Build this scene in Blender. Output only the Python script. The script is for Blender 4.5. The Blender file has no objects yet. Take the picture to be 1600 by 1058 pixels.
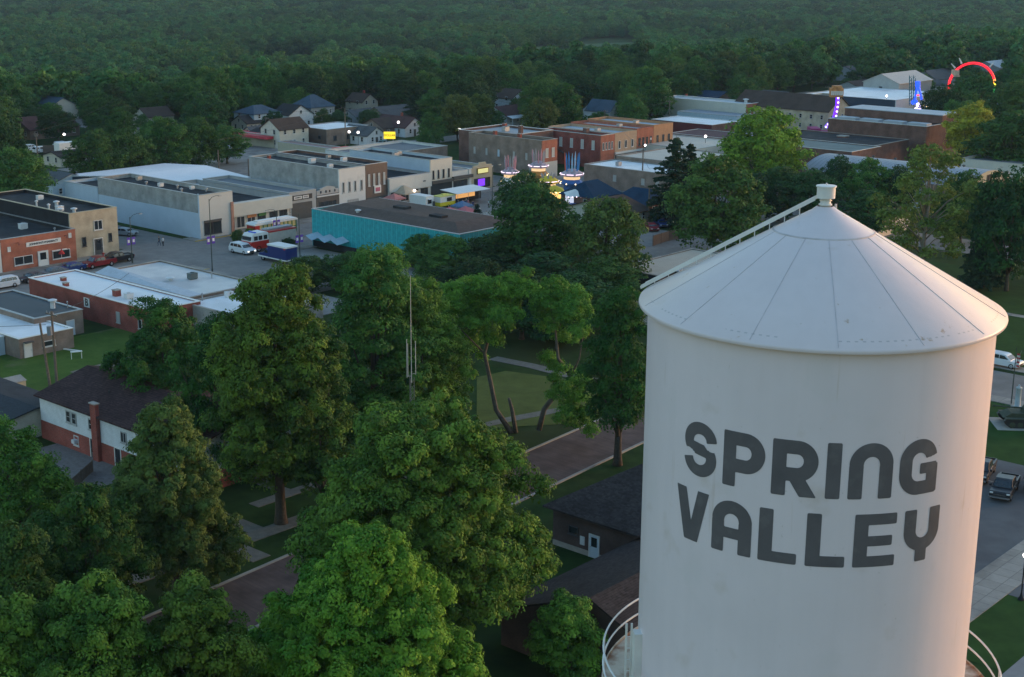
EXPO = 2.5; HAZE = 0.00006
import bpy, math, random
import numpy as np
from mathutils import Vector, Matrix
random.seed(7); RNG = np.random.default_rng(11)
sc = bpy.context.scene
COL = sc.collection
PI = math.pi
# ---------------------------------------------------------------- camera model (solved from the tank and the street grid)
F = 2288.0; TH = 0.25651; RO = 0.00694; H = 52.0
def ray(px, py):
    a = px-800; b = py-529; c, s = math.cos(RO), math.sin(RO)
    X = c*a+s*b; Y = -s*a+c*b
    return X, F*math.cos(TH)-Y*math.sin(TH), -F*math.sin(TH)-Y*math.cos(TH)
def G(px, py, z=0.0):
    x, y, q = ray(px, py); t = (z-H)/q
    return x*t, y*t
def toward(px, py, R):
    """point at horizontal distance R in the direction of a pixel"""
    x, y, q = ray(px, py); t = R/math.hypot(x, y)
    return x*t, y*t, H+q*t
def screen(x, y, z):
    zz = z-H
    d = y*math.cos(TH)-zz*math.sin(TH); v = y*math.sin(TH)+zz*math.cos(TH)
    X = F*x/d; Y = -F*v/d; c, s = math.cos(RO), math.sin(RO)
    return 800+c*X-s*Y, 529+s*X+c*Y
AZ = math.radians(41.2); ROT = PI/2-AZ
SA, CA = math.sin(AZ), math.cos(AZ)
def uv(x, y): return x*SA+y*CA, -x*CA+y*SA
def W(u, v): return u*SA-v*CA, u*CA+v*SA
def U(px, py, z=0.0): return uv(*G(px, py, z))
def hz(b, t):
    x, y = G(*b); return toward(t[0], t[1], math.hypot(x, y))[2]
cam = bpy.data.cameras.new('camera'); co = bpy.data.objects.new('camera', cam); COL.objects.link(co)
cam.sensor_width = 36; cam.lens = F/1600*36; cam.clip_end = 12000; cam.clip_start = .5
co.location = (0, 0, H)
co.rotation_euler = (Matrix.Rotation(PI/2-TH, 3, 'X') @ Matrix.Rotation(RO, 3, 'Z')).to_euler()
sc.camera = co
# ---------------------------------------------------------------- materials
MATS = {}
def courses(m, step, amt=.55):
    """shingle courses: a fine dark line every `step` metres of height, broken by a noise"""
    nt = m.node_tree; N = nt.nodes; L = nt.links; b = N['Principled BSDF']; src = b.inputs['Base Color'].links[0].from_socket
    tc = N.new('ShaderNodeTexCoord'); sx = N.new('ShaderNodeSeparateXYZ'); L.new(tc.outputs['Object'], sx.inputs[0])
    def M(op, a, c=None):
        n = N.new('ShaderNodeMath'); n.operation = op
        for i, q in enumerate((a, c)):
            if q is None: continue
            if isinstance(q, (int, float)): n.inputs[i].default_value = q
            else: L.new(q, n.inputs[i])
        return n.outputs[0]
    row = M('DIVIDE', sx.outputs[2], step); fl = M('FLOOR', row); ln = M('LESS_THAN', M('FRACT', row), .22)
    cb = N.new('ShaderNodeCombineXYZ'); L.new(M('FLOOR', M('MULTIPLY', sx.outputs[0], 3.2)), cb.inputs[0]); L.new(M('FLOOR', M('MULTIPLY', sx.outputs[1], 3.2)), cb.inputs[1]); L.new(fl, cb.inputs[2])
    wn = N.new('ShaderNodeTexWhiteNoise'); L.new(cb.outputs[0], wn.inputs['Vector'])
    k = M('SUBTRACT', M('ADD', .75, M('MULTIPLY', wn.outputs['Value'], .5)), M('MULTIPLY', ln, amt*.6))
    vm = N.new('ShaderNodeVectorMath'); vm.operation = 'SCALE'; L.new(src, vm.inputs[0]); L.new(k, vm.inputs['Scale']); L.new(vm.outputs[0], b.inputs['Base Color'])
    return m
def mat(name, col, rough=.8, var=.12, scale=1.5, bump=0., metal=0., spec=.35, emit=None, es=0., stain=None, coords='Object', col2=None):
    if name in MATS: return MATS[name]
    m = bpy.data.materials.new(name); m.use_nodes = True; nt = m.node_tree; N = nt.nodes; L = nt.links
    b = N['Principled BSDF']; b.inputs['Roughness'].default_value = rough; b.inputs['Metallic'].default_value = metal
    b.inputs['Specular IOR Level'].default_value = spec if rough < .8 else min(spec, .1)
    tc = N.new('ShaderNodeTexCoord')
    n = N.new('ShaderNodeTexNoise'); n.inputs['Scale'].default_value = scale; n.inputs['Detail'].default_value = 6; n.inputs['Roughness'].default_value = .65
    L.new(tc.outputs[coords], n.inputs['Vector'])
    r = N.new('ShaderNodeMix'); r.data_type = 'RGBA'
    a = [max(0, c*(1-var)) for c in col]; d = list(col2) if col2 else [min(1, c*(1+var)) for c in col]
    r.inputs['A'].default_value = (*a, 1); r.inputs['B'].default_value = (*d, 1)
    mr = N.new('ShaderNodeMapRange'); mr.inputs['From Min'].default_value = .3; mr.inputs['From Max'].default_value = .7
    L.new(n.outputs['Fac'], mr.inputs['Value']); L.new(mr.outputs['Result'], r.inputs['Factor'])
    out = r.outputs['Result']
    if stain:
        n2 = N.new('ShaderNodeTexNoise'); n2.inputs['Scale'].default_value = stain[1]; n2.inputs['Detail'].default_value = 8
        L.new(tc.outputs[coords], n2.inputs['Vector'])
        m2 = N.new('ShaderNodeMapRange'); m2.inputs['From Min'].default_value = stain[2]; m2.inputs['From Max'].default_value = stain[2]+.12
        m2.inputs['To Max'].default_value = stain[3]
        L.new(n2.outputs['Fac'], m2.inputs['Value'])
        r2 = N.new('ShaderNodeMix'); r2.data_type = 'RGBA'; r2.inputs['B'].default_value = (*stain[0], 1)
        L.new(m2.outputs['Result'], r2.inputs['Factor']); L.new(out, r2.inputs['A']); out = r2.outputs['Result']
    L.new(out, b.inputs['Base Color'])
    if bump:
        bp = N.new('ShaderNodeBump'); bp.inputs['Strength'].default_value = bump; bp.inputs['Distance'].default_value = .05
        L.new(n.outputs['Fac'], bp.inputs['Height']); L.new(bp.outputs['Normal'], b.inputs['Normal'])
    if emit:
        b.inputs['Emission Color'].default_value = (*emit, 1); b.inputs['Emission Strength'].default_value = es
    MATS[name] = m; return m
def brick(name, c1, c2, mortar, bw=.22, bh=.075, rough=.85):
    """courses run round the wall: brick texture on (horizontal run, height) of object space"""
    if name in MATS: return MATS[name]
    m = mat(name, c1, rough=rough); nt = m.node_tree; N = nt.nodes; L = nt.links; b = N['Principled BSDF']
    tc = N.new('ShaderNodeTexCoord'); sx = N.new('ShaderNodeSeparateXYZ'); L.new(tc.outputs['Object'], sx.inputs[0])
    ad = N.new('ShaderNodeMath'); ad.operation = 'ADD'; L.new(sx.outputs[0], ad.inputs[0]); L.new(sx.outputs[1], ad.inputs[1])
    cb = N.new('ShaderNodeCombineXYZ'); L.new(ad.outputs[0], cb.inputs[0]); L.new(sx.outputs[2], cb.inputs[1])
    br = N.new('ShaderNodeTexBrick'); br.inputs['Scale'].default_value = 1; br.inputs['Brick Width'].default_value = bw; br.inputs['Row Height'].default_value = bh
    br.inputs['Mortar Size'].default_value = .006; br.inputs['Color1'].default_value = (*c1, 1); br.inputs['Color2'].default_value = (*c2, 1); br.inputs['Mortar'].default_value = (*mortar, 1)
    L.new(cb.outputs[0], br.inputs['Vector'])
    n = N.new('ShaderNodeTexNoise'); n.inputs['Scale'].default_value = .5; n.inputs['Detail'].default_value = 7; L.new(tc.outputs['Object'], n.inputs['Vector'])
    mr = N.new('ShaderNodeMapRange'); mr.inputs['From Min'].default_value = .3; mr.inputs['From Max'].default_value = .7; mr.inputs['To Min'].default_value = .72; mr.inputs['To Max'].default_value = 1.2
    L.new(n.outputs['Fac'], mr.inputs['Value'])
    vm = N.new('ShaderNodeVectorMath'); vm.operation = 'SCALE'; L.new(br.outputs['Color'], vm.inputs[0]); L.new(mr.outputs[0], vm.inputs['Scale'])
    L.new(vm.outputs[0], b.inputs['Base Color'])
    return m
def slabs(name, c, size):
    """cast slabs with sawn joints, square to the street grid"""
    m = mat(name, c, .9, .12, .8, stain=(tuple(q*.6 for q in c), .25, .5, .6)); nt = m.node_tree; N = nt.nodes; L = nt.links; b = N['Principled BSDF']; src = b.inputs['Base Color'].links[0].from_socket
    tc = N.new('ShaderNodeTexCoord'); mp = N.new('ShaderNodeMapping'); mp.inputs['Rotation'].default_value = (0,0,AZ-PI/2); L.new(tc.outputs['Object'], mp.inputs[0])
    br = N.new('ShaderNodeTexBrick'); br.offset = 0; br.inputs['Scale'].default_value = 1; br.inputs['Brick Width'].default_value = size; br.inputs['Row Height'].default_value = size; br.inputs['Mortar Size'].default_value = .03
    br.inputs['Color1'].default_value = (1,1,1,1); br.inputs['Color2'].default_value = (.86,.86,.86,1); br.inputs['Mortar'].default_value = (.55,.55,.55,1); L.new(mp.outputs[0], br.inputs['Vector'])
    mx = N.new('ShaderNodeMix'); mx.data_type = 'RGBA'; mx.blend_type = 'MULTIPLY'; mx.inputs['Factor'].default_value = 1; L.new(src, mx.inputs['A']); L.new(br.outputs['Color'], mx.inputs['B']); L.new(mx.outputs['Result'], b.inputs['Base Color']); return m
def lined(name, col, dark, width, axis=0, rough=.6, line=.06, metal=0., var=.12):
    """boards or metal sheets: thin darker joints every `width` metres"""
    if name in MATS: return MATS[name]
    m = mat(name, col, rough=rough, metal=metal, var=var); nt = m.node_tree; N = nt.nodes; L = nt.links; b = N['Principled BSDF']
    src = b.inputs['Base Color'].links[0].from_socket
    tc = N.new('ShaderNodeTexCoord'); sx = N.new('ShaderNodeSeparateXYZ'); L.new(tc.outputs['Object'], sx.inputs[0])
    if axis == 3:
        ad = N.new('ShaderNodeMath'); ad.operation = 'ADD'; L.new(sx.outputs[0], ad.inputs[0]); L.new(sx.outputs[1], ad.inputs[1]); s = ad.outputs[0]
    else: s = sx.outputs[axis]
    dv = N.new('ShaderNodeMath'); dv.operation = 'DIVIDE'; dv.inputs[1].default_value = width; L.new(s, dv.inputs[0])
    fr = N.new('ShaderNodeMath'); fr.operation = 'FRACT'; L.new(dv.outputs[0], fr.inputs[0])
    lt = N.new('ShaderNodeMath'); lt.operation = 'LESS_THAN'; lt.inputs[1].default_value = line; L.new(fr.outputs[0], lt.inputs[0])
    r = N.new('ShaderNodeMix'); r.data_type = 'RGBA'; r.inputs['B'].default_value = (*dark, 1); L.new(lt.outputs[0], r.inputs['Factor']); L.new(src, r.inputs['A'])
    L.new(r.outputs['Result'], b.inputs['Base Color']); return m
def glow(name, col, s):
    if name in MATS: return MATS[name]
    s *= .28; m = bpy.data.materials.new(name); m.use_nodes = True; b = m.node_tree.nodes['Principled BSDF']
    b.inputs['Base Color'].default_value = (*[c*.5 for c in col], 1); b.inputs['Emission Color'].default_value = (*col, 1); b.inputs['Emission Strength'].default_value = s
    MATS[name] = m; return m
def leafmat(name, a, b2, hue=.5):
    """leaf colour: two greens mixed per clump (attribute tint), shifted a little from tree to tree"""
    if name in MATS: return MATS[name]
    m = bpy.data.materials.new(name); m.use_nodes = True; nt = m.node_tree; N = nt.nodes; L = nt.links; b = N['Principled BSDF']
    at = N.new('ShaderNodeAttribute'); at.attribute_name = 'tint'
    r = N.new('ShaderNodeMix'); r.data_type = 'RGBA'; r.inputs['A'].default_value = (*a, 1); r.inputs['B'].default_value = (*b2, 1); L.new(at.outputs['Fac'], r.inputs['Factor'])
    oi = N.new('ShaderNodeObjectInfo')
    hs = N.new('ShaderNodeHueSaturation')
    m1 = N.new('ShaderNodeMapRange'); m1.inputs['To Min'].default_value = hue-.022; m1.inputs['To Max'].default_value = hue+.016; L.new(oi.outputs['Random'], m1.inputs['Value']); L.new(m1.outputs[0], hs.inputs['Hue'])
    ml = N.new('ShaderNodeMath'); ml.operation = 'MULTIPLY'; ml.inputs[1].default_value = 7.31; L.new(oi.outputs['Random'], ml.inputs[0])
    fr = N.new('ShaderNodeMath'); fr.operation = 'FRACT'; L.new(ml.outputs[0], fr.inputs[0])
    m2 = N.new('ShaderNodeMapRange'); m2.inputs['To Min'].default_value = .72; m2.inputs['To Max'].default_value = 1.3; L.new(fr.outputs[0], m2.inputs['Value']); L.new(m2.outputs[0], hs.inputs['Value'])
    L.new(r.outputs['Result'], hs.inputs['Color']); L.new(hs.outputs[0], b.inputs['Base Color'])
    b.inputs['Roughness'].default_value = .7; b.inputs['Specular IOR Level'].default_value = .12
    tr = N.new('ShaderNodeBsdfTranslucent'); L.new(hs.outputs[0], tr.inputs['Color'])
    mx = N.new('ShaderNodeMixShader'); mx.inputs[0].default_value = .16; L.new(b.outputs[0], mx.inputs[1]); L.new(tr.outputs[0], mx.inputs[2])
    L.new(mx.outputs[0], N['Material Output'].inputs['Surface'])
    MATS[name] = m; return m
# ---------------------------------------------------------------- mesh builder
class MB:
    def __init__(s): s.v = []; s.f = []; s.m = []
    def add(s, vs, fs, m=0):
        o = len(s.v); s.v += [tuple(p) for p in vs]; s.f += [tuple(i+o for i in f) for f in fs]; s.m += [m]*len(fs); return s
    def box(s, x0, x1, y0, y1, z0, z1, m=0):
        return s.add([(x0,y0,z0),(x1,y0,z0),(x1,y1,z0),(x0,y1,z0),(x0,y0,z1),(x1,y0,z1),(x1,y1,z1),(x0,y1,z1)],
            [(0,3,2,1),(4,5,6,7),(0,1,5,4),(1,2,6,5),(2,3,7,6),(3,0,4,7)], m)
    def prism(s, poly, z0, z1, m=0):
        n = len(poly)
        return s.add([(x,y,z0) for x,y in poly]+[(x,y,z1) for x,y in poly],
            [tuple(range(n-1,-1,-1)), tuple(range(n,2*n))]+[(i,(i+1)%n,n+(i+1)%n,n+i) for i in range(n)], m)
    def side(s, prof, y0, y1, m=0, y0b=None, y1b=None, zb=None):
        """profile in x,z extruded along y; above zb the width narrows to y0b..y1b"""
        n = len(prof)
        def yy(z, a, b): return a if zb is None or z <= zb else b
        return s.add([(x,yy(z,y0,y0b),z) for x,z in prof]+[(x,yy(z,y1,y1b),z) for x,z in prof],
            [tuple(range(n)), tuple(range(2*n-1,n-1,-1))]+[(i,n+i,n+(i+1)%n,(i+1)%n) for i in range(n)], m)
    def tube(s, pts, rad, n=8, m=0, cap=True):
        pts = [Vector(p) for p in pts]
        if not isinstance(rad, (list, tuple)): rad = [rad]*len(pts)
        vs = []; k = len(pts)
        d0 = (pts[1]-pts[0]).normalized(); a = d0.orthogonal().normalized()
        for i, p in enumerate(pts):
            d = (pts[min(i+1,k-1)]-pts[max(i-1,0)]).normalized()
            a = (a-d*a.dot(d)).normalized(); b = d.cross(a)
            for j in range(n):
                t = 2*PI*j/n; vs.append(p+(a*math.cos(t)+b*math.sin(t))*rad[i])
        fs = [(i*n+j, i*n+(j+1)%n, (i+1)*n+(j+1)%n, (i+1)*n+j) for i in range(k-1) for j in range(n)]
        if cap: fs += [tuple(range(n-1,-1,-1)), tuple(range((k-1)*n, k*n))]
        return s.add(vs, fs, m)
    def lathe(s, prof, n=24, c=(0,0,0), m=0, a0=0, a1=2*PI):
        full = abs(a1-a0-2*PI) < 1e-6; q = n if full else n+1; k = len(prof)
        vs = [(c[0]+r*math.cos(a0+(a1-a0)*j/n), c[1]+r*math.sin(a0+(a1-a0)*j/n), c[2]+z) for r, z in prof for j in range(q)]
        fs = [(i*q+j, i*q+(j+1)%q, (i+1)*q+(j+1)%q, (i+1)*q+j) for i in range(k-1) for j in range(n)]
        return s.add(vs, fs, m)
    def ball(s, c, r, n=10, m=0):
        return s.lathe([(max(1e-4, r*math.sin(PI*i/n)), -r*math.cos(PI*i/n)) for i in range(n+1)], n+2, c, m)
    def build(s, name, mats, parent=None, smooth=False, loc=None, rz=0):
        me = bpy.data.meshes.new(name); me.from_pydata(s.v, [], s.f)
        if not isinstance(mats, (list, tuple)): mats = [mats]
        for q in mats: me.materials.append(q)
        if len(mats) > 1: me.polygons.foreach_set('material_index', s.m)
        if smooth: me.polygons.foreach_set('use_smooth', [True]*len(me.polygons))
        me.update()
        o = bpy.data.objects.new(name, me); COL.objects.link(o)
        if parent: o.parent = parent
        if loc is not None: o.location = loc; o.rotation_euler.z = rz
        return o
def tag(o, label=None, cat=None, group=None, kind=None):
    if label: o['label'] = label
    if cat: o['category'] = cat
    if group: o['group'] = group
    if kind: o['kind'] = kind
    return o
def thing(name, label, cat, loc=(0,0,0), rz=0, group=None):
    o = bpy.data.objects.new(name, None); COL.objects.link(o); o.location = loc; o.rotation_euler.z = rz; o.empty_display_size = .1
    return tag(o, label, cat, group)
KIDS = {}
def kids(o):
    return [c for c in bpy.data.objects if c.parent == o]
def dup(root, loc, rz=0, s=1., label=None, group=None):
    ch = KIDS.get(root.name)
    if ch is None:
        ch = [(c, kids(c)) for c in kids(root)]; KIDS[root.name] = ch
    r = root.copy(); COL.objects.link(r); r.location = loc; r.rotation_euler = (0,0,rz)
    r.scale = (s,s,s) if not isinstance(s, tuple) else s
    if label: r['label'] = label
    if group: r['group'] = group
    for c, gs in ch:
        d = c.copy(); COL.objects.link(d); d.parent = r
        for g in gs:
            e = g.copy(); COL.objects.link(e); e.parent = d
    return r
def text(parent, s, size, face, x, z, m, off=.03, name='lettering', bold=.012, align='CENTER', sx=1.):
    cu = bpy.data.curves.new('t', 'FONT'); cu.body = s; cu.size = size; cu.align_x = align; cu.align_y = 'CENTER'; cu.extrude = .012; cu.offset = bold; cu.resolution_u = 3
    t = bpy.data.objects.new('t', cu); COL.objects.link(t)
    bpy.context.view_layer.update()
    me = bpy.data.meshes.new_from_object(t.evaluated_get(bpy.context.evaluated_depsgraph_get())); me.materials.clear(); me.materials.append(m)
    bpy.data.objects.remove(t)
    o = bpy.data.objects.new(name, me); COL.objects.link(o); o.parent = parent; o.scale.x = sx
    if face == 'F': o.location = (x, -off, z); o.rotation_euler = (PI/2, 0, 0)
    elif face == 'S': o.location = (-off, x, z); o.rotation_euler = (PI/2, 0, -PI/2)
    return o
# clear zones: screen boxes with distance; automatic trees may not stand in front of them
CLEAR = []; OCC = []
def clear(x0, y0, x1, y1, R): CLEAR.append((x0, y0, x1, y1, R))
def occupy(u0, v0, u1, v1): OCC.append((u0, v0, u1, v1))
# ---------------------------------------------------------------- light and air
SUN_AZ = math.radians(64)      # clockwise from +Y (view direction): low in the right, behind the tank's edge
SUN_EL = math.radians(4.0)
w = bpy.data.worlds.new('World'); sc.world = w; w.use_nodes = True
sky = w.node_tree.nodes.new('ShaderNodeTexSky'); sky.sky_type = 'NISHITA'; sky.sun_disc = False
sky.sun_elevation = SUN_EL; sky.sun_rotation = SUN_AZ; sky.altitude = 150; sky.air_density = 1.3; sky.dust_density = 1.5; sky.ozone_density = 2.5
bg = w.node_tree.nodes['Background']; bg.inputs['Strength'].default_value = .15
w.node_tree.links.new(sky.outputs[0], bg.inputs['Color'])
sl = bpy.data.lights.new('sun', 'SUN'); sl.energy = .42; sl.angle = math.radians(12); sl.color = (1, .60, .40)
so = bpy.data.objects.new('sun', sl); COL.objects.link(so)
dv = Vector((math.sin(SUN_AZ)*math.cos(SUN_EL), math.cos(SUN_AZ)*math.cos(SUN_EL), math.sin(SUN_EL)))
so.rotation_euler = dv.to_track_quat('Z', 'Y').to_euler(); so.location = (0, 0, 200)
sc.view_settings.view_transform = 'Standard'; sc.view_settings.look = 'None'; sc.view_settings.gamma = 1; sc.view_settings.exposure = EXPO
# ---------------------------------------------------------------- terrain
def sm(t): t = np.clip(t, 0, 1); return t*t*(3-2*t)
def zt(x, y):
    x = np.asarray(x, float); y = np.asarray(y, float)
    edge = np.clip(588+.85*x, 470, 1000)
    z = -22*sm((y-edge)/200)
    b = sm((y-(1800+.12*x+60*np.sin(x/170)))/1000)
    return z+b*(92+14*np.sin(x/240+1)+9*np.sin(x/90+y/300))
def ground():
    ys = np.concatenate([np.arange(-200, 500, 50), np.arange(500, 1100, 25), np.arange(1100, 4600, 70)])
    vs = []; fs = []; nx = 56
    for y in ys:
        hw = 500+abs(y)*.75
        for i in range(nx+1):
            x = -hw+2*hw*i/nx; vs.append((x, y, float(zt(x, y))))
    for j in range(len(ys)-1):
        for i in range(nx): a = j*(nx+1)+i; fs.append((a, a+1, a+nx+2, a+nx+1))
    b = MB(); b.add(vs, fs); o = b.build('ground', mat('grass ground', (.020,.045,.012), .95, .35, .25, spec=.05, col2=(.034,.066,.016), stain=((.045,.05,.02), .05, .5, .6), coords='Object'), smooth=True)
    tag(o, kind='structure')
ground()
asph = mat('asphalt', (.20,.185,.17), .9, .15, .6, bump=.1, stain=((.13,.12,.11), .12, .52, .5))
conc = mat('concrete', (.32,.295,.26), .9, .12, .8, stain=((.17,.16,.15), .25, .5, .6))
conc2 = mat('old concrete lot', (.25,.235,.215), .9, .12, .4, stain=((.12,.115,.11), .1, .5, .6))
walk = slabs('pavement slabs', (.30,.275,.24), 1.6); lotm = slabs('lot slabs', (.26,.24,.22), 4.5)
lawn = mat('lawn', (.022,.055,.014), .95, .2, .35, spec=.05, col2=(.034,.075,.018))
brickroad = brick('brick paving', (.105,.07,.062), (.13,.085,.072), (.07,.06,.055), .24, .12)
def sheet(name, u0, v0, u1, v1, z, m, kerb=False):
    b = MB()
    P = [W(u0,v0), W(u1,v0), W(u1,v1), W(u0,v1)]
    if kerb: b.prism(P, -.05, z)
    else: b.add([(x,y,z) for x,y in P], [(0,1,2,3)])
    return tag(b.build(name, m), kind='structure')
def pxsheet(name, pts, z, m, kerb=False):
    b = MB(); P = [G(*p) for p in pts]
    a = sum(P[i][0]*P[(i+1)%len(P)][1]-P[(i+1)%len(P)][0]*P[i][1] for i in range(len(P)))
    if a < 0: P = P[::-1]
    if kerb: b.prism(P, -.05, z)
    else: b.add([(x,y,z) for x,y in P], [tuple(range(len(P)))])
    return tag(b.build(name, m), kind='structure')
# haze: the air over the valley
if HAZE:
    hb = MB(); hb.box(-4200, 4200, -900, 5600, -26, 175)
    hm = bpy.data.materials.new('haze air'); hm.use_nodes = True; nt = hm.node_tree; nt.nodes.remove(nt.nodes['Principled BSDF'])
    pv = nt.nodes.new('ShaderNodeVolumePrincipled'); pv.inputs['Color'].default_value = (.55,.78,1,1); pv.inputs['Density'].default_value = HAZE
    nt.links.new(pv.outputs[0], nt.nodes['Material Output'].inputs['Volume'])
    tag(hb.build('haze', hm), kind='stuff')
# ---------------------------------------------------------------- trees
BARK = mat('bark', (.075,.06,.045), .95, .3, 3, bump=.4)
LM = {'green': leafmat('leaf green', (.035,.098,.016), (.125,.25,.034)),
      'bright': leafmat('leaf bright', (.055,.15,.015), (.175,.31,.032)),
      'dark': leafmat('leaf dark', (.024,.073,.016), (.072,.16,.028)),
      'olive': leafmat('leaf olive', (.045,.078,.018), (.115,.155,.035)),
      'yellow': leafmat('leaf yellow', (.15,.17,.02), (.34,.30,.03)),
      'spruce': leafmat('leaf spruce', (.012,.035,.02), (.03,.06,.028)),
      'midgreen': leafmat('leaf mid green', (.027,.080,.018), (.078,.172,.034)), 'middark': leafmat('leaf mid dark', (.016,.053,.018), (.046,.112,.028)),
      'wood': leafmat('leaf wood', (.034,.118,.034), (.078,.20,.058))}
def leaves_mesh(name, cen, rad, tint, nl, ls, rng, up=.25, flat=1.):
    """cen: clump centres (n,3), rad: clump radii, nl leaves in each clump; one small folded leaf face each"""
    n = len(cen); N = n*nl
    d = rng.normal(size=(N,3)); d /= np.linalg.norm(d, axis=1)[:,None]
    d[:,2] = np.where(d[:,2] < -.2, -d[:,2]*.7, d[:,2])
    c = np.repeat(cen, nl, 0); r = np.repeat(rad, nl)*rng.uniform(.72, 1.06, N)
    p = c+d*r[:,None]*np.array([1,1,flat])
    nrm = d+rng.normal(size=(N,3))*.26+np.array([0,0,up*.5]); nrm /= np.linalg.norm(nrm, axis=1)[:,None]
    a = np.cross(nrm, rng.normal(size=(N,3))); a /= np.linalg.norm(a, axis=1)[:,None]; b = np.cross(nrm, a)
    s = ls*rng.uniform(.6, 1.25, N)[:,None]
    V = np.empty((N,4,3)); V[:,0] = p-a*s; V[:,1] = p-b*s*.62; V[:,2] = p+a*s; V[:,3] = p+b*s*.62
    me = bpy.data.meshes.new(name); me.vertices.add(4*N); me.vertices.foreach_set('co', V.astype(np.float32).ravel())
    me.loops.add(4*N); me.loops.foreach_set('vertex_index', np.arange(4*N, dtype=np.int32))
    me.polygons.add(N); me.polygons.foreach_set('loop_start', np.arange(0, 4*N, 4, dtype=np.int32)); me.polygons.foreach_set('loop_total', np.full(N, 4, np.int32))
    at = me.attributes.new('tint', 'FLOAT', 'FACE'); t = np.clip(np.repeat(tint, nl)+d[:,2]*.0+rng.normal(size=N)*.07, 0, 1); at.data.foreach_set('value', t.astype(np.float32))
    me.update(); return me
def clumps(lobes, rng, cr, dens):
    """clump centres on the outside of the union of lobes (centre, radii)"""
    C = []; R = []; T = []
    for k, (c, r) in enumerate(lobes):
        c = np.array(c); r = np.array(r); area = 4*PI*((r[0]*r[1])**1.6/3+(r[0]*r[2])**1.6/3+(r[1]*r[2])**1.6/3)**(1/1.6)
        n = max(6, int(area/(cr*cr)*dens)); d = rng.normal(size=(n,3)); d /= np.linalg.norm(d, axis=1)[:,None]
        p = c+d*r*rng.uniform(.66, 1.14, n)[:,None]
        keep = np.ones(n, bool)
        for j, (c2, r2) in enumerate(lobes):
            if j != k: keep &= np.linalg.norm((p-np.array(c2))/np.array(r2), axis=1) > .74
        keep &= ~((d[:,2] < -.55) & (rng.random(n) < .7))
        p = p[keep]; C.append(p); R.append(cr*rng.uniform(.6, 1.45, len(p)))
        T.append(np.clip(rng.normal(.42, .16)+rng.normal(size=len(p))*.36, 0, 1))
    return np.concatenate(C), np.concatenate(R), np.concatenate(T)
def lobes_round(rng, h, w, base, n=16, jag=.22, topw=.55, sh=.12, rag=22):
    """lobes filling an egg-shaped crown; h tree height, w crown width, base fraction bare"""
    z0 = h*base; hh = h-z0; L = [((0,0,z0+hh*.5), (w*.3, w*.3, hh*.36))]
    for i in range(n):
        t = (i+.5)/n; a = i*2.4+rng.uniform(-.5,.5)
        pr = max(.05, math.sin(PI*min(.97, sh+t*(1-sh))))**topw
        rr = w*.5*pr*rng.uniform(.48, .8)
        lr = w*rng.uniform(.10, .185)*(1.1-.3*t)
        L.append(((rr*math.cos(a), rr*math.sin(a), z0+hh*(.1+.8*t)+rng.normal()*hh*jag*.15), (lr, lr*rng.uniform(.8,1.2), lr*rng.uniform(.7,1.05))))
    L.append(((rng.normal()*w*.05, rng.normal()*w*.05, h-w*.16), (w*.17, w*.17, w*.16)))
    for i in range(rag):
        t = rng.uniform(.05, 1); a = rng.uniform(0, 2*PI); pr = max(.05, math.sin(PI*min(.97, sh+t*(1-sh))))**topw; q = w*rng.uniform(.035, .075)
        rr = w*.5*pr*rng.uniform(.86, 1.12); L.append(((rr*math.cos(a), rr*math.sin(a), z0+hh*(.08+.86*t)+q), (q, q, q*.9)))
    return L
def trunk_mb(rng, lobes, h, base, tr, lean=0, n=8, nl=9):
    b = MB(); z1 = h*(base+.45)
    pts = [(0,0,-.3), (0,0,h*.04), (lean*.3, 0, h*base*.6), (lean*.6, rng.normal()*.1, h*base), (lean, rng.normal()*.2, z1), (lean*1.1, 0, h*.85)]
    b.tube(pts, [tr*1.5, tr*1.1, tr*.95, tr*.85, tr*.5, tr*.12], n)
    idx = rng.permutation(min(len(lobes), 40))[:nl]
    for i in idx:
        c = np.array(lobes[i][0]); s = rng.uniform(.75, 1.2)*h*base+h*.04; s = min(s, c[2]*.9)
        mid = np.array([c[0]*.45, c[1]*.45, s+(c[2]-s)*.55])
        b.tube([(0,0,s), tuple(mid+rng.normal(size=3)*.15), tuple(c)], [tr*.42, tr*.26, tr*.06], 6)
    return b
def tree_proto(label, lm, seed, h, w, base, cr, dens, nl, ls, n=16, name='tree', loc=(0,0,0), rz=0, lobes=None, up=.25, tr=None, nb=9, jag=.22, topw=.55, s=1., sh=.12):
    rng = np.random.default_rng(seed)
    if lobes is None: lobes = lobes_round(rng, h, w, base, n, jag, topw, sh)
    c, r, t = clumps(lobes, rng, cr, dens)
    root = thing(name, label, 'tree', loc, rz); root.scale = (s,s,s)
    me = leaves_mesh('crown', c, r, t, nl, ls, rng, up); me.materials.append(LM[lm])
    o = bpy.data.objects.new('crown', me); COL.objects.link(o); o.parent = root
    trunk_mb(rng, lobes, h, base, tr or h*.022, nl=nb).build('trunk', BARK, root, True)
    return root
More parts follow.
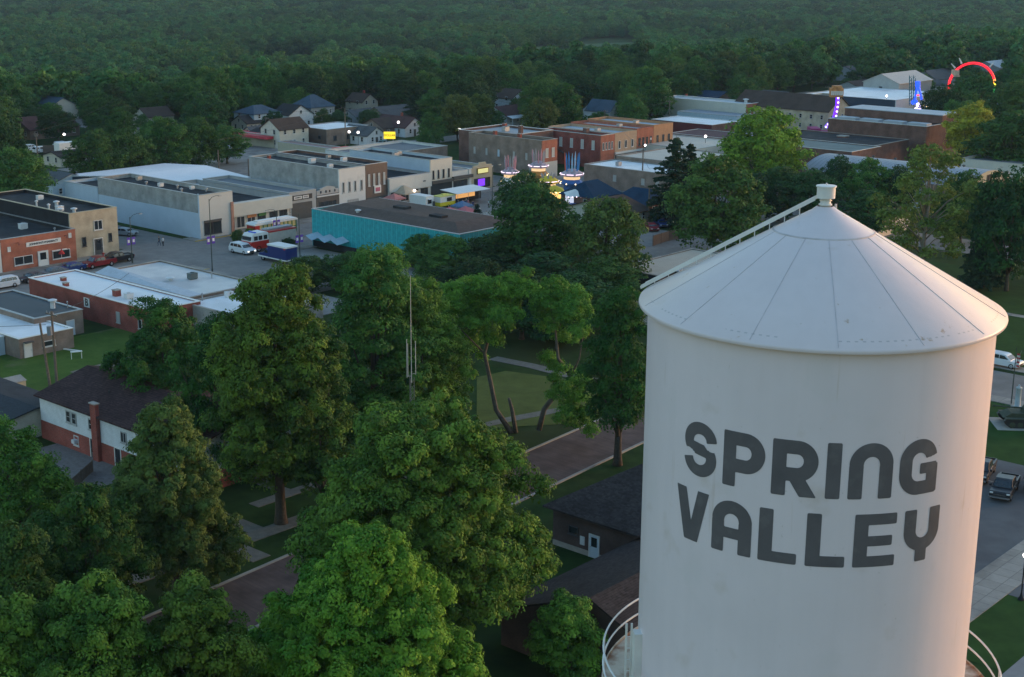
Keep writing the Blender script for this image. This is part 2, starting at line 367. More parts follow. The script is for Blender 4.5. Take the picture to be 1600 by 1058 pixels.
def spruce_proto(label, seed, h, w, ls=.35, nl=26, lm='spruce', tiers=24, name='spruce_tree', loc=(0,0,0), gap=.0):
    rng = np.random.default_rng(seed); C = []; R = []; b = MB(); b.tube([(0,0,-.3), (0,0,h*.5), (0,0,h)], [h*.018, h*.011, .02], 7)
    for k in range(tiers):
        t = k/(tiers-1); z = h*(.08+.89*t); r = w*.5*(1-t)**.8+.15; m = int(6+8*(1-t))
        for j in range(m):
            a = 2*PI*(j+rng.random()*.7)/m; rr = r*rng.uniform(.7, 1.15)
            z = z+rng.normal()*.25; b.tube([(0,0,z), (rr*math.cos(a), rr*math.sin(a), z-rr*.18)], [.05, .015], 4)
            for q in np.linspace(.3, 1, max(2, int(rr/.55))):
                C.append((rr*q*math.cos(a), rr*q*math.sin(a), z-rr*q*.18+rng.normal()*.08)); R.append(.42*(1.15-q*.4))
    C = np.array(C); R = np.array(R)
    root = thing(name, label, 'tree', loc)
    me = leaves_mesh('crown', C, R, np.clip(rng.normal(.4,.3,len(C)),0,1), nl, ls, rng, .1, .45); me.materials.append(LM[lm])
    o = bpy.data.objects.new('crown', me); COL.objects.link(o); o.parent = root
    b.build('trunk', BARK, root, True); return root
def place(cx, top, wpx, h, cw):
    """ground point and scale for a tree whose crown top shows at (cx, top); cw prototype width/height"""
    x, y, q = ray(cx, top); t = (h-H)/q
    return x*t, y*t
def width_at(x, y, z, wpx):
    d = y*math.cos(TH)-(z-H)*math.sin(TH); return wpx*d/F
NT = []   # every individual tree: (x, y, half width)
# ---------------------------------------------------------------- water tower
TR = 4.5; TD = 8.123*TR; TX = TD*math.sin(.2121); TY = TD*math.cos(.2121); ZE = H-1.8801*TR; RB = .9494*TR; ZA = ZE+.56*TR
TPHI0 = 0
wt = thing('water_tower', 'white steel water tower tank with conical roof and grey town name lettering', 'water tower', (TX, TY, 0))
wpaint = mat('tower paint', (.70,.70,.69), .45, .035, .35, stain=((.50,.44,.36), .5, .60, .35))
# paint with faint vertical plate seams
def tank_mat(name, seams, base, rust):
    m = mat(name, base, rough=.42, var=.03, scale=.4, stain=((.42,.33,.24), .9, .64, rust)); nt = m.node_tree; N = nt.nodes; L = nt.links; b = N['Principled BSDF']
    src = b.inputs['Base Color'].links[0].from_socket
    tc = N.new('ShaderNodeTexCoord'); mp = N.new('ShaderNodeMapping'); mp.inputs['Scale'].default_value = (3.2, 3.2, .12); L.new(tc.outputs['Object'], mp.inputs[0])
    n = N.new('ShaderNodeTexNoise'); n.inputs['Scale'].default_value = 1.1; n.inputs['Detail'].default_value = 5; L.new(mp.outputs[0], n.inputs['Vector'])
    mr = N.new('ShaderNodeMapRange'); mr.inputs['From Min'].default_value = .35; mr.inputs['From Max'].default_value = .75; mr.inputs['To Min'].default_value = 1.0; mr.inputs['To Max'].default_value = .965
    L.new(n.outputs['Fac'], mr.inputs['Value'])
    vm = N.new('ShaderNodeVectorMath'); vm.operation = 'SCALE'; L.new(src, vm.inputs[0]); L.new(mr.outputs[0], vm.inputs['Scale']); L.new(vm.outputs[0], b.inputs['Base Color'])
    bn = N.new('ShaderNodeTexNoise'); bn.inputs['Scale'].default_value = .7; bn.inputs['Detail'].default_value = 3; L.new(tc.outputs['Object'], bn.inputs['Vector'])
    bp = N.new('ShaderNodeBump'); bp.inputs['Strength'].default_value = .25; bp.inputs['Distance'].default_value = .08; L.new(bn.outputs['Fac'], bp.inputs['Height']); L.new(bp.outputs[0], b.inputs['Normal'])
    return m
tankm = tank_mat('tank paint', True, (.67,.59,.615), .3)
roofm = tank_mat('roof paint', False, (.61,.54,.55), .55)
def runs(m):
    nt = m.node_tree; N = nt.nodes; L = nt.links; b = N['Principled BSDF']; src = b.inputs['Base Color'].links[0].from_socket
    tc = N.new('ShaderNodeTexCoord')
    for sc_, lo, hi, col, amt in (((7,7,.35), .67, .75, (.40,.29,.20,1), .4), ((1.4,1.4,1.4), .60, .68, (.55,.52,.51,1), .16), ((22,22,22), .70, .76, (.30,.24,.2,1), .5)):
        mp = N.new('ShaderNodeMapping'); mp.inputs['Scale'].default_value = sc_; L.new(tc.outputs['Object'], mp.inputs[0])
        n = N.new('ShaderNodeTexNoise'); n.inputs['Scale'].default_value = .6; n.inputs['Detail'].default_value = 6; L.new(mp.outputs[0], n.inputs[0])
        mr = N.new('ShaderNodeMapRange'); mr.inputs['From Min'].default_value = lo; mr.inputs['From Max'].default_value = hi; mr.inputs['To Max'].default_value = amt; L.new(n.outputs['Fac'], mr.inputs['Value'])
        r = N.new('ShaderNodeMix'); r.data_type = 'RGBA'; r.inputs['B'].default_value = col; L.new(mr.outputs[0], r.inputs['Factor']); L.new(src, r.inputs['A']); src = r.outputs['Result']
    L.new(src, b.inputs['Base Color'])
runs(tankm)
whitep = mat('white rail paint', (.62,.61,.58), .5, .08, 2, stain=((.4,.3,.22), 1.5, .62, .5))
ZB = 31.6                                  # tank bottom
b = MB(); b.lathe([(.3, ZB-1.6), (RB*.55, ZB-1.1), (RB*.9, ZB-.35), (RB, ZB)], 96); b.lathe([(RB, ZB), (RB, ZE)], 96)
tank = b.build('tank', tankm, wt, True)
apex = .33
b = MB(); b.lathe([(TR, ZE-.05), (TR+.012, ZE), (TR, ZE+.05), (apex, ZA-.1), (apex*.6, ZA)], 96); b.lathe([(RB-.02, ZE-.03), (TR, ZE-.05)], 96)
rf = b.build('roof', roofm, wt, True)
rf.data.polygons.foreach_set('use_smooth', [True]*len(rf.data.polygons))
seamm = mat('roof seam', (.47,.43,.435), .7, .2, 2)
def conez(r): return ZE+.05+(TR-r)/(TR-apex)*(ZA-.1-ZE-.05)
NS = 14
for k in range(NS):
    a = 2*PI*k/NS+math.radians(-6)
    b = MB(); r0 = TR-.06; r1 = 1.25
    b.tube([(r*math.sin(a), -r*math.cos(a), conez(r)+.004) for r in np.linspace(r0, r1, 5)], .008, 4)
    b.build('roof_seam', seamm, rf)
b = MB(); b.lathe([(1.25, conez(1.25)-.02), (1.262, conez(1.25)+.014), (1.22, conez(1.25)+.03)], 64); b.build('roof_ring', seamm, rf, True)
def rim_dots(m):
    nt = m.node_tree; N = nt.nodes; L = nt.links; b = N['Principled BSDF']; src = b.inputs['Base Color'].links[0].from_socket
    tc = N.new('ShaderNodeTexCoord'); sx = N.new('ShaderNodeSeparateXYZ'); L.new(tc.outputs['Object'], sx.inputs[0])
    def M(op, a, c=None):
        n = N.new('ShaderNodeMath'); n.operation = op
        for i, q in enumerate((a, c)):
            if q is None: continue
            if isinstance(q, (int, float)): n.inputs[i].default_value = q
            else: L.new(q, n.inputs[i])
        return n.outputs[0]
    an = M('ARCTAN2', sx.outputs[0], sx.outputs[1]); r = M('SQRT', M('ADD', M('MULTIPLY', sx.outputs[0], sx.outputs[0]), M('MULTIPLY', sx.outputs[1], sx.outputs[1])))
    dash = M('LESS_THAN', M('FRACT', M('MULTIPLY', an, 150/(2*PI))), .42)
    near = M('LESS_THAN', M('ABSOLUTE', M('SUBTRACT', r, TR-.24)), .018)
    n = N.new('ShaderNodeTexNoise'); n.inputs['Scale'].default_value = .8; L.new(tc.outputs['Object'], n.inputs[0])
    worn = M('GREATER_THAN', n.outputs['Fac'], .5)
    f = M('MULTIPLY', M('MULTIPLY', dash, near), M('MULTIPLY', worn, .45))
    # rust flecks
    mp = N.new('ShaderNodeMapping'); mp.inputs['Scale'].default_value = (1, 1, .4); L.new(tc.outputs['Object'], mp.inputs[0])
    n2 = N.new('ShaderNodeTexNoise'); n2.inputs['Scale'].default_value = 2.6; n2.inputs['Detail'].default_value = 9; n2.inputs['Roughness'].default_value = .7; L.new(mp.outputs[0], n2.inputs[0])
    mr = N.new('ShaderNodeMapRange'); mr.inputs['From Min'].default_value = .645; mr.inputs['From Max'].default_value = .70; mr.inputs['To Max'].default_value = .75; L.new(n2.outputs['Fac'], mr.inputs['Value'])
    r1 = N.new('ShaderNodeMix'); r1.data_type = 'RGBA'; r1.inputs['B'].default_value = (.34,.22,.12,1); L.new(mr.outputs[0], r1.inputs['Factor']); L.new(src, r1.inputs['A'])
    r2 = N.new('ShaderNodeMix'); r2.data_type = 'RGBA'; r2.inputs['B'].default_value = (.2,.2,.21,1); L.new(f, r2.inputs['Factor']); L.new(r1.outputs['Result'], r2.inputs['A'])
    L.new(r2.outputs['Result'], b.inputs['Base Color'])
rim_dots(roofm)
rustm = mat('rust', (.30,.17,.08), .9, .3, 4)
b = MB(); b.tube([(0,0,ZA-.15), (0,0,ZA+.2)], .13, 20); b.lathe([(.13,.0),(.165,.02),(.165,.05),(.13,.07)], 20, (0,0,ZA)); b.lathe([(.13,.12),(.155,.14),(.13,.16)], 20, (0,0,ZA))
neck = b.build('vent_neck', whitep, wt, True)
b = MB(); z = ZA+.2; b.lathe([(.001,z),(.225,z),(.225,z+.27),(.25,z+.275),(.25,z+.305),(.001,z+.325)], 32); b.tube([(0,0,z+.32),(0,0,z+.37)], .018, 6)
b.build('vent_cap', whitep, wt)
b = MB(); b.tube([(.27,.05,ZA-.22),(.27,.05,ZA+.04)], .028, 8); b.build('vent_pipe', whitep, wt)
# ladder up the roof: two rails standing off the cone, rungs, struts
la = math.radians(-112); dx, dy = math.sin(la), -math.cos(la); px_, py_ = -dy, dx
b = MB(); R0, R1 = TR+.1, .22
def lad(t, off, up): r = R0+(R1-R0)*t; z = (ZE+.0)+(ZA+.10-ZE)*t+up+.10*math.sin(PI*min(1,t*1.2))*0; return (r*dx+px_*off, r*dy+py_*off, z)
for off in (-.2, .2):
    for (q0, q1) in ((0, 1),):
        A = lad(0, off, .10); B = lad(1, off, .10)
        w_ = .032; P = []
        for (X, Y, Z) in (A, B):
            P += [(X+px_*w_, Y+py_*w_, Z-.05), (X-px_*w_, Y-py_*w_, Z-.05), (X-px_*w_, Y-py_*w_, Z+.05), (X+px_*w_, Y+py_*w_, Z+.05)]
        b.add(P, [(0,1,2,3),(7,6,5,4),(0,4,5,1),(1,5,6,2),(2,6,7,3),(3,7,4,0)])
b.tube([lad(0,-.2,.1), lad(0,.2,.1)], .03, 6)
ladder = b.build('roof_ladder', whitep, wt)
b = MB()
for i in range(1, 24): b = MB(); b.tube([lad(i/24,-.2,.11), lad(i/24,.2,.11)], .014, 6); b.build('rung', whitep, ladder)
for i in range(1, 12):
    t = i/12; A = lad(t, .2, .06); b = MB(); b.tube([A, (A[0], A[1], A[2]-.34)], .012, 5); b.build('standoff', whitep, ladder)
# walkway with railing near the tank's foot
ZW = 33.06; RW = RB+.94
b = MB(); b.lathe([(RB,ZW-.06),(RW,ZW-.06),(RW,ZW+.06),(RW-.04,ZW+.06),(RW-.04,ZW),(RB,ZW)], 96)
wk = b.build('walkway', mat('walkway steel', (.50,.42,.33), .85, .15, 1.2, stain=((.22,.10,.05), 1.3, .52, .85)), wt)
b = MB()
for z in (ZW+.47, ZW+.94): b.lathe([(RW-.03+.028*math.cos(t), z+.028*math.sin(t)) for t in np.linspace(0, 2*PI, 7)], 96)
rail = b.build('railing', whitep, wt, True)
for k in range(10):
    b = MB(); a = math.radians(-100+36*k); x, y = (RW-.03)*math.sin(a), -(RW-.03)*math.cos(a); c, s = math.cos(a), math.sin(a)
    b.add([(x+c*i+s*j, y+s*i-c*j, z) for z in (ZW-.1, ZW+.98) for i, j in ((-.05,-.012),(.05,-.012),(.05,.012),(-.05,.012))], [(0,3,2,1),(4,5,6,7),(0,1,5,4),(1,2,6,5),(2,3,7,6),(3,0,4,7)]); b.build('post', whitep, rail)
# boxed conduit up the side of the tank
a = math.radians(-96+12.15); x, y = (RB+.06)*math.sin(a), -(RB+.06)*math.cos(a)
b = MB(); b.box(-.16, .16, -.14, .2, ZW, ZW+1.75); o = b.build('conduit_box', whitep, wt); o.location = (x, y, 0); o.rotation_euler.z = a
b = MB(); b.box(-.22, -.17, -.32, -.27, ZW, ZW+1.9); b.box(-.22, -.17, -.18, -.13, ZW, ZW+1.9)
for k in range(5): b.tube([(-.195,-.30,ZW+.2+k*.33), (-.195,-.15,ZW+.2+k*.33)], .012, 5)
o = b.build('side_ladder', whitep, wt); o.location = (x, y, 0); o.rotation_euler.z = a
b = MB()
for k in range(6):
    t = 2*PI*k/6+.4; X, Y = (RB-.1)*math.cos(t), (RB-.1)*math.sin(t)
    l = MB(); l.tube([(X*1.25, Y*1.25, 0), (X, Y, ZB+.2)], .28, 16); l.build('leg', tankm, wt, True)
b.tube([(0,0,0), (0,0,ZB-1.2)], .6, 20); b.build('riser_pipe', tankm, wt, True)
# lettering: outlines of the photo's round sans letters, wrapped on the shell
def sdf(letter, X, Z):
    """signed distance in metres, negative inside; letter box starts at x=0, z from 0 (foot) to h"""
    T = .165; h = 1.35
    def seg(ax, az, bx, bz, t=T):
        px, pz = X-ax, Z-az; bx, bz = bx-ax, bz-az; L = math.hypot(bx, bz); ux, uz = bx/L, bz/L
        a = px*ux+pz*uz; c = abs(px*uz-pz*ux); qa = np.maximum(-a, a-L); rr = .035
        ex, ec = qa+rr, c-t+rr
        return np.minimum(np.maximum(ex, ec), 0)+np.hypot(np.maximum(ex,0), np.maximum(ec,0))-rr
    def arc(cx, cz, rx, rz, a0, a1, t=T):
        """ring piece between angles (deg, ccw from +x)"""
        x, z = X-cx, Z-cz; k = np.hypot(x/rx, z/rz); g = np.hypot(x/rx**2, z/rz**2)/np.maximum(k, 1e-6)
        d = np.abs((k-1)/np.maximum(g, 1e-6))-t
        an = (np.degrees(np.arctan2(z/rz, x/rx))-a0) % 360; sp = a1-a0
        ins = an <= sp; off = np.where(ins, 0, np.minimum(an-sp, 360-an))
        return np.where(ins, d, np.maximum(d, off*.012+.0005))
    m = lambda *a: np.minimum.reduce(a)
    if letter == 'S':
        q = .147; pts = [(.5+.345*math.cos(t), h-.465+.318*math.sin(t)) for t in np.radians(np.arange(8, 214, 6))]
        pts += [(.5+.345*math.cos(t), .465+.318*math.sin(t)) for t in np.radians(np.arange(34, -174, -6))]
        d = np.full(X.shape, 9.)
        for (ax, az), (bx, bz) in zip(pts[:-1], pts[1:]):
            vx, vz = bx-ax, bz-az; t = np.clip(((X-ax)*vx+(Z-az)*vz)/(vx*vx+vz*vz), 0, 1); d = np.minimum(d, np.hypot(X-ax-t*vx, Z-az-t*vz))
        d -= q
        for (ax, az), (bx, bz) in ((pts[0], pts[1]), (pts[-1], pts[-2])):      # flat cut ends
            L = math.hypot(bx-ax, bz-az); ux, uz = (bx-ax)/L, (bz-az)/L; s_ = (X-ax)*ux+(Z-az)*uz
            near = np.hypot(X-ax, Z-az) < q*1.6; d = np.where(near, np.maximum(d, -s_-.03), d)
        return d
    if letter == 'P': return m(seg(.165, 0, .165, h), seg(.1, h-T, .58, h-T), seg(.1, h-.82, .58, h-.82), arc(.57, h-.4925, .31, .3275, -90, 90), seg(.165,h-.2,.165,h))
    if letter == 'R': return m(seg(.165, 0, .165, h), seg(.1, h-T, .58, h-T), seg(.1, h-.82, .58, h-.82), arc(.57, h-.4925, .31, .3275, -90, 90), np.maximum(seg(.50, h-.80, .92, -.12), -Z))
    if letter == 'I': return seg(.165, 0, .165, h)
    if letter == 'n': return m(seg(.165, 0, .165, h-.52), seg(.875, 0, .875, h-.52), arc(.52, h-.52, .355, .355, 0, 180))
    if letter == 'G': return m(arc(.52, h-.52, .355, .355, 12, 180), seg(.165, .5, .165, h-.5), arc(.52, .52, .355, .355, 180, 270), seg(.5, T, 1.04, T), seg(.905, .02, .905, .72), seg(.55, .66-.03, 1.03, .66-.03, .13))
    if letter == 'V': return np.maximum(m(seg(.145, h+.1, .51, -.12), seg(.915, h+.1, .55, -.12)), np.maximum(-Z, Z-h))
    if letter == 'A': return m(seg(.165, 0, .165, h-.52), seg(.875, 0, .875, h-.52), arc(.52, h-.52, .355, .355, 0, 180), seg(.1, .52, .95, .52, .14))
    if letter == 'L': return m(seg(.165, 0, .165, h), seg(.02, .14, .9, .14, .14))
    if letter == 'E': return m(seg(.165, 0, .165, h), seg(.02, .14, 1.02, .14, .14), seg(.02, h-.14, 1.02, h-.14, .14), seg(.1, .66, .93, .66, .13))
    if letter == 'Y': return m(arc(.52, .80, .355, .36, 180, 360), seg(.165, .79, .165, h), seg(.875, .79, .875, h), seg(.52, 0, .52, .5))
def letter_mesh(letter, s0, z0, scale=(1, 1)):
    g = .022; w = 1.2; hh = 1.45; nx = int(w/g)+4; nz = int(hh/g)+6
    xs = (np.arange(nx)-2)*g; zs = (np.arange(nz)-2)*g; X, Z = np.meshgrid(xs, zs); D = sdf(letter, X, Z)
    b = MB(); idx = {}
    def vert(x, z):
        k = (round(x, 5), round(z, 5))
        if k not in idx:
            s = (s0+x*scale[0])/RB; R = RB+.006
            idx[k] = len(b.v); b.v.append((R*math.sin(s), -R*math.cos(s), z0+z*scale[1]))
        return idx[k]
    for j in range(nz-1):
        for i in range(nx-1):
            c = [(i,j),(i+1,j),(i+1,j+1),(i,j+1)]; d = [D[q][p] for p, q in c]
            if min(d) >= 0: continue
            P = []
            for k in range(4):
                (p, q), (p2, q2) = c[k], c[(k+1)%4]; a, e = d[k], d[(k+1)%4]
                if a < 0: P.append((xs[p], zs[q]))
                if (a < 0) != (e < 0):
                    t = a/(a-e); P.append((xs[p]+(xs[p2]-xs[p])*t, zs[q]+(zs[q2]-zs[q])*t))
            ids = []
            for x, z in P:
                v = vert(x, z)
                if v not in ids: ids.append(v)
            if len(ids) >= 3: b.f.append(tuple(ids)); b.m.append(0)
    return b
inkm = mat('lettering paint', (.10,.092,.10), .55, .12, 1.2, stain=((.16,.15,.155), 2.5, .56, .35))
for ch, s0 in (('S',-4.16),('P',-2.96),('R',-1.75),('I',-.52),('n',-.01),('G',1.20)):
    letter_mesh(ch, s0, 40.0, (1.0 if ch != 'S' else 1.02, 1)).build('letter', inkm, wt)
for ch, s0 in (('V',-4.37),('A',-3.19),('L',-1.98),('L',-.88),('E',.21),('Y',1.44)):
    letter_mesh(ch, s0, 38.32, (1, .97)).build('letter', inkm, wt)
# ---------------------------------------------------------------- street surfaces (u along the main street, v away to the left)
sheet('street', 40, 203, 520, 220.5, .02, asph)
sheet('street', 149, 172, 162.5, 203, .02, asph); sheet('street', 149, 220.5, 162.5, 420, .02, asph)
sheet('street', 251, 60, 264, 203, .02, asph); sheet('street', 251, 220.5, 264, 420, .02, asph)
sheet('street', 262.5, 291, 520, 300, .024, asph); sheet('street', 100, 291, 251, 300, .024, asph)
sheet('sidewalk', 40, 220.5, 149, 223.2, .12, walk, True); sheet('sidewalk', 162.5, 220.5, 251, 224.4, .12, walk, True); sheet('sidewalk', 264, 220.5, 380, 224.8, .12, walk, True)
sheet('sidewalk', 40, 198.8, 149, 203, .12, walk, True); sheet('sidewalk', 162.5, 200.2, 251, 203, .12, walk, True); sheet('sidewalk', 264, 199.8, 380, 203, .12, walk, True)
sheet('sidewalk', 147.6, 224.4, 149, 290, .12, walk, True)
sheet('kerb', 136, 160, 149, 198.8, .11, conc2, True)
sheet('grass_verge', 162.6, 228, 164.2, 262, .1, lawn, True)
sheet('alley', 162.5, 160, 173.2, 200, .10, conc2, True)
sheet('parking_lot', 196, 262, 262, 322, .03, lotm); sheet('parking_lot', 207.5, 245, 250, 262, .03, lotm)
sheet('parking_lot', 192, 130, 232, 182, .03, asph)
sheet('parking_lot', 264.5, 150, 300, 199.6, .03, asph)
sheet('parking_lot', 345, 180, 470, 260, .03, lotm)
yp = mat('yellow kerb paint', (.42,.28,.05), .8)
for (a, b_, c, d) in ((162.4,220.4,176,220.6),(138,198.6,149,198.9)): sheet('kerb_paint', a, b_, c, d, .135, yp, True)
# near right: town hall lot
sheet('lawn', 100, -20, 185, 62, .03, lawn); sheet('lawn', 140, 62, 166, 80, .04, lawn); sheet('lawn', 186, 60, 240, 120, .04, lawn)
sheet('parking_lot', 113.5, 22, 146, 62, .05, mat('lot asphalt', (.10,.105,.11), .9, .12, .5, stain=((.07,.07,.075), .15, .5, .5)))
sheet('street', 168.5, 20, 179.5, 140, .03, asph)
sheet('sidewalk', 180.8, 20, 183.2, 140, .10, walk, True); sheet('sidewalk', 166, 20, 168.4, 140, .12, walk, True)
sheet('sidewalk', 95, 43.6, 126, 47.4, .09, walk, True); sheet('sidewalk', 116.5, 20, 118, 43.55, .09, walk, True)
sheet('driveway', 86, 22, 108, 38, .045, mat('plaza concrete', (.22,.215,.21), .9, .1, .6))
linew = mat('faded white line', (.40,.40,.39), .8, .2, 3)
for k in range(6): sheet('road_marking', 124+k*3, 56, 124.12+k*3, 61.5, .056, linew)
sheet('sidewalk', 186, 66.5, 235, 68, .07, walk, True); sheet('sidewalk', 210, 68, 211.5, 118, .07, walk, True)
# near: brick street, park and pavements
b = MB(); P = [W(20,82.2), W(125,90.2), W(168,93.5), W(168,101.5), W(125,98.2), W(20,90.3)]; b.add([(x,y,.03) for x,y in P], [tuple(range(6))]); tag(b.build('street', brickroad), kind='structure')
b = MB(); P = [W(20,90.3), W(125,98.2), W(168,101.5), W(168,101.8), W(125,98.5), W(20,90.6)]; b.prism(P, -.05, .14); tag(b.build('kerb', conc), kind='structure')
b = MB(); P = [W(20,81.9), W(125,89.9), W(168,93.2), W(168,93.5), W(125,90.2), W(20,82.2)]; b.prism(P, -.05, .14); tag(b.build('kerb', conc), kind='structure')
pk = mat('park path', (.15,.14,.12), .9, .2, 1.5)
sheet('sidewalk', 30, 99.6, 110, 101.6, .07, pk, True); sheet('path', 75.2, 96, 77.2, 99.6, .06, pk, True); sheet('path', 79.2, 101.6, 81, 121, .06, pk, True)
sheet('path', 84, 106, 105, 107.5, .055, pk, True); sheet('path', 88, 107.5, 89.3, 122, .055, pk, True)
def strip(name, pts, w, z, m):
    """path of width w through pixel points on the ground"""
    P = [Vector(G(*p)) for p in pts]; L = []; R = []
    for i in range(len(P)):
        d = (P[min(i+1,len(P)-1)]-P[max(i-1,0)]).normalized(); n = Vector((-d.y, d.x)); L.append(P[i]+n*w/2); R.append(P[i]-n*w/2)
    b = MB(); n = len(P); b.add([(p.x,p.y,z) for p in L]+[(p.x,p.y,z) for p in R], [(i, n+i, n+i+1, i+1) for i in range(n-1)]); return tag(b.build(name, m), kind='structure')
strip('path', [(740,692), (760,664), (800,655), (880,640)], 1.6, .06, pk)
strip('path', [(770,560), (830,572), (900,590), (960,600)], 2.0, .06, pk)
pxsheet('lawn', [(745,670), (745,590), (790,580), (940,600), (940,660)], .04, mat('dry lawn', (.085,.10,.028), .95, .2, .35, spec=.05))
sheet('yard', 74, 122, 95, 137.2, .05, mat('gravel', (.17,.145,.135), .95, .22, 2.5))
sheet('lawn', 80, 141, 128, 176, .04, mat('bright lawn', (.06,.115,.02), .95, .28, .25, spec=.05, col2=(.085,.13,.028), stain=((.15,.12,.085), .13, .60, .7)))
strip('path', [(120,585), (170,572), (215,560)], 3, .06, mat('gravel track', (.17,.14,.115), .95, .25, 1.5))
# valley fields, lying on the terrain
def field(pts, z0):
    b = MB(); P = [G(px, py, z0) for px, py in pts]; n = len(P)//2
    vs = []; fs = []
    K = 14
    for i in range(n):
        a = P[i]; c = P[2*n-1-i]
        for k in range(K+1):
            x = a[0]+(c[0]-a[0])*k/K; y = a[1]+(c[1]-a[1])*k/K; vs.append((x, y, float(zt(x, y))+.35))
    for i in range(n-1):
        for k in range(K): q = i*(K+1)+k; fs.append((q, q+1, q+K+2, q+K+1))
    b.add(vs, fs); tag(b.build('field', mat('crop field', (.055,.105,.04), .95, .15, .02)), kind='structure'); return P
FIELDS = [field([(790,102),(900,97),(1000,92),(1000,66),(900,70),(790,77)], -22), field([(380,116),(500,112),(500,88),(380,92)], -22), field([(-60,158),(60,156),(60,124),(-60,126)], 0)]
# ---------------------------------------------------------------- building kit
M_ = {}
tar = mat('tar roof', (.028,.03,.034), .85, .25, .5, stain=((.06,.06,.062), .25, .52, .6))
tarlite = mat('grey membrane roof', (.125,.135,.15), .75, .12, .3, stain=((.08,.085,.09), .15, .52, .5))
whiteroof = mat('white membrane roof', (.68,.69,.71), .5, .06, .2, stain=((.40,.41,.42), .12, .55, .5))
glass = mat('window glass', (.02,.024,.028), .08, .2, .4, spec=.8)
glass2 = mat('shop glass', (.03,.035,.038), .12, .3, .4, spec=.8)
wfr = mat('white frame', (.55,.55,.54), .6); dfr = mat('dark frame', (.05,.05,.055), .6)
metalg = mat('galvanised', (.33,.34,.35), .45, .12, 2, metal=.5); duct = mat('white unit', (.55,.56,.57), .5)
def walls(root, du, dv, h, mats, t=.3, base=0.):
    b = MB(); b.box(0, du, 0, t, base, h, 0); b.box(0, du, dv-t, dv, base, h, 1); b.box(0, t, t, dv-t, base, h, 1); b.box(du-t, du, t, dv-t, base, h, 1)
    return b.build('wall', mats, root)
def bld(label, u0, v0, du, dv, h, wall, roof, side=None, par=.55, name='shop_building', cope=None, group=None, z0=0, cat='building'):
    x, y = W(u0, v0); root = thing(name, label, cat, (x, y, z0), ROT, group)
    root['_d'] = 1; del root['_d']
    walls(root, du, dv, h, [wall, side or wall], base=-.2)
    b = MB(); b.box(.3, du-.3, .3, dv-.3, h-par-.2, h-par); b.build('roof', roof, root)
    b = MB(); c = cope or metalg; e = .07
    b.box(-e, du+e, -e, .3+e, h, h+.09); b.box(-e, du+e, dv-.3-e, dv+e, h, h+.09); b.box(-e, .3+e, .3+e, dv-.3-e, h, h+.09); b.box(du-.3-e, du+e, .3+e, dv-.3-e, h, h+.09)
    b.build('coping', c, root)
    occupy(u0, v0, u0+du, v0+dv)
    q = [screen(*W(u0+a*du, v0+c_*dv), zz) for a in (0,1) for c_ in (0,1) for zz in (0, h)]
    clear(min(p[0] for p in q), min(p[1] for p in q), max(p[0] for p in q), max(p[1] for p in q)-6, math.hypot(*W(u0, v0)))
    return root
def fp(face, x, z, o):
    return (x, -o, z) if face == 'F' else (-o, x, z)
def fbox(b, face, x0, x1, z0, z1, o0, o1, m=0):
    """box on face F (y=0, outwards -y) or S (x=0, outwards -x); o0..o1 outward range"""
    if face == 'F': b.box(x0, x1, -o1, -o0, z0, z1, m)
    else: b.box(-o1, -o0, x0, x1, z0, z1, m)
def win(root, face, x, z, w, h, fr=None, gl=None, name='window', mull=0, sill=True, fw=.09, cross=False):
    """x centre, z sill height; framed window with its pane set behind the frame bars"""
    f = MB(); x0, x1 = x-w/2, x+w/2
    fbox(f, face, x0, x1, z, z+fw, 0, .09); fbox(f, face, x0, x1, z+h-fw, z+h, 0, .09)
    fbox(f, face, x0, x0+fw, z+fw, z+h-fw, 0, .09); fbox(f, face, x1-fw, x1, z+fw, z+h-fw, 0, .09)
    for k in range(mull): q = x0+(k+1)*w/(mull+1); fbox(f, face, q-.04, q+.04, z+fw, z+h-fw, 0, .08)
    if cross: fbox(f, face, x0+fw, x1-fw, z+h*.5-.03, z+h*.5+.03, 0, .07)
    if sill: fbox(f, face, x0-.08, x1+.08, z-.1, z, 0, .15)
    o = f.build(name, fr or wfr, root)
    g = MB(); fbox(g, face, x0+fw*.5, x1-fw*.5, z+fw*.5, z+h-fw*.5, .005, .03); g.build('pane', gl or glass, o)
    return o
def door(root, face, x, w, h, m, fr=None, glz=None, z=0.02):
    f = MB(); fbox(f, face, x-w/2, x+w/2, z, z+h, 0, .07); d = f.build('door', m, root)
    g = MB(); fbox(g, face, x-w/2-.1, x-w/2, z, z+h+.1, 0, .1); fbox(g, face, x+w/2, x+w/2+.1, z, z+h+.1, 0, .1); fbox(g, face, x-w/2, x+w/2, z+h, z+h+.1, 0, .1); g.build('frame', fr or wfr, d)
    if glz: g = MB(); fbox(g, face, x-w*.32, x+w*.32, z+h*glz, z+h*.92, .071, .085); g.build('pane', glass, d)
    g = MB(); fbox(g, face, x+w*.38, x+w*.43, z+h*.45, z+h*.5, .07, .14); g.build('handle', metalg, d); return d
def band(root, face, x0, x1, z0, z1, o, m, name='sign_band'):
    b = MB(); fbox(b, face, x0, x1, z0, z1, 0, o); return b.build(name, m, root)
def hvac(root, x, y, z, s=1., m=None):
    b = MB(); b.box(x-.7*s, x+.7*s, y-.5*s, y+.5*s, z+.12, z+1.0*s); b.box(x-.75*s, x+.75*s, y-.55*s, y+.55*s, z+1.0*s, z+1.05*s); b.box(x-.6*s, x+.6*s, y-.4*s, y+.4*s, z, z+.12)
    b.lathe([(.001,1.06*s),(.34*s,1.06*s),(.36*s,1.14*s),(.3*s,1.16*s)], 14, (x, y, z)); b.build('rooftop_unit', m or metalg, root)
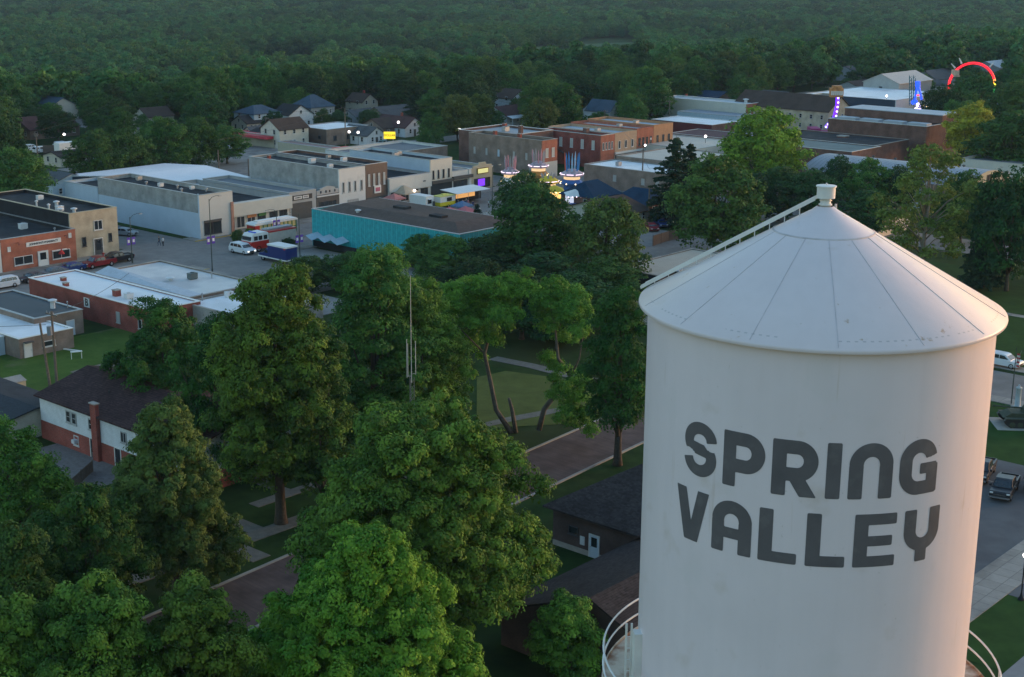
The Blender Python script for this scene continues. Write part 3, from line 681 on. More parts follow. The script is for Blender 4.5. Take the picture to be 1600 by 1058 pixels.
def ventp(root, x, y, z, h=.8, r=.12, cap=True, m=None):
    b = MB(); b.tube([(x,y,z-.02),(x,y,z+h)], r, 8)
    if cap: b.lathe([(.001,h+.3),(r*1.9,h+.12),(r*1.9,h-.02),(r,h-.05)], 12, (x,y,z))
    b.build('roof_vent', m or metalg, root)
def chimney(root, x, y, z, h=1.3, s=.6, m=None):
    b = MB(); b.box(x-s/2, x+s/2, y-s/2, y+s/2, z-.02, z+h, 0); b.box(x-s/2-.06, x+s/2+.06, y-s/2-.06, y+s/2+.06, z+h, z+h+.1, 1); b.build('chimney', [m or redb, conc], root)
redb = brick('red brick', (.23,.05,.038), (.29,.07,.05), (.2,.15,.13)); orgb = brick('orange brick', (.36,.105,.062), (.40,.13,.075), (.26,.2,.17))
darkb = brick('dark brick', (.13,.065,.052), (.17,.085,.065), (.14,.12,.11)); brnb = brick('brown brick', (.21,.155,.125), (.25,.185,.15), (.2,.17,.15))
tanb = brick('tan brick', (.40,.34,.245), (.44,.375,.27), (.34,.3,.24)); cmu = brick('block wall', (.30,.295,.28), (.33,.32,.305), (.24,.235,.225), .4, .2)
tanst = mat('tan stucco', (.42,.37,.27), .9, .08, .8); cream = mat('cream panel', (.52,.50,.44), .8, .06, .6)
whs = mat('white stucco', (.58,.575,.55), .8, .06, .5, stain=((.42,.40,.37), .4, .58, .5)); blwh = mat('pale blue grey wall', (.43,.50,.57), .8, .06, .4)
gray = mat('grey stucco', (.36,.355,.34), .9, .1, .5); brwn = lined('brown siding', (.10,.07,.058), (.05,.035,.03), .3, 3)
blk = mat('black and shaded wall', (.022,.024,.028), .8, .3, .5); navyw = mat('navy wall', (.02,.035,.06), .6); charc = mat('charcoal front', (.06,.062,.062), .6)
signw = mat('sign white', (.66,.65,.62), .6, .04); signb = mat('sign dark', (.03,.03,.032), .5); yel = glow('yellow lit sign', (.9,.62,.03), .9)
txt = mat('sign ink', (.04,.035,.035), .6, 0)
# --- pharmacy row
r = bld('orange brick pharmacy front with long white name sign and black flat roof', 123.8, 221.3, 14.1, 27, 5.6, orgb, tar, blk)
for x in (3.9, 11.1): win(r, 'F', x, .9, 3.4, 1.45, wfr, glass2, mull=1)
d = door(r, 'F', 7.6, 1.8, 2.6, signw, glz=.45)
s = band(r, 'F', 4.6, 11.2, 3.75, 4.5, .08, signw, 'name_sign'); text(s, "JOHNSON'S PHARMACY", .5, 'F', 7.9, 4.12, txt, .10)
for x, z in ((1.4,3.4), (13.0,4.2)): win(r, 'F', x, z, .55, .85, signw, signw, name='plaque', sill=False)
for x in (2.9, 11.9): b = MB(); b.tube([(x,0,4.7),(x,-.6,4.85),(x,-.75,4.6)], .05, 6); b.lathe([(.05,.1),(.22,-.08)], 10, (x,-.78,4.55)); b.build('wall_lamp', redb, r)
hvac(r, 9.5, 9, 5.05, .95, duct); ventp(r, 12, 3, 5.05, .5); ventp(r, 4, 17, 5.05, .6)
b = MB(); b.box(9.3, 12.2, -.12, -.10, 2.35, 2.5); b.build('awning_strip', signw, r)
b = MB(); b.lathe([(.001,.9),(.55,.05),(.5,.0)], 8, (10.2,-1.6,2.0)); b.tube([(10.2,-1.6,0.1),(10.2,-1.6,2.9)], .02, 5)
um = b.build('patio_umbrella', mat('red canvas', (.45,.04,.04), .8)); um.parent = None; x, y = W(123.8, 221.3); um.location = (x, y, 0); um.rotation_euler.z = ROT
tag(um, 'small red umbrella open on the pavement before the pharmacy window', 'umbrella')
r = bld('tan brick two-storey corner building with one upper window and black roof', 137.95, 222.9, 9.6, 30, 8.0, tanb, tar, blk, cope=tanst)  # black side wall: the shade above the pharmacy roof is put into its colour
win(r, 'F', 5.6, 4.5, 1.7, 1.7, wfr, glass, mull=1); win(r, 'F', 2.6, 1.9, .8, 1.7, dfr); win(r, 'F', 7.9, 2.1, .7, 1.5, dfr)
door(r, 'F', 5.4, 1.7, 2.9, charc, signw, .3)
for q, (x, y) in enumerate(((3,3.2),(1.6,9),(1.2,4.6),(2.2,14),(5,12))): ventp(r, x, y, 7.45, .7+.2*(q%2), .3 if q%2 == 0 else .16, m=duct)
hvac(r, 2.2, 6.5, 7.45, .9, duct); hvac(r, 6.5, 20, 7.45, .8, duct)
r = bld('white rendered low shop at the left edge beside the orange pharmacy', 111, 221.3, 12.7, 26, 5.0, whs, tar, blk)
win(r, 'F', 11.3, 2.3, 1.6, 1.4, dfr, glass, mull=1); door(r, 'F', 11.2, 1.3, 2.1, signw, glz=.5); win(r, 'F', 7, .9, 3, 1.7, dfr, glass2, mull=1)
r = bld('low dark shed-roofed shop at the back of the tan corner building', 137.9, 256, 9.5, 14, 4.6, whs, tar, gray)
# --- west block corner: two-tone long building
r = bld('long two-tone grey and pale blue corner building with plain cream front', 164.5, 221.6, 7.8, 33, 8.25, mat('pale front', (.50,.49,.455), .8, .05, .4), tar, cmu, par=.7)
b = MB(); b.box(-.05, 0, .3, 33, 0, 4.9); b.build('painted_wall_band', blwh, r); b = MB(); b.box(-.06, 0, -.06, .3, 0, 8.6); b.build('corner_pilaster', blwh, r)
b = MB(); b.box(7.2, 7.8, -.25, 0, 0, 6.2); b.build('pilaster', mat('salmon stucco', (.38,.2,.145), .9), r)
win(r, 'F', 2.9, .7, 4.0, 2.3, dfr, glass2, mull=1); band(r, 'F', .9, 4.9, 3.05, 3.4, .25, charc, 'canopy')
for x, y in ((2,8),(4,12),(5.5,5),(2.5,20)): ventp(r, x, y, 7.9, .5, .16)
hvac(r, 5.2, 9.0, 7.9, .6, duct); hvac(r, 3, 16, 7.9, .7, duct); hvac(r, 5, 26, 7.9, .8)
r = bld('low pale blue rear wing behind the long two-tone building', 164.5, 254.8, 7.8, 12, 6.2, blwh, tar, blwh)
r = bld('cream panelled low shop with recessed glass front and sagging dark roof', 172.35, 224.6, 16.3, 30, 5.25, cream, tar, gray, par=1.3)
b = MB(); b.box(0, 16.3, -1.0, -.05, 2.75, 5.3); b.build('fascia', cream, r)
for k, x in enumerate((1.6, 4.0, 6.6, 9.2, 12.2, 14.7)): win(r, 'F', x, .3, 2.0, 2.2, wfr if k < 3 else dfr, glass2, mull=1, sill=False)
band(r, 'F', 5.6, 7.8, 2.0, 2.65, .2, mat('orange banner', (.5,.2,.08), .7), 'banner'); band(r, 'F', 8.4, 10.2, 2.0, 2.6, .2, mat('green banner', (.06,.2,.06), .7), 'banner')
r = bld('wide grey membrane roofed hall rising behind the cream shop', 173, 256, 27, 3, 4.4, gray, tarlite, gray)
r = bld('grey shop with black sign board holding two white word panels', 188.75, 224.6, 7.0, 28, 5.6, gray, tarlite, gray, cope=gray)
b = MB(); fbox(b, 'F', .5, 5.9, 0.0, 3.4, .01, .06); b.build('shopfront', charc, r)
s = band(r, 'F', .45, 5.9, 3.95, 4.95, .12, signb, 'name_sign')
for a, c, t in ((1.1,3.15,'GAMING'), (3.4,4.95,'PLACE')):
    p = MB(); fbox(p, 'F', a, c, 4.15, 4.75, .12, .15); p.build('word_panel', signw, s); text(s, t, .4, 'F', (a+c)/2, 4.45, txt, .16)
r = bld('narrow grey shop with stepped gable parapet and dark cornice', 195.85, 224.6, 6.2, 28, 4.3, charc, tarlite, gray, par=.3)
b = MB(); b.add([(x, y, z) for y in (-.02, .28) for x, z in ((.1,4.3),(.1,5.2),(1.1,5.2),(1.1,5.55),(3.1,6.0),(5.1,5.55),(5.1,5.2),(6.1,5.2),(6.1,4.3))], [tuple(range(9)), tuple(range(17,8,-1))]+[(i,(i+1)%9,9+(i+1)%9,9+i) for i in range(9)]); b.build('gable_parapet', gray, r)
band(r, 'F', 0, 6.2, 3.9, 4.15, .3, whs, 'cornice'); win(r, 'F', 3.1, .5, 4.6, 2.4, dfr, glass2, mull=3, sill=False)
for x in (1.2, 2.6, 3.6, 5.0): win(r, 'F', x, 4.6, .3, .5, dfr, sill=False)
r = bld('tall white rendered two-storey building with four narrow arched windows', 202.1, 224.6, 7.4, 29, 8.95, whs, tar, cmu)
for x in (1.2, 2.9, 4.5, 6.3): win(r, 'F', x, 4.0, .55, 2.2, gray, glass2, fw=.12)
win(r, 'F', 3.8, .5, 3, 1.9, gray, gray, mull=1)
for y in (8, 13, 19): win(r, 'S', y, 4.2, .8, 1.2, gray, gray)
hvac(r, 3, 6, 8.4, .8, duct); hvac(r, 5, 14, 8.4, 1, duct); chimney(r, 1.5, 24, 8.3, 1.2)
r = bld('tall brown sided two-storey building with four white arched windows', 209.6, 224.6, 6.3, 29, 9.15, brwn, tar, darkb)
for x in (.95, 2.4, 3.85, 5.35): win(r, 'F', x, 4.6, .5, 2.5, wfr, cream, fw=.1)
s = band(r, 'F', 2.4, 4.3, 2.9, 4.5, .12, signw, 'hanging_sign'); b = MB(); fbox(b, 'F', 2.7, 4.0, 3.25, 4.1, .12, .15); b.build('emblem', mat('pink emblem', (.4,.1,.15), .7), s)
band(r, 'F', .2, 6.1, .2, 2.2, .05, charc, 'shopfront'); hvac(r, 3, 10, 8.6, .9, duct); hvac(r, 4, 16, 8.6, .7)
r = bld('low white banded shop between brown building and cream two-storey', 216, 224.6, 12.9, 24, 5.55, mat('pale green white', (.50,.51,.48), .8, .05, .5), tar, gray)
band(r, 'F', 0, 12.9, 2.6, 5.5, .5, mat('pale green white', (.5,.51,.48)), 'fascia')
for x in (2, 5, 8, 11): win(r, 'F', x, .3, 2.2, 2.1, dfr, glass2, mull=1, sill=False)
text(r, 'MAIN', .35, 'F', 10.6, 4.0, txt, .52)
r = bld('cream two-storey building with four dark narrow windows and blue side wall', 229, 224.6, 6.9, 26, 8.2, mat('cream stucco', (.56,.53,.46), .8, .05, .5), tar, blwh)
for x in (.9, 2.5, 4.1, 5.8): win(r, 'F', x, 4.0, .5, 1.9, dfr, glass)
b = MB(); fbox(b, 'F', .1, 6.8, .1, 2.9, .01, .05); b.build('shopfront', glass2, r); hvac(r, 2, 13, 7.6, .9); hvac(r, 4, 14, 7.6, .9)
band(r, 'F', 0, 6.9, 3.0, 3.6, .6, charc, 'canopy')
r = bld('single-storey glass shopfront with white piers under dark canopy', 235.95, 224.6, 6.2, 26, 5.0, whs, tarlite, whs)
win(r, 'F', 2.6, .4, 4.6, 2.5, dfr, glass2, mull=3, sill=False); band(r, 'F', -.2, 6.2, 3.2, 3.9, .7, charc, 'canopy'); band(r, 'F', 5.3, 6.1, 0, 5, .15, whs, 'pier')
r = bld('tan shop with curved stepped parapet and small lit yellow sign', 242.2, 224.6, 7.3, 26, 5.0, tanst, tarlite, tanst)
b = MB(); b.add([(x, y, z) for y in (-.03, .27) for x, z in ((.5,5.09),(.5,5.5),(2.2,5.6),(2.6,6.2),(4.7,6.2),(5.1,5.6),(6.8,5.5),(6.8,5.09))], [tuple(range(8)), tuple(range(15,7,-1))]+[(i,(i+1)%8,8+(i+1)%8,8+i) for i in range(8)]); b.build('parapet', tanst, r)
s = band(r, 'F', 1.8, 5.6, 3.6, 4.9, .2, mat('sign frame', (.2,.13,.05)), 'name_sign'); b = MB(); fbox(b, 'F', 2.0, 5.4, 3.75, 4.75, .2, .24); b.build('lit_panel', glow('pale lit sign', (.75,.72,.3), .45), s)
win(r, 'F', 3.6, .4, 5.4, 2.2, dfr, glass2, mull=2, sill=False); band(r, 'F', 2.2, 4.4, .8, 2.4, .12, glow('violet light', (.16,.03,.75), 1.0), 'violet_window')
# large grey roof and brick buildings across the side street
r = bld('broad low building with plain slate grey roof behind the tan shop', 264.6, 225.5, .6+2.5, 1, 3, gray, tarlite, gray)
bpy.data.objects.remove(r) if False else None
r2 = bld('wide low grey-roofed garage between the two brick buildings', 236.5, 251.5, 26, 16, 6.0, brnb, tarlite, whs)
r = bld('long brown brick two-storey building with orange front and blocked windows', 267.8, 225.2, 5.6, 24, 9.05, orgb, tar, brnb, cope=conc)
b = MB(); fbox(b, 'F', 0, 5.6, 0, 3.8, .0, .06); b.build('ground_floor_front', cream, r)
for x in (1.7, 4.0): win(r, 'F', x, 4.9, .95, 2.2, wfr, cream, mull=0)
for y in (5, 9, 14, 18, 22): win(r, 'S', y, 3.9, .9, 1.9, brnb, gray if y != 14 else blwh)
for y in (8, 16): chimney(r, .9, y, 8.5, 1.5, .8, redb)
r = bld('grey-roofed brick building with pale parapet rising behind the brown one', 273.5, 240, 16.2, 18, 8.6, darkb, mat('light grey roof', (.27,.29,.31), .7, .1, .3), darkb, cope=whs)
chimney(r, 8, 4, 8.0, 2.0, .9, darkb); chimney(r, 12, 13, 8.0, 1.6, .9); hvac(r, 9, 10, 8.0, 1.2)
r = bld('dark red brick two-storey building with white arched side windows', 290.6, 225.2, 5.6, 20, 8.3, orgb, tarlite, redb)
for y in (2.5, 6, 9.5, 13, 16.5): win(r, 'S', y, 4.6, .9, 2.3, wfr, cream)
for x in (.9, 2.1, 3.3, 4.5): win(r, 'F', x, 4.6, .6, 1.9, wfr, glass)
b = MB(); b.tube([(-.7,15,4.4),(-.7,6,1.0)], .1, 6); b.box(-1.2,-.05,14.5,17,4.2,4.35)
for k in range(12): b.box(-1.1,-.1,6.2+k*.75,6.6+k*.75,1.0+k*.29,1.08+k*.29)
b.build('fire_escape', charc, r); chimney(r, 4, 8, 7.7, 1.5, 1.2, darkb)
for q, (u, w_, m, lab) in enumerate(((296.3, 9.2, mat('peach stucco',(.42,.29,.2),.85), 'peach rendered two-storey front between red and orange brick'), (305.6, 7.2, orgb, 'narrow orange brick two-storey front with four arched windows'), (312.9, 8.6, mat('ochre brick',(.40,.215,.12),.9,.1,1), 'ochre two-storey end building with three tall upper windows'))):
    r = bld(lab, u, 225.2, w_, 22, 8.4+.35*q, m, mat('silver roof', (.33,.37,.41), .6, .08, .3), m, cope=m)
    for k in range(3+(q == 1)):
        x = w_*(k+.7)/(3.4+(q==1)); win(r, 'F', x, 4.4, .85, 2.0, dfr if q else wfr, glass)
    band(r, 'F', .2, w_-.2, .2, 2.9, .05, glass2, 'shopfront'); band(r, 'F', 0, w_, 3.1, 3.6, .3, whs, 'cornice'); hvac(r, 3, 8, 7.8+.35*q)
# --- teal boarded building and its roof
teal = lined('teal boards', (.008,.27,.31), (.06,.42,.45), 1.15, 3, line=.07, var=.28)
r = bld('teal panelled hall with brown flat roof on the near side of the street', 174.5, 164.5, 17, 37, 6.9, teal, mat('brown tar roof', (.105,.088,.08), .9, .15, .4, stain=((.07,.06,.055), .2, .5, .6)), teal, par=.25)
b = MB(); b.prism([(.9,.9),(16.1,.9),(14.5,6.5),(4.2,6.5)], 6.66, 6.67); P = [(.6,.6,6.66),(16.4,.6,6.66),(16.4,36.4,6.66),(.6,36.4,6.66),(4.2,5,7.9),(13,5,7.9),(13,33,7.9),(4.2,33,7.9)]
b = MB(); b.add(P, [(0,1,5,4),(1,2,6,5),(2,3,7,6),(3,0,4,7),(4,5,6,7)]); b.build('raised_roof', mat('brown gravel roof', (.10,.075,.064), .95, .18, 1), r)
for x, y in ((5,9),(7,20)): b = MB(); b.box(x, x+1.6, y, y+3, 7.88, 8.3); b.build('skylight', tar, r)
ventp(r, 2.2, 27, 7.1, .4, .3, m=duct)
b = MB()
for k in range(3):
    y = 35.5-k*3.4; b.add([(-.05,y-1.7,2.2),(-.05,y,2.9),(-.05,y+1.7,2.2),(-3.0,y+1.7,1.9),(-3.0,y,2.6),(-3.0,y-1.7,1.9)], [(0,1,4,5),(1,2,3,4)])
b.build('pleated_canopy', mat('pale blue canopy', (.36,.45,.52), .6), r)
b = MB(); b.box(-.04, 0, .2, 36.8, 0, 1.2); b.build('lower_wall', blk, r)
r = bld('low brown flat-roofed annexe past the teal hall', 176.5, 152, 15, 12.3, 5.2, darkb, tar, darkb)
# --- red brick corner with white roofs
r = bld('red brick corner shop with bright white membrane roof nearest the alley', 115.2, 167.0, 8.2, 31.6, 3.95, redb, whiteroof, redb, par=.12, cope=signw)
for x, y in ((4.5,24),(6.3,27.5)): chimney(r, x-3.5, y-1, 3.8, .5, .7, redb)
chimney(r, 2.4, 12.0, 3.8, .9, .9); hvac(r, 2.6, 9.3, 3.8, .8, duct)
s = band(r, 'S', 15.4, 16.8, 1.9, 3.3, .05, signw, 'painted_panel'); text(s, 'B', 1.5, 'S', 16.1, 2.6, txt, .07, bold=.05); s.location.x = 0
win(r, 'S', 8.3, .9, .9, 1.6, gray, gray); win(r, 'S', 3, .9, .9, 1.4, gray, glass)
r = bld('white-roofed corner building with sloping grey valley beside the street', 123.6, 170, 13.2, 25.2, 3.9, brnb, mat('off-white roof', (.56,.55,.53), .7, .07, .25, stain=((.33,.34,.36), .1, .5, .6)), brnb, par=.15, cope=conc)
hvac(r, 8.5, 10.5, 3.75, .95, mat('dark green unit', (.09,.12,.12), .6)); ventp(r, 5.5, 12, 3.75, .4, .35, m=duct); ventp(r, 11, 9, 3.75, .5, .08); b = MB(); b.add([(.35,.4,3.76),(3.2,.4,3.76),(.35,24.8,3.76),(3.2,24.8,4.6),(3.4,.4,3.8)], [(0,1,3,2)]); b.build('roof_valley', mat('grey blue membrane', (.40,.43,.47), .6), r)
r = bld('small white flat-roofed rear building half hidden by the big tree', 122, 155.2, 14, 14.2, 3.6, cmu, whiteroof, cmu, par=.1, cope=conc)
hvac(r, 7, 12.5, 3.5, .8, duct); ventp(r, 12.5, 6, 3.5, .6, .2); ventp(r, 3, 13.5, 3.5, .9, .1)
r = bld('low tan-walled building with dark membrane roof and kitchen vent', 103.0, 177.0, 7.6, 18.2, 3.35, brnb, mat('blue black roof', (.05,.06,.07), .7, .15, .4), brnb, par=.08, cope=metalg)
ventp(r, 5.4, 4.0, 3.3, 1.1, .34, m=duct); ventp(r, 6.8, 2.5, 3.3, .8, .06); door(r, 'F', 5.5, 1.1, 2.1, blwh)
r = bld('light brown low building with white overhanging flat roof by the yard', 97.1, 171, 8.1, 20, 2.7, brnb, whiteroof, brnb, par=.05, cope=signw)
door(r, 'F', 1.2, 1.0, 2.0, signw); win(r, 'F', 4.3, .95, 1.9, .8, wfr, glass); band(r, 'F', .6, 1.8, 2.1, 2.2, .7, charc, 'door_canopy')
r = bld('low pale shed-roofed outbuilding at the left edge under the white roof', 88.6, 174.5, 8.4, 14, 2.5, blwh, whiteroof, blwh, par=.05, cope=signw)
# beige garden shed
x, y = W(85.0, 155.2); r = thing('garden_shed', 'beige metal garden shed with double doors on the bright lawn', 'shed', (x, y, 0), ROT)
beige = mat('beige metal', (.42,.36,.27), .6, .06, 1)
b = MB(); b.box(0, 3.6, 0, 2.7, 0, 2.1); b.build('body', beige, r)
b = MB(); b.add([(-.12,-.12,2.1),(3.72,-.12,2.1),(3.72,2.82,2.1),(-.12,2.82,2.1),(-.12,1.35,2.55),(3.72,1.35,2.55)], [(0,1,5,4),(2,3,4,5),(0,4,3),(1,2,5),(0,3,2,1)]); b.build('roof', mat('shed roof', (.3,.27,.23), .7), r)
for k in range(2): b = MB(); b.box(.5+k*1.35, 1.8+k*1.35, -.04, 0, .1, 1.95); d = b.build('door', mat('pale yellow door', (.5,.42,.27), .6), r); c = MB(); c.box(1.66+k*.22, 1.7+k*.22, -.09, -.04, .9, 1.1); c.build('handle', dfr, d)
occupy(84, 154, 89, 160)
# --- gable house kit
SH = {}
def shingle(name, c):
    return mat('shingle '+name, c, .9, .22, 3.5, bump=.2, stain=(tuple(q*.6 for q in c), .35, .5, .5))
def gable(label, u0, v0, du, dv, he, hr, wall, roof, axis='u', name='house', low=None, hip=0., over=.4, group=None, wins=True, rot=None, chim=False, trim=None, porch=False, z0=0, cl=True, cat='house'):
    """house with a pitched roof; ridge along axis; hip insets the ridge ends"""
    x, y = W(u0, v0); root = thing(name, label, cat, (x, y, z0), ROT if rot is None else rot, group)
    b = MB()
    if axis == 'u':
        pr = [(0,-.3),(0,he),(0 if hip else dv/2, he) if hip else (dv/2, hr-.12),(dv,he),(dv,-.3)]
        if hip: b.box(0, du, 0, dv, -.3, he)
        else: b.add([(0,0,-.3),(0,dv,-.3),(0,dv,he),(0,dv/2,hr-.12),(0,0,he),(du,0,-.3),(du,dv,-.3),(du,dv,he),(du,dv/2,hr-.12),(du,0,he)], [(0,1,2,3,4),(9,8,7,6,5),(0,4,9,5),(1,6,7,2)])
    else:
        if hip: b.box(0, du, 0, dv, -.3, he)
        else: b.add([(0,0,-.3),(du,0,-.3),(du,0,he),(du/2,0,hr-.12),(0,0,he),(0,dv,-.3),(du,dv,-.3),(du,dv,he),(du/2,dv,hr-.12),(0,dv,he)], [(4,3,2,1,0),(5,6,7,8,9),(0,5,9,4),(2,7,6,1)])
    b.build('wall', wall, root)
    o = over; t = .16; R = MB(); sl = (hr-he)/((dv if axis == 'u' else du)/2); ze = he-o*sl
    def slab(pts):
        n = len(pts); R.add([(p[0],p[1],p[2]) for p in pts]+[(p[0],p[1],p[2]-t) for p in pts], [tuple(range(n)), tuple(range(2*n-1,n-1,-1))]+[(i,n+i,n+(i+1)%n,(i+1)%n) for i in range(n)])
    if axis == 'u':
        a, c = (-o+hip, du+o-hip); A=(-o,-o,ze); B=(du+o,-o,ze); C_=(du+o,dv+o,ze); D=(-o,dv+o,ze); E=(a,dv/2,hr); F_=(c,dv/2,hr)
    else:
        a, c = (-o+hip, dv+o-hip); A=(du+o,-o,ze); B=(du+o,dv+o,ze); C_=(-o,dv+o,ze); D=(-o,-o,ze); E=(du/2,a,hr); F_=(du/2,c,hr)
    slab([A,B,F_,E]); slab([C_,D,E,F_])
    if hip: slab([D,A,E]); slab([B,C_,F_])
    rf = R.build('roof', roof, root)
    if chim: c2 = MB(); c2.box(du*.6, du*.6+.6, dv*.45, dv*.45+.6, hr-1.2, hr+.8); c2.build('chimney', redb, rf)
    if wins:
        fl = 2 if he > 4.6 else 1
        for f in range(fl):
            for k in range(max(2, int(du/3.2))): win(root, 'F', du*(k+.6)/(max(2, int(du/3.2))+.2), 1.0+f*2.8, .9, 1.3, wfr if wall is not whs else gray, glass, cross=True)
            for k in range(max(2, int(dv/3.6))): win(root, 'S', dv*(k+.6)/(max(2, int(dv/3.6))+.2), 1.0+f*2.8, .9, 1.3, gray, glass, cross=True)
        if fl == 1 and not hip and hr-he > 1.8: win(root, 'S' if axis == 'u' else 'F', (dv if axis == 'u' else du)/2, he+.1, .7, 1.0, gray, glass)
        door(root, 'F', du*.5, .95, 2.1, charc)
    if porch: p = MB(); p.add([(-.2,-2.4,2.5),(du+.2,-2.4,2.5),(du+.2,-.02,3.1),(-.2,-.02,3.1)], [(0,1,2,3)]); p.box(-.1,du+.1,-2.3,-2.2,2.3,2.45); [p.box(q-.08,q+.08,-2.35,-2.2,0,2.3) for q in np.linspace(.1,du-.1,4)]; p.build('porch', wall, root)
    if rot is None: occupy(u0-1, v0-1, u0+du+1, v0+dv+1)
    if cl:
        q = [screen(*W(u0+a*du, v0+c_*dv), zz) for a in (0,1) for c_ in (0,1) for zz in (1.5, hr)]
        clear(min(p[0] for p in q), min(p[1] for p in q), max(p[0] for p in q), max(p[1] for p in q), math.hypot(*W(u0, v0)))
    return root
ws = lined('white siding', (.56,.58,.60), (.42,.44,.46), .18, 2, line=.1); bs = lined('blue white siding', (.36,.46,.53), (.28,.36,.42), .18, 2, line=.1); cs = lined('cream siding', (.46,.43,.36), (.36,.33,.27), .18, 2, line=.1)
gs = lined('grey siding', (.26,.28,.29), (.2,.21,.22), .18, 2, line=.1)
sbr = shingle('brown', (.072,.05,.04)); sgr = shingle('grey', (.085,.09,.095)); sbl = shingle('slate blue', (.055,.085,.12)); smr = shingle('maroon', (.085,.045,.042)); sdk = shingle('dark', (.035,.033,.034)); snv = shingle('navy', (.015,.04,.075))
# two-storey flats with white upper wall and brick below
r = gable('two-storey flats, white siding over red brick, brown shingle roof', 81.5, 113.0, 13.0, 27.2, 5.1, 6.9, ws, courses(shingle('plum', (.058,.033,.032)), .09), 'v', 'apartment_building', over=.45, wins=False, cat='building')
b = MB(); b.box(-.05, 0, 0, 27.2, -.2, 2.1); b.box(-.05, 13, -.05, 0, -.2, 2.1); b.build('brick_base', redb, r)
b = MB(); b.box(-.5, -.05, 15.6, 16.6, 0, 6.3, 0); b.box(-.58, .03, 15.52, 16.68, 6.3, 6.42, 1); b.build('chimney', [redb, conc], r)
for y in (21.6, 20.5): win(r, 'S', y, 3.0, .85, 1.3, gray, glass, cross=True)
win(r, 'S', 17.4, 3.1, .7, 1.2, gray, glass, cross=True); win(r, 'S', 11.4, 3.0, 1.0, 1.2, gray, glass, mull=1); win(r, 'S', 20.3, .7, .9, 1.1, wfr, glass, cross=True); win(r, 'S', 8, 3.0, 1.0, 1.2, gray, glass)
door(r, 'S', 17.1, 1.0, 2.1, charc, signw, .3); door(r, 'S', 12.6, 1.0, 2.1, signb, signw, .3)
b = MB(); b.box(-.5, -.05, 20.0, 20.6, 1.0, 1.4); b.build('window_air_conditioner', duct, r)
for x, y in ((3.5,19),(8.2,24),(9.2,16),(4,12)): ventp(r, x, y, 5.1+min(x,13-x)*.277-.02, .25, .07, False, charc)
r = gable('low dark-roofed garage joined to the white flats, cream wall', 76.5, 140.8, 9.6, 22, 2.6, 3.5, cs, shingle('blue black', (.04,.045,.052)), 'v', 'garage', wins=False, cat='garage')
b = MB(); b.box(-.04, 0, 2, 9, 1.9, 2.1); b.build('wall_trim', redb, r)
# the dark hall below the tower (brown shingle roofs meeting at a valley)
shb = courses(shingle('church brown', (.055,.044,.042)), .08)
hallb = brick('hall brick', (.075,.05,.045), (.095,.062,.055), (.09,.08,.075))
r = gable('dark brick hall with broad brown shingle hip roof beyond the valley', 96.2, 66.5, 27, 12.6, 4.2, 8.0, hallb, shb, 'u', 'parish_hall', hip=5.5, over=.7, wins=False, cl=False, cat='building')
win(r, 'S', 10.2, 1.6, 1.1, .8, dfr, glass); door(r, 'S', 7.8, 1.0, 2.1, blwh, glz=.5); b = MB(); b.box(-.08, 0, 8.9, 9.4, .9, 1.7); b.build('meter_box', duct, r)
b = MB(); b.box(-.03, 0, 5, 12.6, 0, .5); b.build('plinth', conc, r)
r = gable('long dark brick hall wing with brown shingle gable roof under the tower', 78, 51.0, 34, 18.2, 3.3, 7.0, hallb, courses(shingle('hall brown', (.042,.034,.033)), .08), 'u', 'hall_wing', hip=0, over=.7, wins=False, cl=False, cat='building')
win(r, 'S', 12, 1.0, 1.3, 1.5, wfr, glass, mull=1); win(r, 'S', 6, 1.0, 1.3, 1.5, wfr, glass, mull=1)
occupy(60, 40, 125, 86)
# ---------------------------------------------------------------- houses behind the stores
OPENPX = [(430,206,700,240),(300,222,560,262),(60,222,125,250),(1195,150,1470,250),(1060,195,1240,262),(930,215,1060,300)]
def gp(label, px, py, du, dv, he, hr, wall, roof, axis='u', **k):
    """house whose near corner stands at ground pixel px,py"""
    u, v = U(px, py); q = .8; k.setdefault('over', .35)
    if 'hip' in k: k['hip'] *= q
    return gable(label, u, v, du*q, dv*q, he*.86, hr*q, wall, roof, axis, **k)
HS = 'houses beyond the stores'
gp('big white two-storey house with brown roof and cream long side', 437.5, 233, 13, 10, 6.2, 9.8, lined('warm white siding', (.55,.5,.42), (.45,.4,.34), .18, 2, line=.1), sbr, 'u')
gp('small blue-white lean house with porch left of the big white house', 408, 229, 12, 9, 3.2, 5.4, bs, sdk, 'v', porch=False)
gp('pale blue two-storey hip-roofed house at the edge of the dark trees', 398, 206, 13, 12, 6.2, 9.2, bs, sbl, 'u', hip=5)
gp('small tan gabled house at the left of the cluster', 386, 208, 8, 9, 3.4, 6.2, cs, sdk, 'u'); gp('small cream gabled cottage beside the red canopy', 399, 224, 7, 8, 3.0, 5.6, cs, sgr, 'u')
gp('white gabled house with dark roof just before the grey hip-roofed house', 452, 203, 12, 10, 5.2, 9.0, ws, sdk, 'v')
gp('tall grey house with a slate blue pyramid roof under dark trees', 487, 199, 12, 12, 7.2, 11.8, gs, sbl, 'u', hip=5.2)
gp('grey bungalow with blue-grey roof beside the dark round tree', 556, 197, 12, 9, 3.4, 6.0, gs, sgr, 'u'); gp('yellow-trimmed gable peeking from dark trees above the bungalow', 566, 182, 9, 10, 5.5, 9.0, cs, sbr, 'v', chim=True)
gp('long low white house with grey roof behind the yard', 538, 224, 17, 8.5, 3.2, 5.2, ws, sdk, 'v'); gp('white gabled house with porch left of the yellow sign', 574, 228, 9, 14, 3.3, 6.2, ws, sgr, 'v')
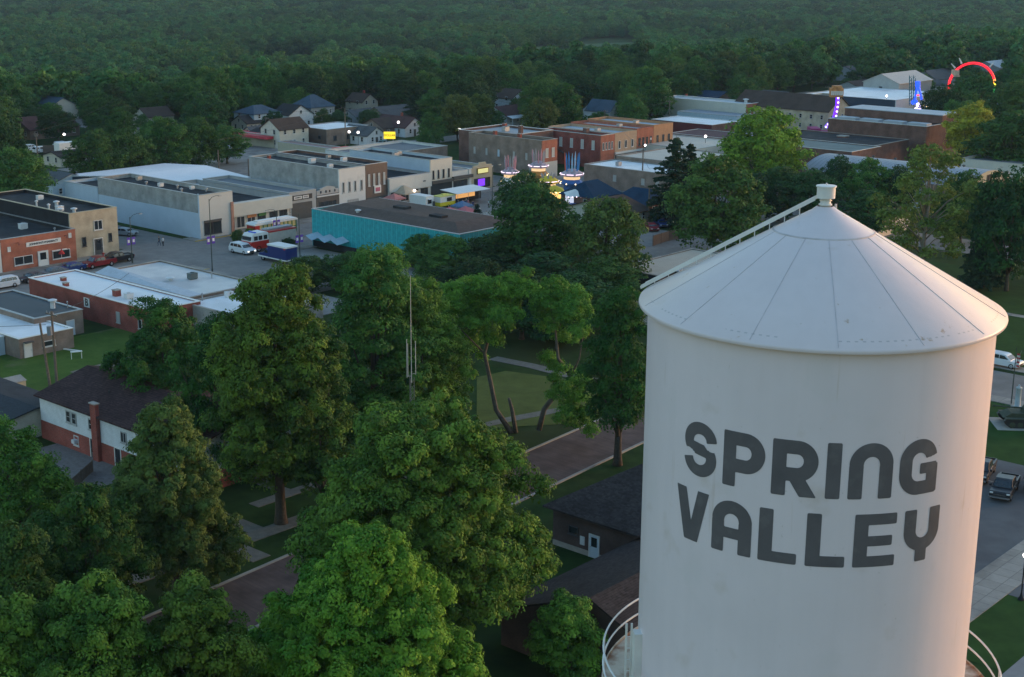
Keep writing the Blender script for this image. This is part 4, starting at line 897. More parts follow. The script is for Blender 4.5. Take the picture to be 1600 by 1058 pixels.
gp('wide house with dark grey-brown roof left of the spruce', 606, 200, 17, 14, 3.6, 7.6, brnb, sgr, 'u'); gp('broad brown-roofed house behind the yellow sign', 600, 215, 20, 13, 3.2, 6.4, brnb, sbr, 'u')
gp('house with purple-brown roof and white gable right of the yellow sign', 633, 215, 10, 17, 3.4, 7.0, ws, smr, 'v', chim=True)
gp('white house with maroon roof and front gable behind the brick stores', 792, 197, 17, 13, 3.6, 7.2, ws, smr, 'u', porch=True); gp('white gable with brown roof above the maroon-roofed house', 800, 175, 12, 12, 5.4, 9.2, ws, sbr, 'v')
gp('white house with steep blue-grey gable between dark trees', 952, 196, 9, 12, 5.0, 9.4, ws, sbl, 'v'); gp('second wing of the steep blue-grey roofed house', 938, 192, 9, 9, 4.6, 8.4, ws, sbl, 'u')
gp('brick-coloured house with slate roof behind the ochre stores', 1070, 188, 13, 11, 5.4, 8.8, mat('peach stucco',(.42,.29,.2)), sbl, 'u', chim=True)
gp('long slate navy roof among trees right of the peach house', 1112, 175, 22, 12, 4.0, 8.0, brnb, snv, 'v', wins=False)
for lab, px, py, du, dv, he, hr, wm, rm, ax in (
    ('maroon hip-roofed house at the far left behind the yard', 48, 219, 20, 16, 3.4, 7.4, brnb, smr, 'u'), ('tan gable with slate roof among the far left trees', 78, 189, 13, 13, 5.0, 8.8, cs, sbl, 'v'),
    ('white roofed cabin at the far left under the big tree', 50, 172, 13, 10, 3.4, 5.0, ws, whs, 'u'), ('red-trimmed house half hidden behind far left trees', 112, 166, 15, 12, 3.8, 7.2, mat('faded red', (.3,.07,.06)), sgr, 'u'),
    ('pale blue house with grey-blue roof left of the white roof', 84, 312, 12, 11, 4.2, 6.6, bs, sgr, 'v'), ('small dark-roofed garage by the dark gravel patch', 96, 262, 10, 10, 3, 4.6, cs, sdk, 'u'),
    ('blue-grey house glimpsed through the feathery row, left one', 172, 262, 12, 9, 3.4, 6, bs, sgr, 'u'), ('tan-roofed house glimpsed through the feathery row', 250, 252, 13, 9, 3.4, 6, ws, sbr, 'v'), ('blue-grey house glimpsed through the feathery row, right one', 325, 243, 13, 9, 3.4, 6, bs, sgr, 'u'),
    ('brown-roofed house peeking above the feathery row', 232, 198, 12, 10, 3.5, 6.8, cs, sbr, 'u'),
    ('grey-roofed house under trees left of the far hill', 1338, 128, 24, 15, 4.2, 8.0, gs, sgr, 'u'), ('dark-roofed house below the far grey one', 1345, 150, 20, 15, 3.4, 6.6, gs, sdk, 'u'),
    ('long slate-roofed house behind the blue ride', 1462, 138, 26, 14, 4.2, 8.6, gs, sgr, 'u'), ('white-walled shed right of the slate-roofed house', 1480, 145, 16, 10, 3.2, 5.4, ws, sgr, 'v'),
    ('grey house with pale roof right of the rainbow ride', 1560, 126, 20, 16, 6.5, 10, gs, mat('pale tin roof', (.36,.38,.4), .6), 'u'), ('tiny roof deep in the far right trees', 1424, 92, 18, 12, 4, 7, gs, smr, 'u'),
    ('white-sided house glimpsed in trees far behind the brick stores', 872, 118, 18, 12, 4.5, 8.4, ws, sgr, 'u'), ('white cottage roof right of the lime tree', 1216, 178, 14, 12, 6, 9, bs, sgr, 'v'),
    ('small pale house far right under the hill', 1575, 178, 16, 11, 3.6, 6.6, bs, sgr, 'u'),
    ('house with dark roof seen through the sycamore, left part', 1322, 350, 20, 12, 3.0, 5.0, brnb, sdk, 'u'), ('cream house seen through the sycamore branches', 1372, 372, 16, 12, 4.2, 6.8, cs, sbr, 'u'), ('blue-roofed house seen through the sycamore, right part', 1420, 330, 18, 12, 4.4, 7.4, bs, snv, 'v')):
    gp(lab, px, py, du, dv, he, hr, wm, rm, ax, wins=py > 200)
# flat buildings
def fpx(label, px, py, du, dv, h, wall, roof, side=None, **k):
    u, v = U(px, py); return bld(label, u, v, du, dv, h, wall, roof, side, **k)
r = fpx('flat white-roofed office with brown side and tan front behind the lot', 511, 229, 16, 13, 4.6, brnb, whiteroof, brwn, par=.1); [win(r, 'F', x, 1.4, 1.2, 1.4, dfr) for x in (3, 8, 13)]; [win(r, 'S', y, 1.8, 1.2, 1.0, dfr) for y in (3, 9)]
r = fpx('long low strip of shops with red end fascia beside the parking lot', 520, 250, 4.5, 22, 2.8, mat('coral red', (.62,.08,.065), .7), mat('pink gravel roof', (.24,.17,.16), .9), tanst, par=.1)
b = MB(); b.box(-.3, 4.8, -2.6, -.05, 1.2, 3.2); b.build('red_fascia', MATS['coral red'], r)
r = fpx('red canopied fuel shop at the left end of the parking lot', 428, 232, 4, 19, 3.4, tanst, mat('crimson canopy', (.5,.045,.06), .6), par=.02); b = MB(); b.box(-2.5, -.05, 0, 19, 2.6, 3.3); b.build('canopy', MATS['crimson canopy'], r)
ZH = 4.4; C4 = [G(*p, ZH) for p in ((301,289.5),(390.6,276.8),(316,255),(95.7,274.7))]
u0_, v0_ = uv(*C4[0]); u1_ = uv(*C4[1])[0]; v1_ = max(uv(*C4[2])[1], uv(*C4[3])[1]); du_, dv_ = u1_-u0_, v1_-v0_
x, y = W(u0_, v0_); r = thing('warehouse', 'big white low-pitched roof hall with navy side wall', 'building', (x, y, 0), ROT)
b = MB(); b.box(.4, du_-.4, .4, dv_-.4, -.2, ZH); b.build('wall', [navyw], r)
b = MB(); L1 = -12.0; P = [(0,0,ZH+.05),(du_,0,ZH+.05),(du_,dv_/2,ZH+1.1),(L1*.5,dv_/2,ZH+1.1),(du_,dv_,ZH+.05),(L1,dv_,ZH+.05)]
b.add(P+[(p[0],p[1],ZH-.12 if k in (0,1,4,5) else ZH+.9) for k, p in enumerate(P)], [(0,1,2,3),(3,2,4,5),(0,6,7,1),(5,4,10,11),(0,3,9,6),(3,5,11,9),(1,7,8,2),(2,8,10,4)]); b.build('roof', mat('white ribbed roof', (.66,.66,.68), .55, .05, .3), r)
b = MB(); b.add([(0,.4,-.2),(L1,dv_-.4,-.2),(L1,dv_-.4,ZH),(0,.4,ZH)], [(0,1,2,3)]); b.add([(.0,.4,-.2),(.4,.4,-.2),(.4,.4,ZH),(.0,.4,ZH)], [(0,1,2,3)]); b.build('side_wall', navyw, r)
occupy(u0_+L1, v0_, u1_, v1_); clear(95, 254, 391, 290, 300)
r = bld('dark green hedge-clad low shed between the white roof and grey wall', 207.5, 255, 2, 5, 3.2, mat('green cladding', (.03,.1,.03), .9), tarlite, mat('green cladding', (.03,.1,.03)))
# white-roofed brown brick, block right of the fair
r = bld('brown brick shop with pale membrane roof right of the fair booths', 266, 186, 12, 25, 5.0, brnb, whiteroof, brnb, par=.12, cope=conc); [win(r, 'S', y, 1.8, 1.2, 1.7, brnb, gray) for y in (4, 8, 16)]; hvac(r, 4, 18, 4.9, .9)
r = bld('long cream-roofed store stretching behind the pale membrane roof', 278.3, 186, 22, 25, 5.8, brnb, mat('cream membrane roof', (.44,.40,.34), .7, .06, .3), brnb, par=.12, cope=conc)
r = gable('navy hip-roofed small house beside the blue fair booth', 240, 187.5, 9, 9, 3.0, 5.6, darkb, snv, 'u', hip=2.6); r = gable('second navy roof with a small dormer gable near the spruce', 240, 174, 9, 9, 3.0, 5.4, darkb, snv, 'v', hip=2.6)
r = gable('brown-roofed low house before the navy roofs', 226, 171, 11, 14, 2.8, 5.0, cs, sbr, 'u')
r = bld('flat cream-roofed garage by the tank roof ladder', 184, 130.5, 22, 9, 3.4, darkb, mat('cream gravel roof', (.42,.37,.30), .8, .07, .5), blk, par=.08, cope=conc)
r = bld('black flat-roofed annexe beside the cream-roofed garage', 188, 122, 20, 8.3, 3.6, blk, tar, blk, par=.1)
# right side, beyond
r = fpx('long white-walled hall with orange brick end behind the lime tree', 1165.5, 199, 9, 33, 7.2, orgb, mat('silver roof', (.33,.37,.41)), cream, par=.2, cope=signw); ventp(r, 4, 3, 7, 1.2, .5, m=duct); [win(r, 'F', x, 4, .9, 1.6, wfr, cream) for x in (2, 4.5, 7)]
r = fpx('slate-roofed lean building in front of the white-walled hall', 1150, 206, 9, 22, 4.6, bs, mat('slate sheet', (.17,.2,.24), .6), bs, par=.05); r = fpx('low maroon shop with white membrane roof below the slate one', 1112, 217, 14, 22, 4.0, darkb, whiteroof, mat('maroon wall', (.12,.03,.03)), par=.05, cope=signw)
r = fpx('purple-brown roofed shop left of the wide lime tree', 1140, 242, 14, 20, 4.2, darkb, mat('purple brown roof', (.10,.06,.065), .9), darkb, par=.08)
r = fpx('cream roofed low hall behind the spruce', 1085, 262, 22, 22, 4.6, cream, mat('cream membrane roof', (.44,.4,.34)), cream, par=.08)
u, v = U(1313, 204); r = gable('long tan brick hall with a broad brown roof left of the violet ride', u-8, v, 14, 34, 6.5, 10.5, tanb, sbr, 'v', cl=True); 
r = fpx('orange brick tower-like gable beside the violet ride arm', 1297, 200, 6, 7, 10, orgb, tar, tanb, par=.3)
r = fpx('long wide white membrane roof behind the violet ride', 1398, 188, 40, 34, 6.5, cream, whiteroof, navyw, par=.1)
r = gable('tall grey gabled hall with tan metal roof at the top right', *U(1402, 168), 26, 14, 8.5, 11.5, gray, mat('tan metal roof', (.38,.34,.3), .5), 'u', wins=False)
win(r, 'S', 7, 6, 1.2, 1.0, dfr)
r = bld('very long dark brown brick building with pale roof strips', 361.5, 172.5, 19, 29, 9.0, darkb, tarlite, darkb, par=.3, cope=whs)
for k in range(4): b = MB(); b.box(2.0, 5.0, 1+k*7, 6.6+k*7, 8.7, 9.5); b.build('roof_monitor', mat('silver roof', (.33,.37,.41)), r)
b = MB(); b.box(9, 19.2, -.05, 29, 9.09, 11.2, 0); b.build('upper_block', darkb, r); b = MB(); b.box(8.8, 19.4, -.2, 29.2, 11.2, 11.4); b.build('upper_roof', mat('silver roof', (.33,.37,.41)), r)
r = bld('low dark brick range in front of the long brown building', 338, 176, 21, 32, 5.6, darkb, tar, darkb, par=.2, cope=conc)
r = bld('green-grey roofed block with brick walls near the smokestack', 321, 172, 15, 34, 6.2, darkb, mat('green grey roof', (.15,.185,.18), .8, .15, .3), darkb, par=.15)
x, y = G(1315, 246); r = thing('smokestack', 'square red brick smokestack behind the barrel-roofed hall', 'smokestack', (x, y, 0), ROT)
zt_ = toward(1315, 213, math.hypot(x, y))[2]; b = MB(); b.box(-1.1, 1.1, -1.1, 1.1, 0, zt_); b.build('stack', redb, r); b = MB(); b.box(-1.25, 1.25, -1.25, 1.25, zt_, zt_+.25); b.build('cap', conc, r)
b = MB(); b.box(-4.2, -2.0, -1, 1, 0, zt_-1.5); b.build('brick_pier', darkb, r)
# barrel-roofed hall
x, y = W(294, 130); r = thing('barrel_hall', 'long brick hall with a ribbed grey barrel roof behind dark trees', 'building', (x, y, 0), ROT)
wdt, lng, hb_, hr_ = 21, 40, 5.0, 7.6
b = MB(); b.box(0, wdt, .3, lng-.3, -.2, hb_); b.build('wall', brnb, r)
def barc(y0, z_off=0., x0=0, w_=wdt, n=16): return [(x0+w_*i/n, y0, hb_+(hr_-hb_)*math.sin(PI*i/n)**.8+z_off) for i in range(n+1)]
b = MB(); A = barc(0); B = barc(lng); b.add(A+B, [(i, i+1, 17+i+1, 17+i) for i in range(16)]); b.build('barrel_roof', lined('ribbed roof', (.25,.27,.30), (.17,.18,.2), 1.1, 1, line=.12), r, False)
b = MB(); b.add(A, [tuple(range(16, -1, -1))]); b.add(barc(lng), [tuple(range(17))]); b.build('arched_end', tanst, r)
win(r, 'F', wdt/2, 4.6, 2.6, 2.2, dfr, glass, mull=1); b = MB(); b.box(3.5, 5.5, 30, 32.5, 6.4, 6.9); b.build('skylight', signw, r)
for k in range(5): ventp(r, wdt*.72, 8+k*5.5, 6.9, .5, .2, m=charc)
occupy(293, 129, 318, 171); clear(1255, 232, 1400, 250, 330)
r = fpx('grey-roofed shed at the far right beside the arched hall end', 1600, 292, 18, 16, 5.2, cream, tarlite, cream); r = fpx('dark blue roofed building with white edge below the arched end', 1535, 312, 14, 16, 4.4, cream, snv, cream, par=.05, cope=signw)
# ---------------------------------------------------------------- vehicles
tyre = mat('tyre', (.015,.015,.015), .9, .1); rim = mat('rim', (.4,.4,.42), .35, .1, 2, metal=.7); trim = mat('dark trim', (.02,.02,.022), .5); chrome = mat('chrome', (.5,.5,.5), .25, .05, 2, metal=.9)
hlw = mat('headlight lens', (.6,.6,.58), .15, 0); hlon = glow('headlight on', (1,.93,.8), 1.6); tlr = mat('tail light', (.4,.02,.02), .3, 0)
def paint(n, c): return mat('car paint '+n, c, .3, .04, .8, spec=.4)
def wheelset(root, xs, tw, r=.37, ww=.24):
    for x in xs:
        for s in (-1, 1):
            b = MB(); y = s*(tw/2-ww/2); P = [(r*.6, -ww/2), (r*.93, -ww/2), (r, -ww/2+.04), (r, ww/2-.04), (r*.93, ww/2), (r*.6, ww/2)]; n = 18
            vs = [(x+q*math.cos(2*PI*j/n), y+h_, r+q*math.sin(2*PI*j/n)) for q, h_ in P for j in range(n)]
            b.add(vs, [(i*n+j, i*n+(j+1)%n, (i+1)*n+(j+1)%n, (i+1)*n+j) for i in range(5) for j in range(n)]); w = b.build('wheel', tyre, root, True)
            b = MB(); k = s*(ww/2-.03); b.add([(x+r*.62*math.cos(2*PI*j/n), y+k, r+r*.62*math.sin(2*PI*j/n)) for j in range(n)]+[(x+r*.2*math.cos(2*PI*j/n), y+k+s*.025, r+r*.2*math.sin(2*PI*j/n)) for j in range(n)]+[(x, y+k+s*.025, r)], [(j, (j+1)%n, n+(j+1)%n, n+j) for j in range(n)]+[(n+j, n+(j+1)%n, 2*n) for j in range(n)]); b.build('rim', rim, w)
CARS = {'suv': dict(L=5.0, W=1.95, prof=[(-2.5,.45),(-2.5,1.0),(-2.42,1.08),(1.3,1.08),(2.35,.98),(2.5,.8),(2.5,.42),(2.1,.3),(-2.3,.3)], cab=[(-2.42,1.07),(-2.2,1.72),(-1.8,1.8),(.35,1.78),(.7,1.7),(1.45,1.07)], wh=(-1.5,1.55), win=[[(-2.05,1.2),(-1.95,1.62),(-1.25,1.66),(-1.25,1.2)],[(-1.15,1.2),(-1.15,1.66),(-.2,1.66),(-.2,1.2)],[(-.1,1.2),(-.1,1.66),(.5,1.62),(1.1,1.2)]]),
        'sedan': dict(L=4.7, W=1.82, prof=[(-2.35,.45),(-2.35,.9),(-2.2,.98),(1.1,.95),(2.2,.82),(2.35,.68),(2.35,.4),(2.0,.25),(-2.1,.25)], cab=[(-1.85,.96),(-1.15,1.4),(-.7,1.45),(.2,1.44),(.5,1.38),(1.2,.94)], wh=(-1.4,1.4), win=[[(-1.5,1.02),(-1.0,1.34),(-.45,1.37),(-.45,1.02)],[(-.35,1.02),(-.35,1.37),(.3,1.33),(.9,1.02)]])}
def car(label, kind, pm, px, py, rz, on=False, cat=None, name='parked_car', group=None, k=1., z=0.0):
    c = CARS[kind]; x, y = G(px, py); root = thing(name, label, cat or ('suv' if kind == 'suv' else 'car'), (x, y, z+.03), rz, group); root.scale = (k,k,k)
    hw = c['W']/2; b = MB(); b.side(c['prof'], -hw, hw, 0); zb = c['cab'][0][1]+.02
    b.side(c['cab'], -hw+.02, hw-.02, 0, -hw+.2, hw-.2, zb); o = b.build('body', pm, root); bv = o.modifiers.new('b', 'BEVEL'); bv.width = .05; bv.segments = 2; bv.limit_method = 'ANGLE'
    b = MB(); ztop = max(p[1] for p in c['cab'])
    for s in (-1, 1):
        for P in c['win']:
            q = [(p[0], s*(hw-.02-.18*(p[1]-zb)/(ztop-zb)*1.0+.012 if p[1] > zb+.3 else hw+.0), p[1]) for p in P]
            q = [(p[0], s*((hw-.02)-.18*max(0, p[1]-zb)/(ztop-zb)+.03), p[1]) for p in P]
            b.add(q, [tuple(range(len(q)))])
    A = c['cab'][-1]; B = c['cab'][-2]; Cc = c['cab'][0]; D = c['cab'][1]
    for (P, Q, e) in ((A, B, .025), (Cc, D, -.025)):
        b.add([(P[0]+e-(P[0]-Q[0])*.1, -hw+.16, P[1]+(Q[1]-P[1])*.1+.02), (P[0]+e-(P[0]-Q[0])*.1, hw-.16, P[1]+(Q[1]-P[1])*.1+.02), (Q[0]+e, hw-.28, Q[1]-.03), (Q[0]+e, -hw+.28, Q[1]-.03)], [(0,1,2,3)])
    b.build('window_glass', glass, root)
    wheelset(root, c['wh'], c['W']+.03)
    fx = c['L']/2
    for s in (-1, 1):
        b = MB(); b.box(fx-.06, fx+.015, s*(hw-.28)-.17, s*(hw-.28)+.17, .62, .78); b.build('headlight', hlon if on else hlw, root)
        b = MB(); b.box(-fx-.015, -fx+.06, s*(hw-.2)-.12, s*(hw-.2)+.12, .72, .92); b.build('tail_light', tlr, root)
        b = MB(); b.box(c['cab'][-1][0]-.35, c['cab'][-1][0]-.15, s*(hw+.12)-.1, s*(hw+.12)+.1, 1.0, 1.14); b.build('mirror', pm, root)
    b = MB(); b.box(fx-.05, fx+.03, -hw+.5, hw-.5, .45, .72); b.build('grille', trim, root)
    return root
def pickup(label, pm, px, py, rz, k=1., on=False, z=0, big=False, group=None):
    x, y = G(px, py); root = thing('pickup_truck', label, 'pickup truck', (x, y, z+.03), rz, group); root.scale = (k,k,k); hw = 1.0
    b = MB(); b.side([(-2.9,.55),(-2.9,1.08),(-.75,1.08),(-.75,1.12),(1.35,1.15),(2.7,1.08),(2.85,.9),(2.85,.5),(2.4,.38),(-2.6,.42)], -hw, hw); b.side([(-.85,1.1),(-.72,1.8),(-.4,1.88),(.75,1.86),(1.05,1.76),(1.75,1.13)], -hw+.02, hw-.02, 0, -hw+.18, hw-.18, 1.2)
    o = b.build('body', pm, root); bv = o.modifiers.new('b', 'BEVEL'); bv.width = .06; bv.segments = 2; bv.limit_method = 'ANGLE'
    b = MB(); b.box(-2.8, -.9, -hw+.14, hw-.14, 1.085, 1.10); b.build('truck_bed', trim, root)
    for s in (-1, 1): b = MB(); b.box(-2.85, -.85, s*(hw-.07)-.07, s*(hw-.07)+.07, 1.06, 1.22); b.build('bed_side', pm, root)
    b = MB(); b.box(-2.92, -2.84, -hw+.1, hw-.1, .7, 1.22); b.build('tailgate', pm, root)
    b = MB()
    for s in (-1, 1):
        for P in ([(-.62,1.25),(-.55,1.7),(.15,1.74),(.15,1.25)], [(.25,1.25),(.25,1.74),(.8,1.7),(1.35,1.25)]): b.add([(p[0], s*(hw-.02-.16*(p[1]-1.2)/.66+.03), p[1]) for p in P], [(0,1,2,3)])
    b.add([(1.72,-hw+.17,1.22),(1.72,hw-.17,1.22),(1.1,hw-.27,1.74),(1.1,-hw+.27,1.74)], [(0,1,2,3)]); b.add([(-.86,-hw+.2,1.25),(-.86,hw-.2,1.25),(-.75,hw-.3,1.72),(-.75,-hw+.3,1.72)], [(0,1,2,3)]); b.build('window_glass', glass, root)
    wheelset(root, (-1.85, 1.9), 2.04, .42, .28)
    for s in (-1, 1):
        b = MB(); b.box(2.78, 2.87, s*.8-.16, s*.8+.16, .86, 1.0); b.build('headlight', hlon if on else hlw, root); b = MB(); b.box(1.3, 1.5, s*1.16-.12, s*1.16+.12, 1.15, 1.38); b.build('mirror', trim, root)
        b = MB(); b.box(-2.95, -2.88, s*.9-.09, s*.9+.09, .8, 1.1); b.build('tail_light', tlr, root)
    b = MB(); b.box(2.8, 2.89, -.62, .62, .62, .95); b.build('grille', trim, root); b = MB(); b.box(2.78, 2.95, -.98, .98, .42, .58); b.build('bumper', chrome, root); b = MB(); b.box(2.82, 2.905, -.6, .6, .76, .8); b.build('grille_bar', chrome, root)
    return root
RU = ROT          # heading along +u (away to the right)
white = paint('white', (.6,.62,.64)); black = paint('black', (.015,.015,.018)); red = paint('red', (.20,.012,.016)); blue = paint('blue', (.02,.045,.16)); silver = paint('silver', (.32,.34,.36)); grey_ = paint('grey', (.12,.13,.14))
car('white suv with its headlights on in the intersection', 'suv', white, 379, 396, RU-PI/2, True, name='suv', k=1.06)
for lab, px, py, m, kd in (('dark blue sedan parked before the pharmacy, rightmost', 112, 424, blue, 'sedan'), ('dark sedan parked before the pharmacy in the middle', 84, 431, grey_, 'sedan'), ('black sedan parked before the pharmacy, nearest', 52, 440, black, 'sedan')): car(lab, kd, m, px, py, RU+PI, group='cars along the pharmacy kerb')
car('white suv at the left edge of the street', 'suv', white, 5, 450, RU+PI, name='suv')
pickup('dark red pickup truck beside the tan corner building', red, 155, 417, RU+PI, 1.0); pickup('black pickup truck behind the dark red one', black, 183, 410, RU+PI)
car('silver sedan parked on the side street by the blue wall', 'sedan', silver, 196, 368, RU-PI/2+.4)
pickup('black pickup truck facing the camera in the right lot', black, 1569, 772, math.radians(-118), 1.0, z=.03); pickup('second black pickup truck half hidden behind the tank', black, 1533, 745, math.radians(-118), z=.03); pickup('black pickup truck cut off by the right frame edge', black, 1622, 762, math.radians(-118), z=.03)
car('white suv parked on the street at the right edge', 'suv', white, 1566, 572, RU+PI/2+PI, k=1.0, name='suv')
car('bright red car in the lot behind the yellow-green tree', 'sedan', red, 1018, 360, -PI/2+.2); car('dark blue car behind the red one', 'sedan', blue, 1032, 354, -PI/2+.2); car('silver car with lit headlight behind the blue one', 'sedan', silver, 1041, 349, -PI/2+.2, True)
for lab, px, py, m, kd in (('white van-like car far left beside the dark tree', 48, 236, white, 'suv'), ('white suv facing the camera far left', 66, 239, white, 'suv'), ('white pickup-like car far left near the lamp', 98, 231, white, 'suv'), ('dark suv on the back street near the small green tree', 648, 236, black, 'suv'), ('white car parked behind the blue-walled building', 673, 244, white, 'sedan'), ('white car in the lot beside the brown two-storey roof', 572, 247, white, 'sedan'), ('second white car in the lot, slightly further', 556, 252, white, 'sedan'), ('teal car on the back street under the yellow sign', 601, 227, paint('teal', (.05,.16,.17)), 'sedan')): car(lab, kd, m, px, py, RU)
x, y = W(184, 262); 
def wbox(label, name, cat, px, py, rz, L, Wd, Hh, z0, mats, group=None):
    x, y = G(px, py); return thing(name, label, cat, (x, y, .03), rz, group)
r = wbox('white box trailer parked at the far left by the gravel', 'box_trailer', 'trailer', 111, 245, RU, 0,0,0,0,0); b = MB(); b.box(-4,4,-1.3,1.3,.9,3.9); b.build('body', signw, r); wheelset(r, (-2.5,-1.5), 2.5, .45); b = MB(); b.box(4,5.4,-.08,.08,.8,.95); b.build('drawbar', trim, r)
# fire engine
x, y = G(422, 388); r = thing('fire_engine', 'red fire engine with white cab roof and pale equipment body', 'fire engine', (x, y, .03), RU+PI); r.scale = (1.15,)*3
frd = paint('fire red', (.42,.025,.018)); crm = mat('shutter cream', (.5,.44,.38), .5)
b = MB(); b.side([(1.2,.5),(1.2,1.75),(4.6,1.75),(4.7,1.5),(4.7,.5)], -1.25, 1.25); b.build('cab', frd, r)
b = MB(); b.side([(1.2,1.75),(1.2,2.85),(1.5,3.0),(4.1,2.95),(4.4,2.6),(4.62,1.75)], -1.25, 1.25, 0, -1.15, 1.15, 2.5); b.build('cab_top', signw, r)
b = MB(); b.box(4.1,4.66,-1.0,1.0,1.9,2.5); [b.box(xx, xx+.7, s*1.255-.02, s*1.255+.02, 1.9, 2.55) for xx in (1.5, 2.5, 3.4) for s in (-1,1)]; b.build('window_glass', glass, r)
b = MB(); b.box(-4.4,1.15,-1.25,1.25,.65,2.75); b.build('equipment_body', crm, r); b = MB(); b.box(-4.45,1.1,-1.28,1.28,2.75,3.0); b.build('top_rail', frd, r)
for k in range(4): b = MB(); b.box(-4.1+k*1.3, -3.0+k*1.3, -1.29, -1.25, 1.0, 2.4); b.build('locker_shutter', mat('shutter', (.36,.33,.3), .4, metal=.3), r)
b = MB(); b.box(-4.2,1.1,-.6,.6,3.0,3.25); [b.box(-4+k*.6,-3.9+k*.6,-.5,.5,3.25,3.3) for k in range(9)]; b.build('ladder_stack', metalg, r)
b = MB(); b.box(3.3,3.6,-.8,.8,2.97,3.15); b.build('light_bar', mat('blue lens', (.05,.1,.5), .2), r); wheelset(r, (-2.4, 3.2), 2.5, .52, .32); b = MB(); b.box(4.7,5.1,-1.25,1.25,.45,.85); b.build('bumper', chrome, r)
# trolley
x, y = G(426, 369); r = thing('trolley_bus', 'red and green old-style trolley bus with white roof by the cream shop', 'trolley', (x, y, .03), RU+PI)
b = MB(); b.box(-5,5,-1.2,1.2,.5,1.6); b.build('lower_body', mat('green lacquer', (.02,.12,.04), .3), r); b = MB(); b.box(4.0,5.06,-1.24,1.24,.45,2.9); b.build('front', frd, r)
b = MB(); b.box(-5,3.98,-1.12,1.12,1.6,2.7); b.build('window_glass', glow('lit window', (.75,.62,.25), .05), r)
for k in range(9): b = MB(); b.box(-4.98+k*1.0,-4.8+k*1.0,-1.2,1.2,1.6,2.7); b.build('window_post', mat('green lacquer', (.02,.12,.04)), r)
b = MB(); b.side([(-5.2,2.9),(-4.8,3.15),(4.8,3.15),(5.3,2.9),(5.3,2.7),(-5.2,2.7)], -1.35, 1.35); b.box(-4,4,-.6,.6,3.15,3.4); b.build('roof', signw, r); wheelset(r, (-3,3), 2.4, .45, .3)
# ambulance
x, y = G(434, 409); r = thing('ambulance', 'dark blue ambulance with a white box roof beside the trees', 'ambulance', (x, y, .03), RU+PI/2); r.scale = (1.1,)*3
nb = paint('navy', (.015,.03,.13)); b = MB(); b.box(-3.4,1.0,-1.15,1.15,.6,2.65); b.build('box_body', nb, r); b = MB(); b.box(-3.5,1.1,-1.2,1.2,2.65,2.9); b.build('box_roof', signw, r)
b = MB(); b.side([(1.0,.5),(1.0,2.0),(1.5,2.05),(2.3,1.3),(3.3,1.15),(3.4,.5)], -1.0, 1.0); b.build('cab', nb, r); b = MB(); b.box(-3.42,3.42,-1.17,1.17,.62,.8); b.build('white_stripe', signw, r)
b = MB(); b.add([(2.3,-.85,1.34),(2.3,.85,1.34),(1.55,.8,2.03),(1.55,-.8,2.03)], [(0,1,2,3)]); [b.box(1.2,1.9,s*1.01-.01,s*1.01+.01,1.35,1.8) for s in (-1,1)]; b.build('window_glass', glass, r); wheelset(r, (-2.2,2.4), 2.1, .42, .28); b = MB(); b.box(-3.3,-2.9,-1.21,1.21,2.4,2.62); b.build('warning_light', tlr, r)
b = MB(); b.tube([(.2,-1.18,1.6),(.2,-1.2,2.2)], .06, 4); b.tube([(-.05,-1.19,1.9),(.45,-1.19,1.9)], .06, 4); b.build('medical_emblem', signw, r)
# food trailers, tents and tables
x, y = G(694, 324); r = thing('food_trailer', 'yellow and white food trailer with serving hatch', 'food trailer', (x, y, .03), RU)
b = MB(); b.box(-2.3,2.3,-1.1,1.1,.5,1.3); b.build('lower_body', mat('yellow paint', (.62,.5,.02), .4), r); b = MB(); b.box(-2.3,2.3,-1.1,1.1,1.3,2.5); b.build('upper_body', signw, r); b = MB(); b.box(-2.4,2.4,-1.2,1.2,2.5,2.62); b.box(-.6,.6,-.4,.4,2.62,2.9); b.build('roof', mat('pale yellow roof', (.62,.55,.16)), r)
b = MB(); b.box(-.3,1.2,-1.13,-1.1,1.4,2.2); b.build('hatch', glass, r); wheelset(r, (.2,), 2.2, .35)
x, y = G(659, 326); r = thing('food_trailer', 'white box food trailer with a serving window and dark door', 'food trailer', (x, y, .03), RU-PI/2)
b = MB(); b.box(-2.4,2.4,-1.2,1.2,.4,2.9); b.build('body', signw, r); b = MB(); b.box(2.4,2.44,-.6,.5,1.3,2.2); b.build('hatch', glass, r); b = MB(); b.box(2.4,2.8,.8,1.15,.4,1.7); b.build('door', charc, r); b = MB(); b.box(2.44,3.0,-.7,.6,2.25,2.32); b.build('hatch_flap', signw, r); wheelset(r, (-.4,.4), 2.3, .35)
x, y = G(727, 317); r = thing('food_trailer', 'long black food trailer under a wide white awning', 'food trailer', (x, y, .03), RU)
b = MB(); b.box(-5,5,0,2.4,.4,2.8); b.build('body', black, r); b = MB(); b.add([(-5.2,-2.6,2.75),(5.2,-2.6,2.75),(5.2,2.6,3.15),(-5.2,2.6,3.15),(-5.2,-2.6,2.7),(5.2,-2.6,2.7),(5.2,2.6,3.1),(-5.2,2.6,3.1)], [(0,1,2,3),(7,6,5,4),(0,4,5,1),(1,5,6,2),(2,6,7,3),(3,7,4,0)]); b.build('awning', signw, r)
b = MB(); b.box(-3,3,-.03,0,1.2,2.2); b.build('hatch', glow('warm hatch light', (.9,.45,.15), .5), r)
for s in (-5,-1.7,1.7,5): b = MB(); b.tube([(s,-2.5,0),(s,-2.5,2.75)], .04, 5); b.build('pole', metalg, r)
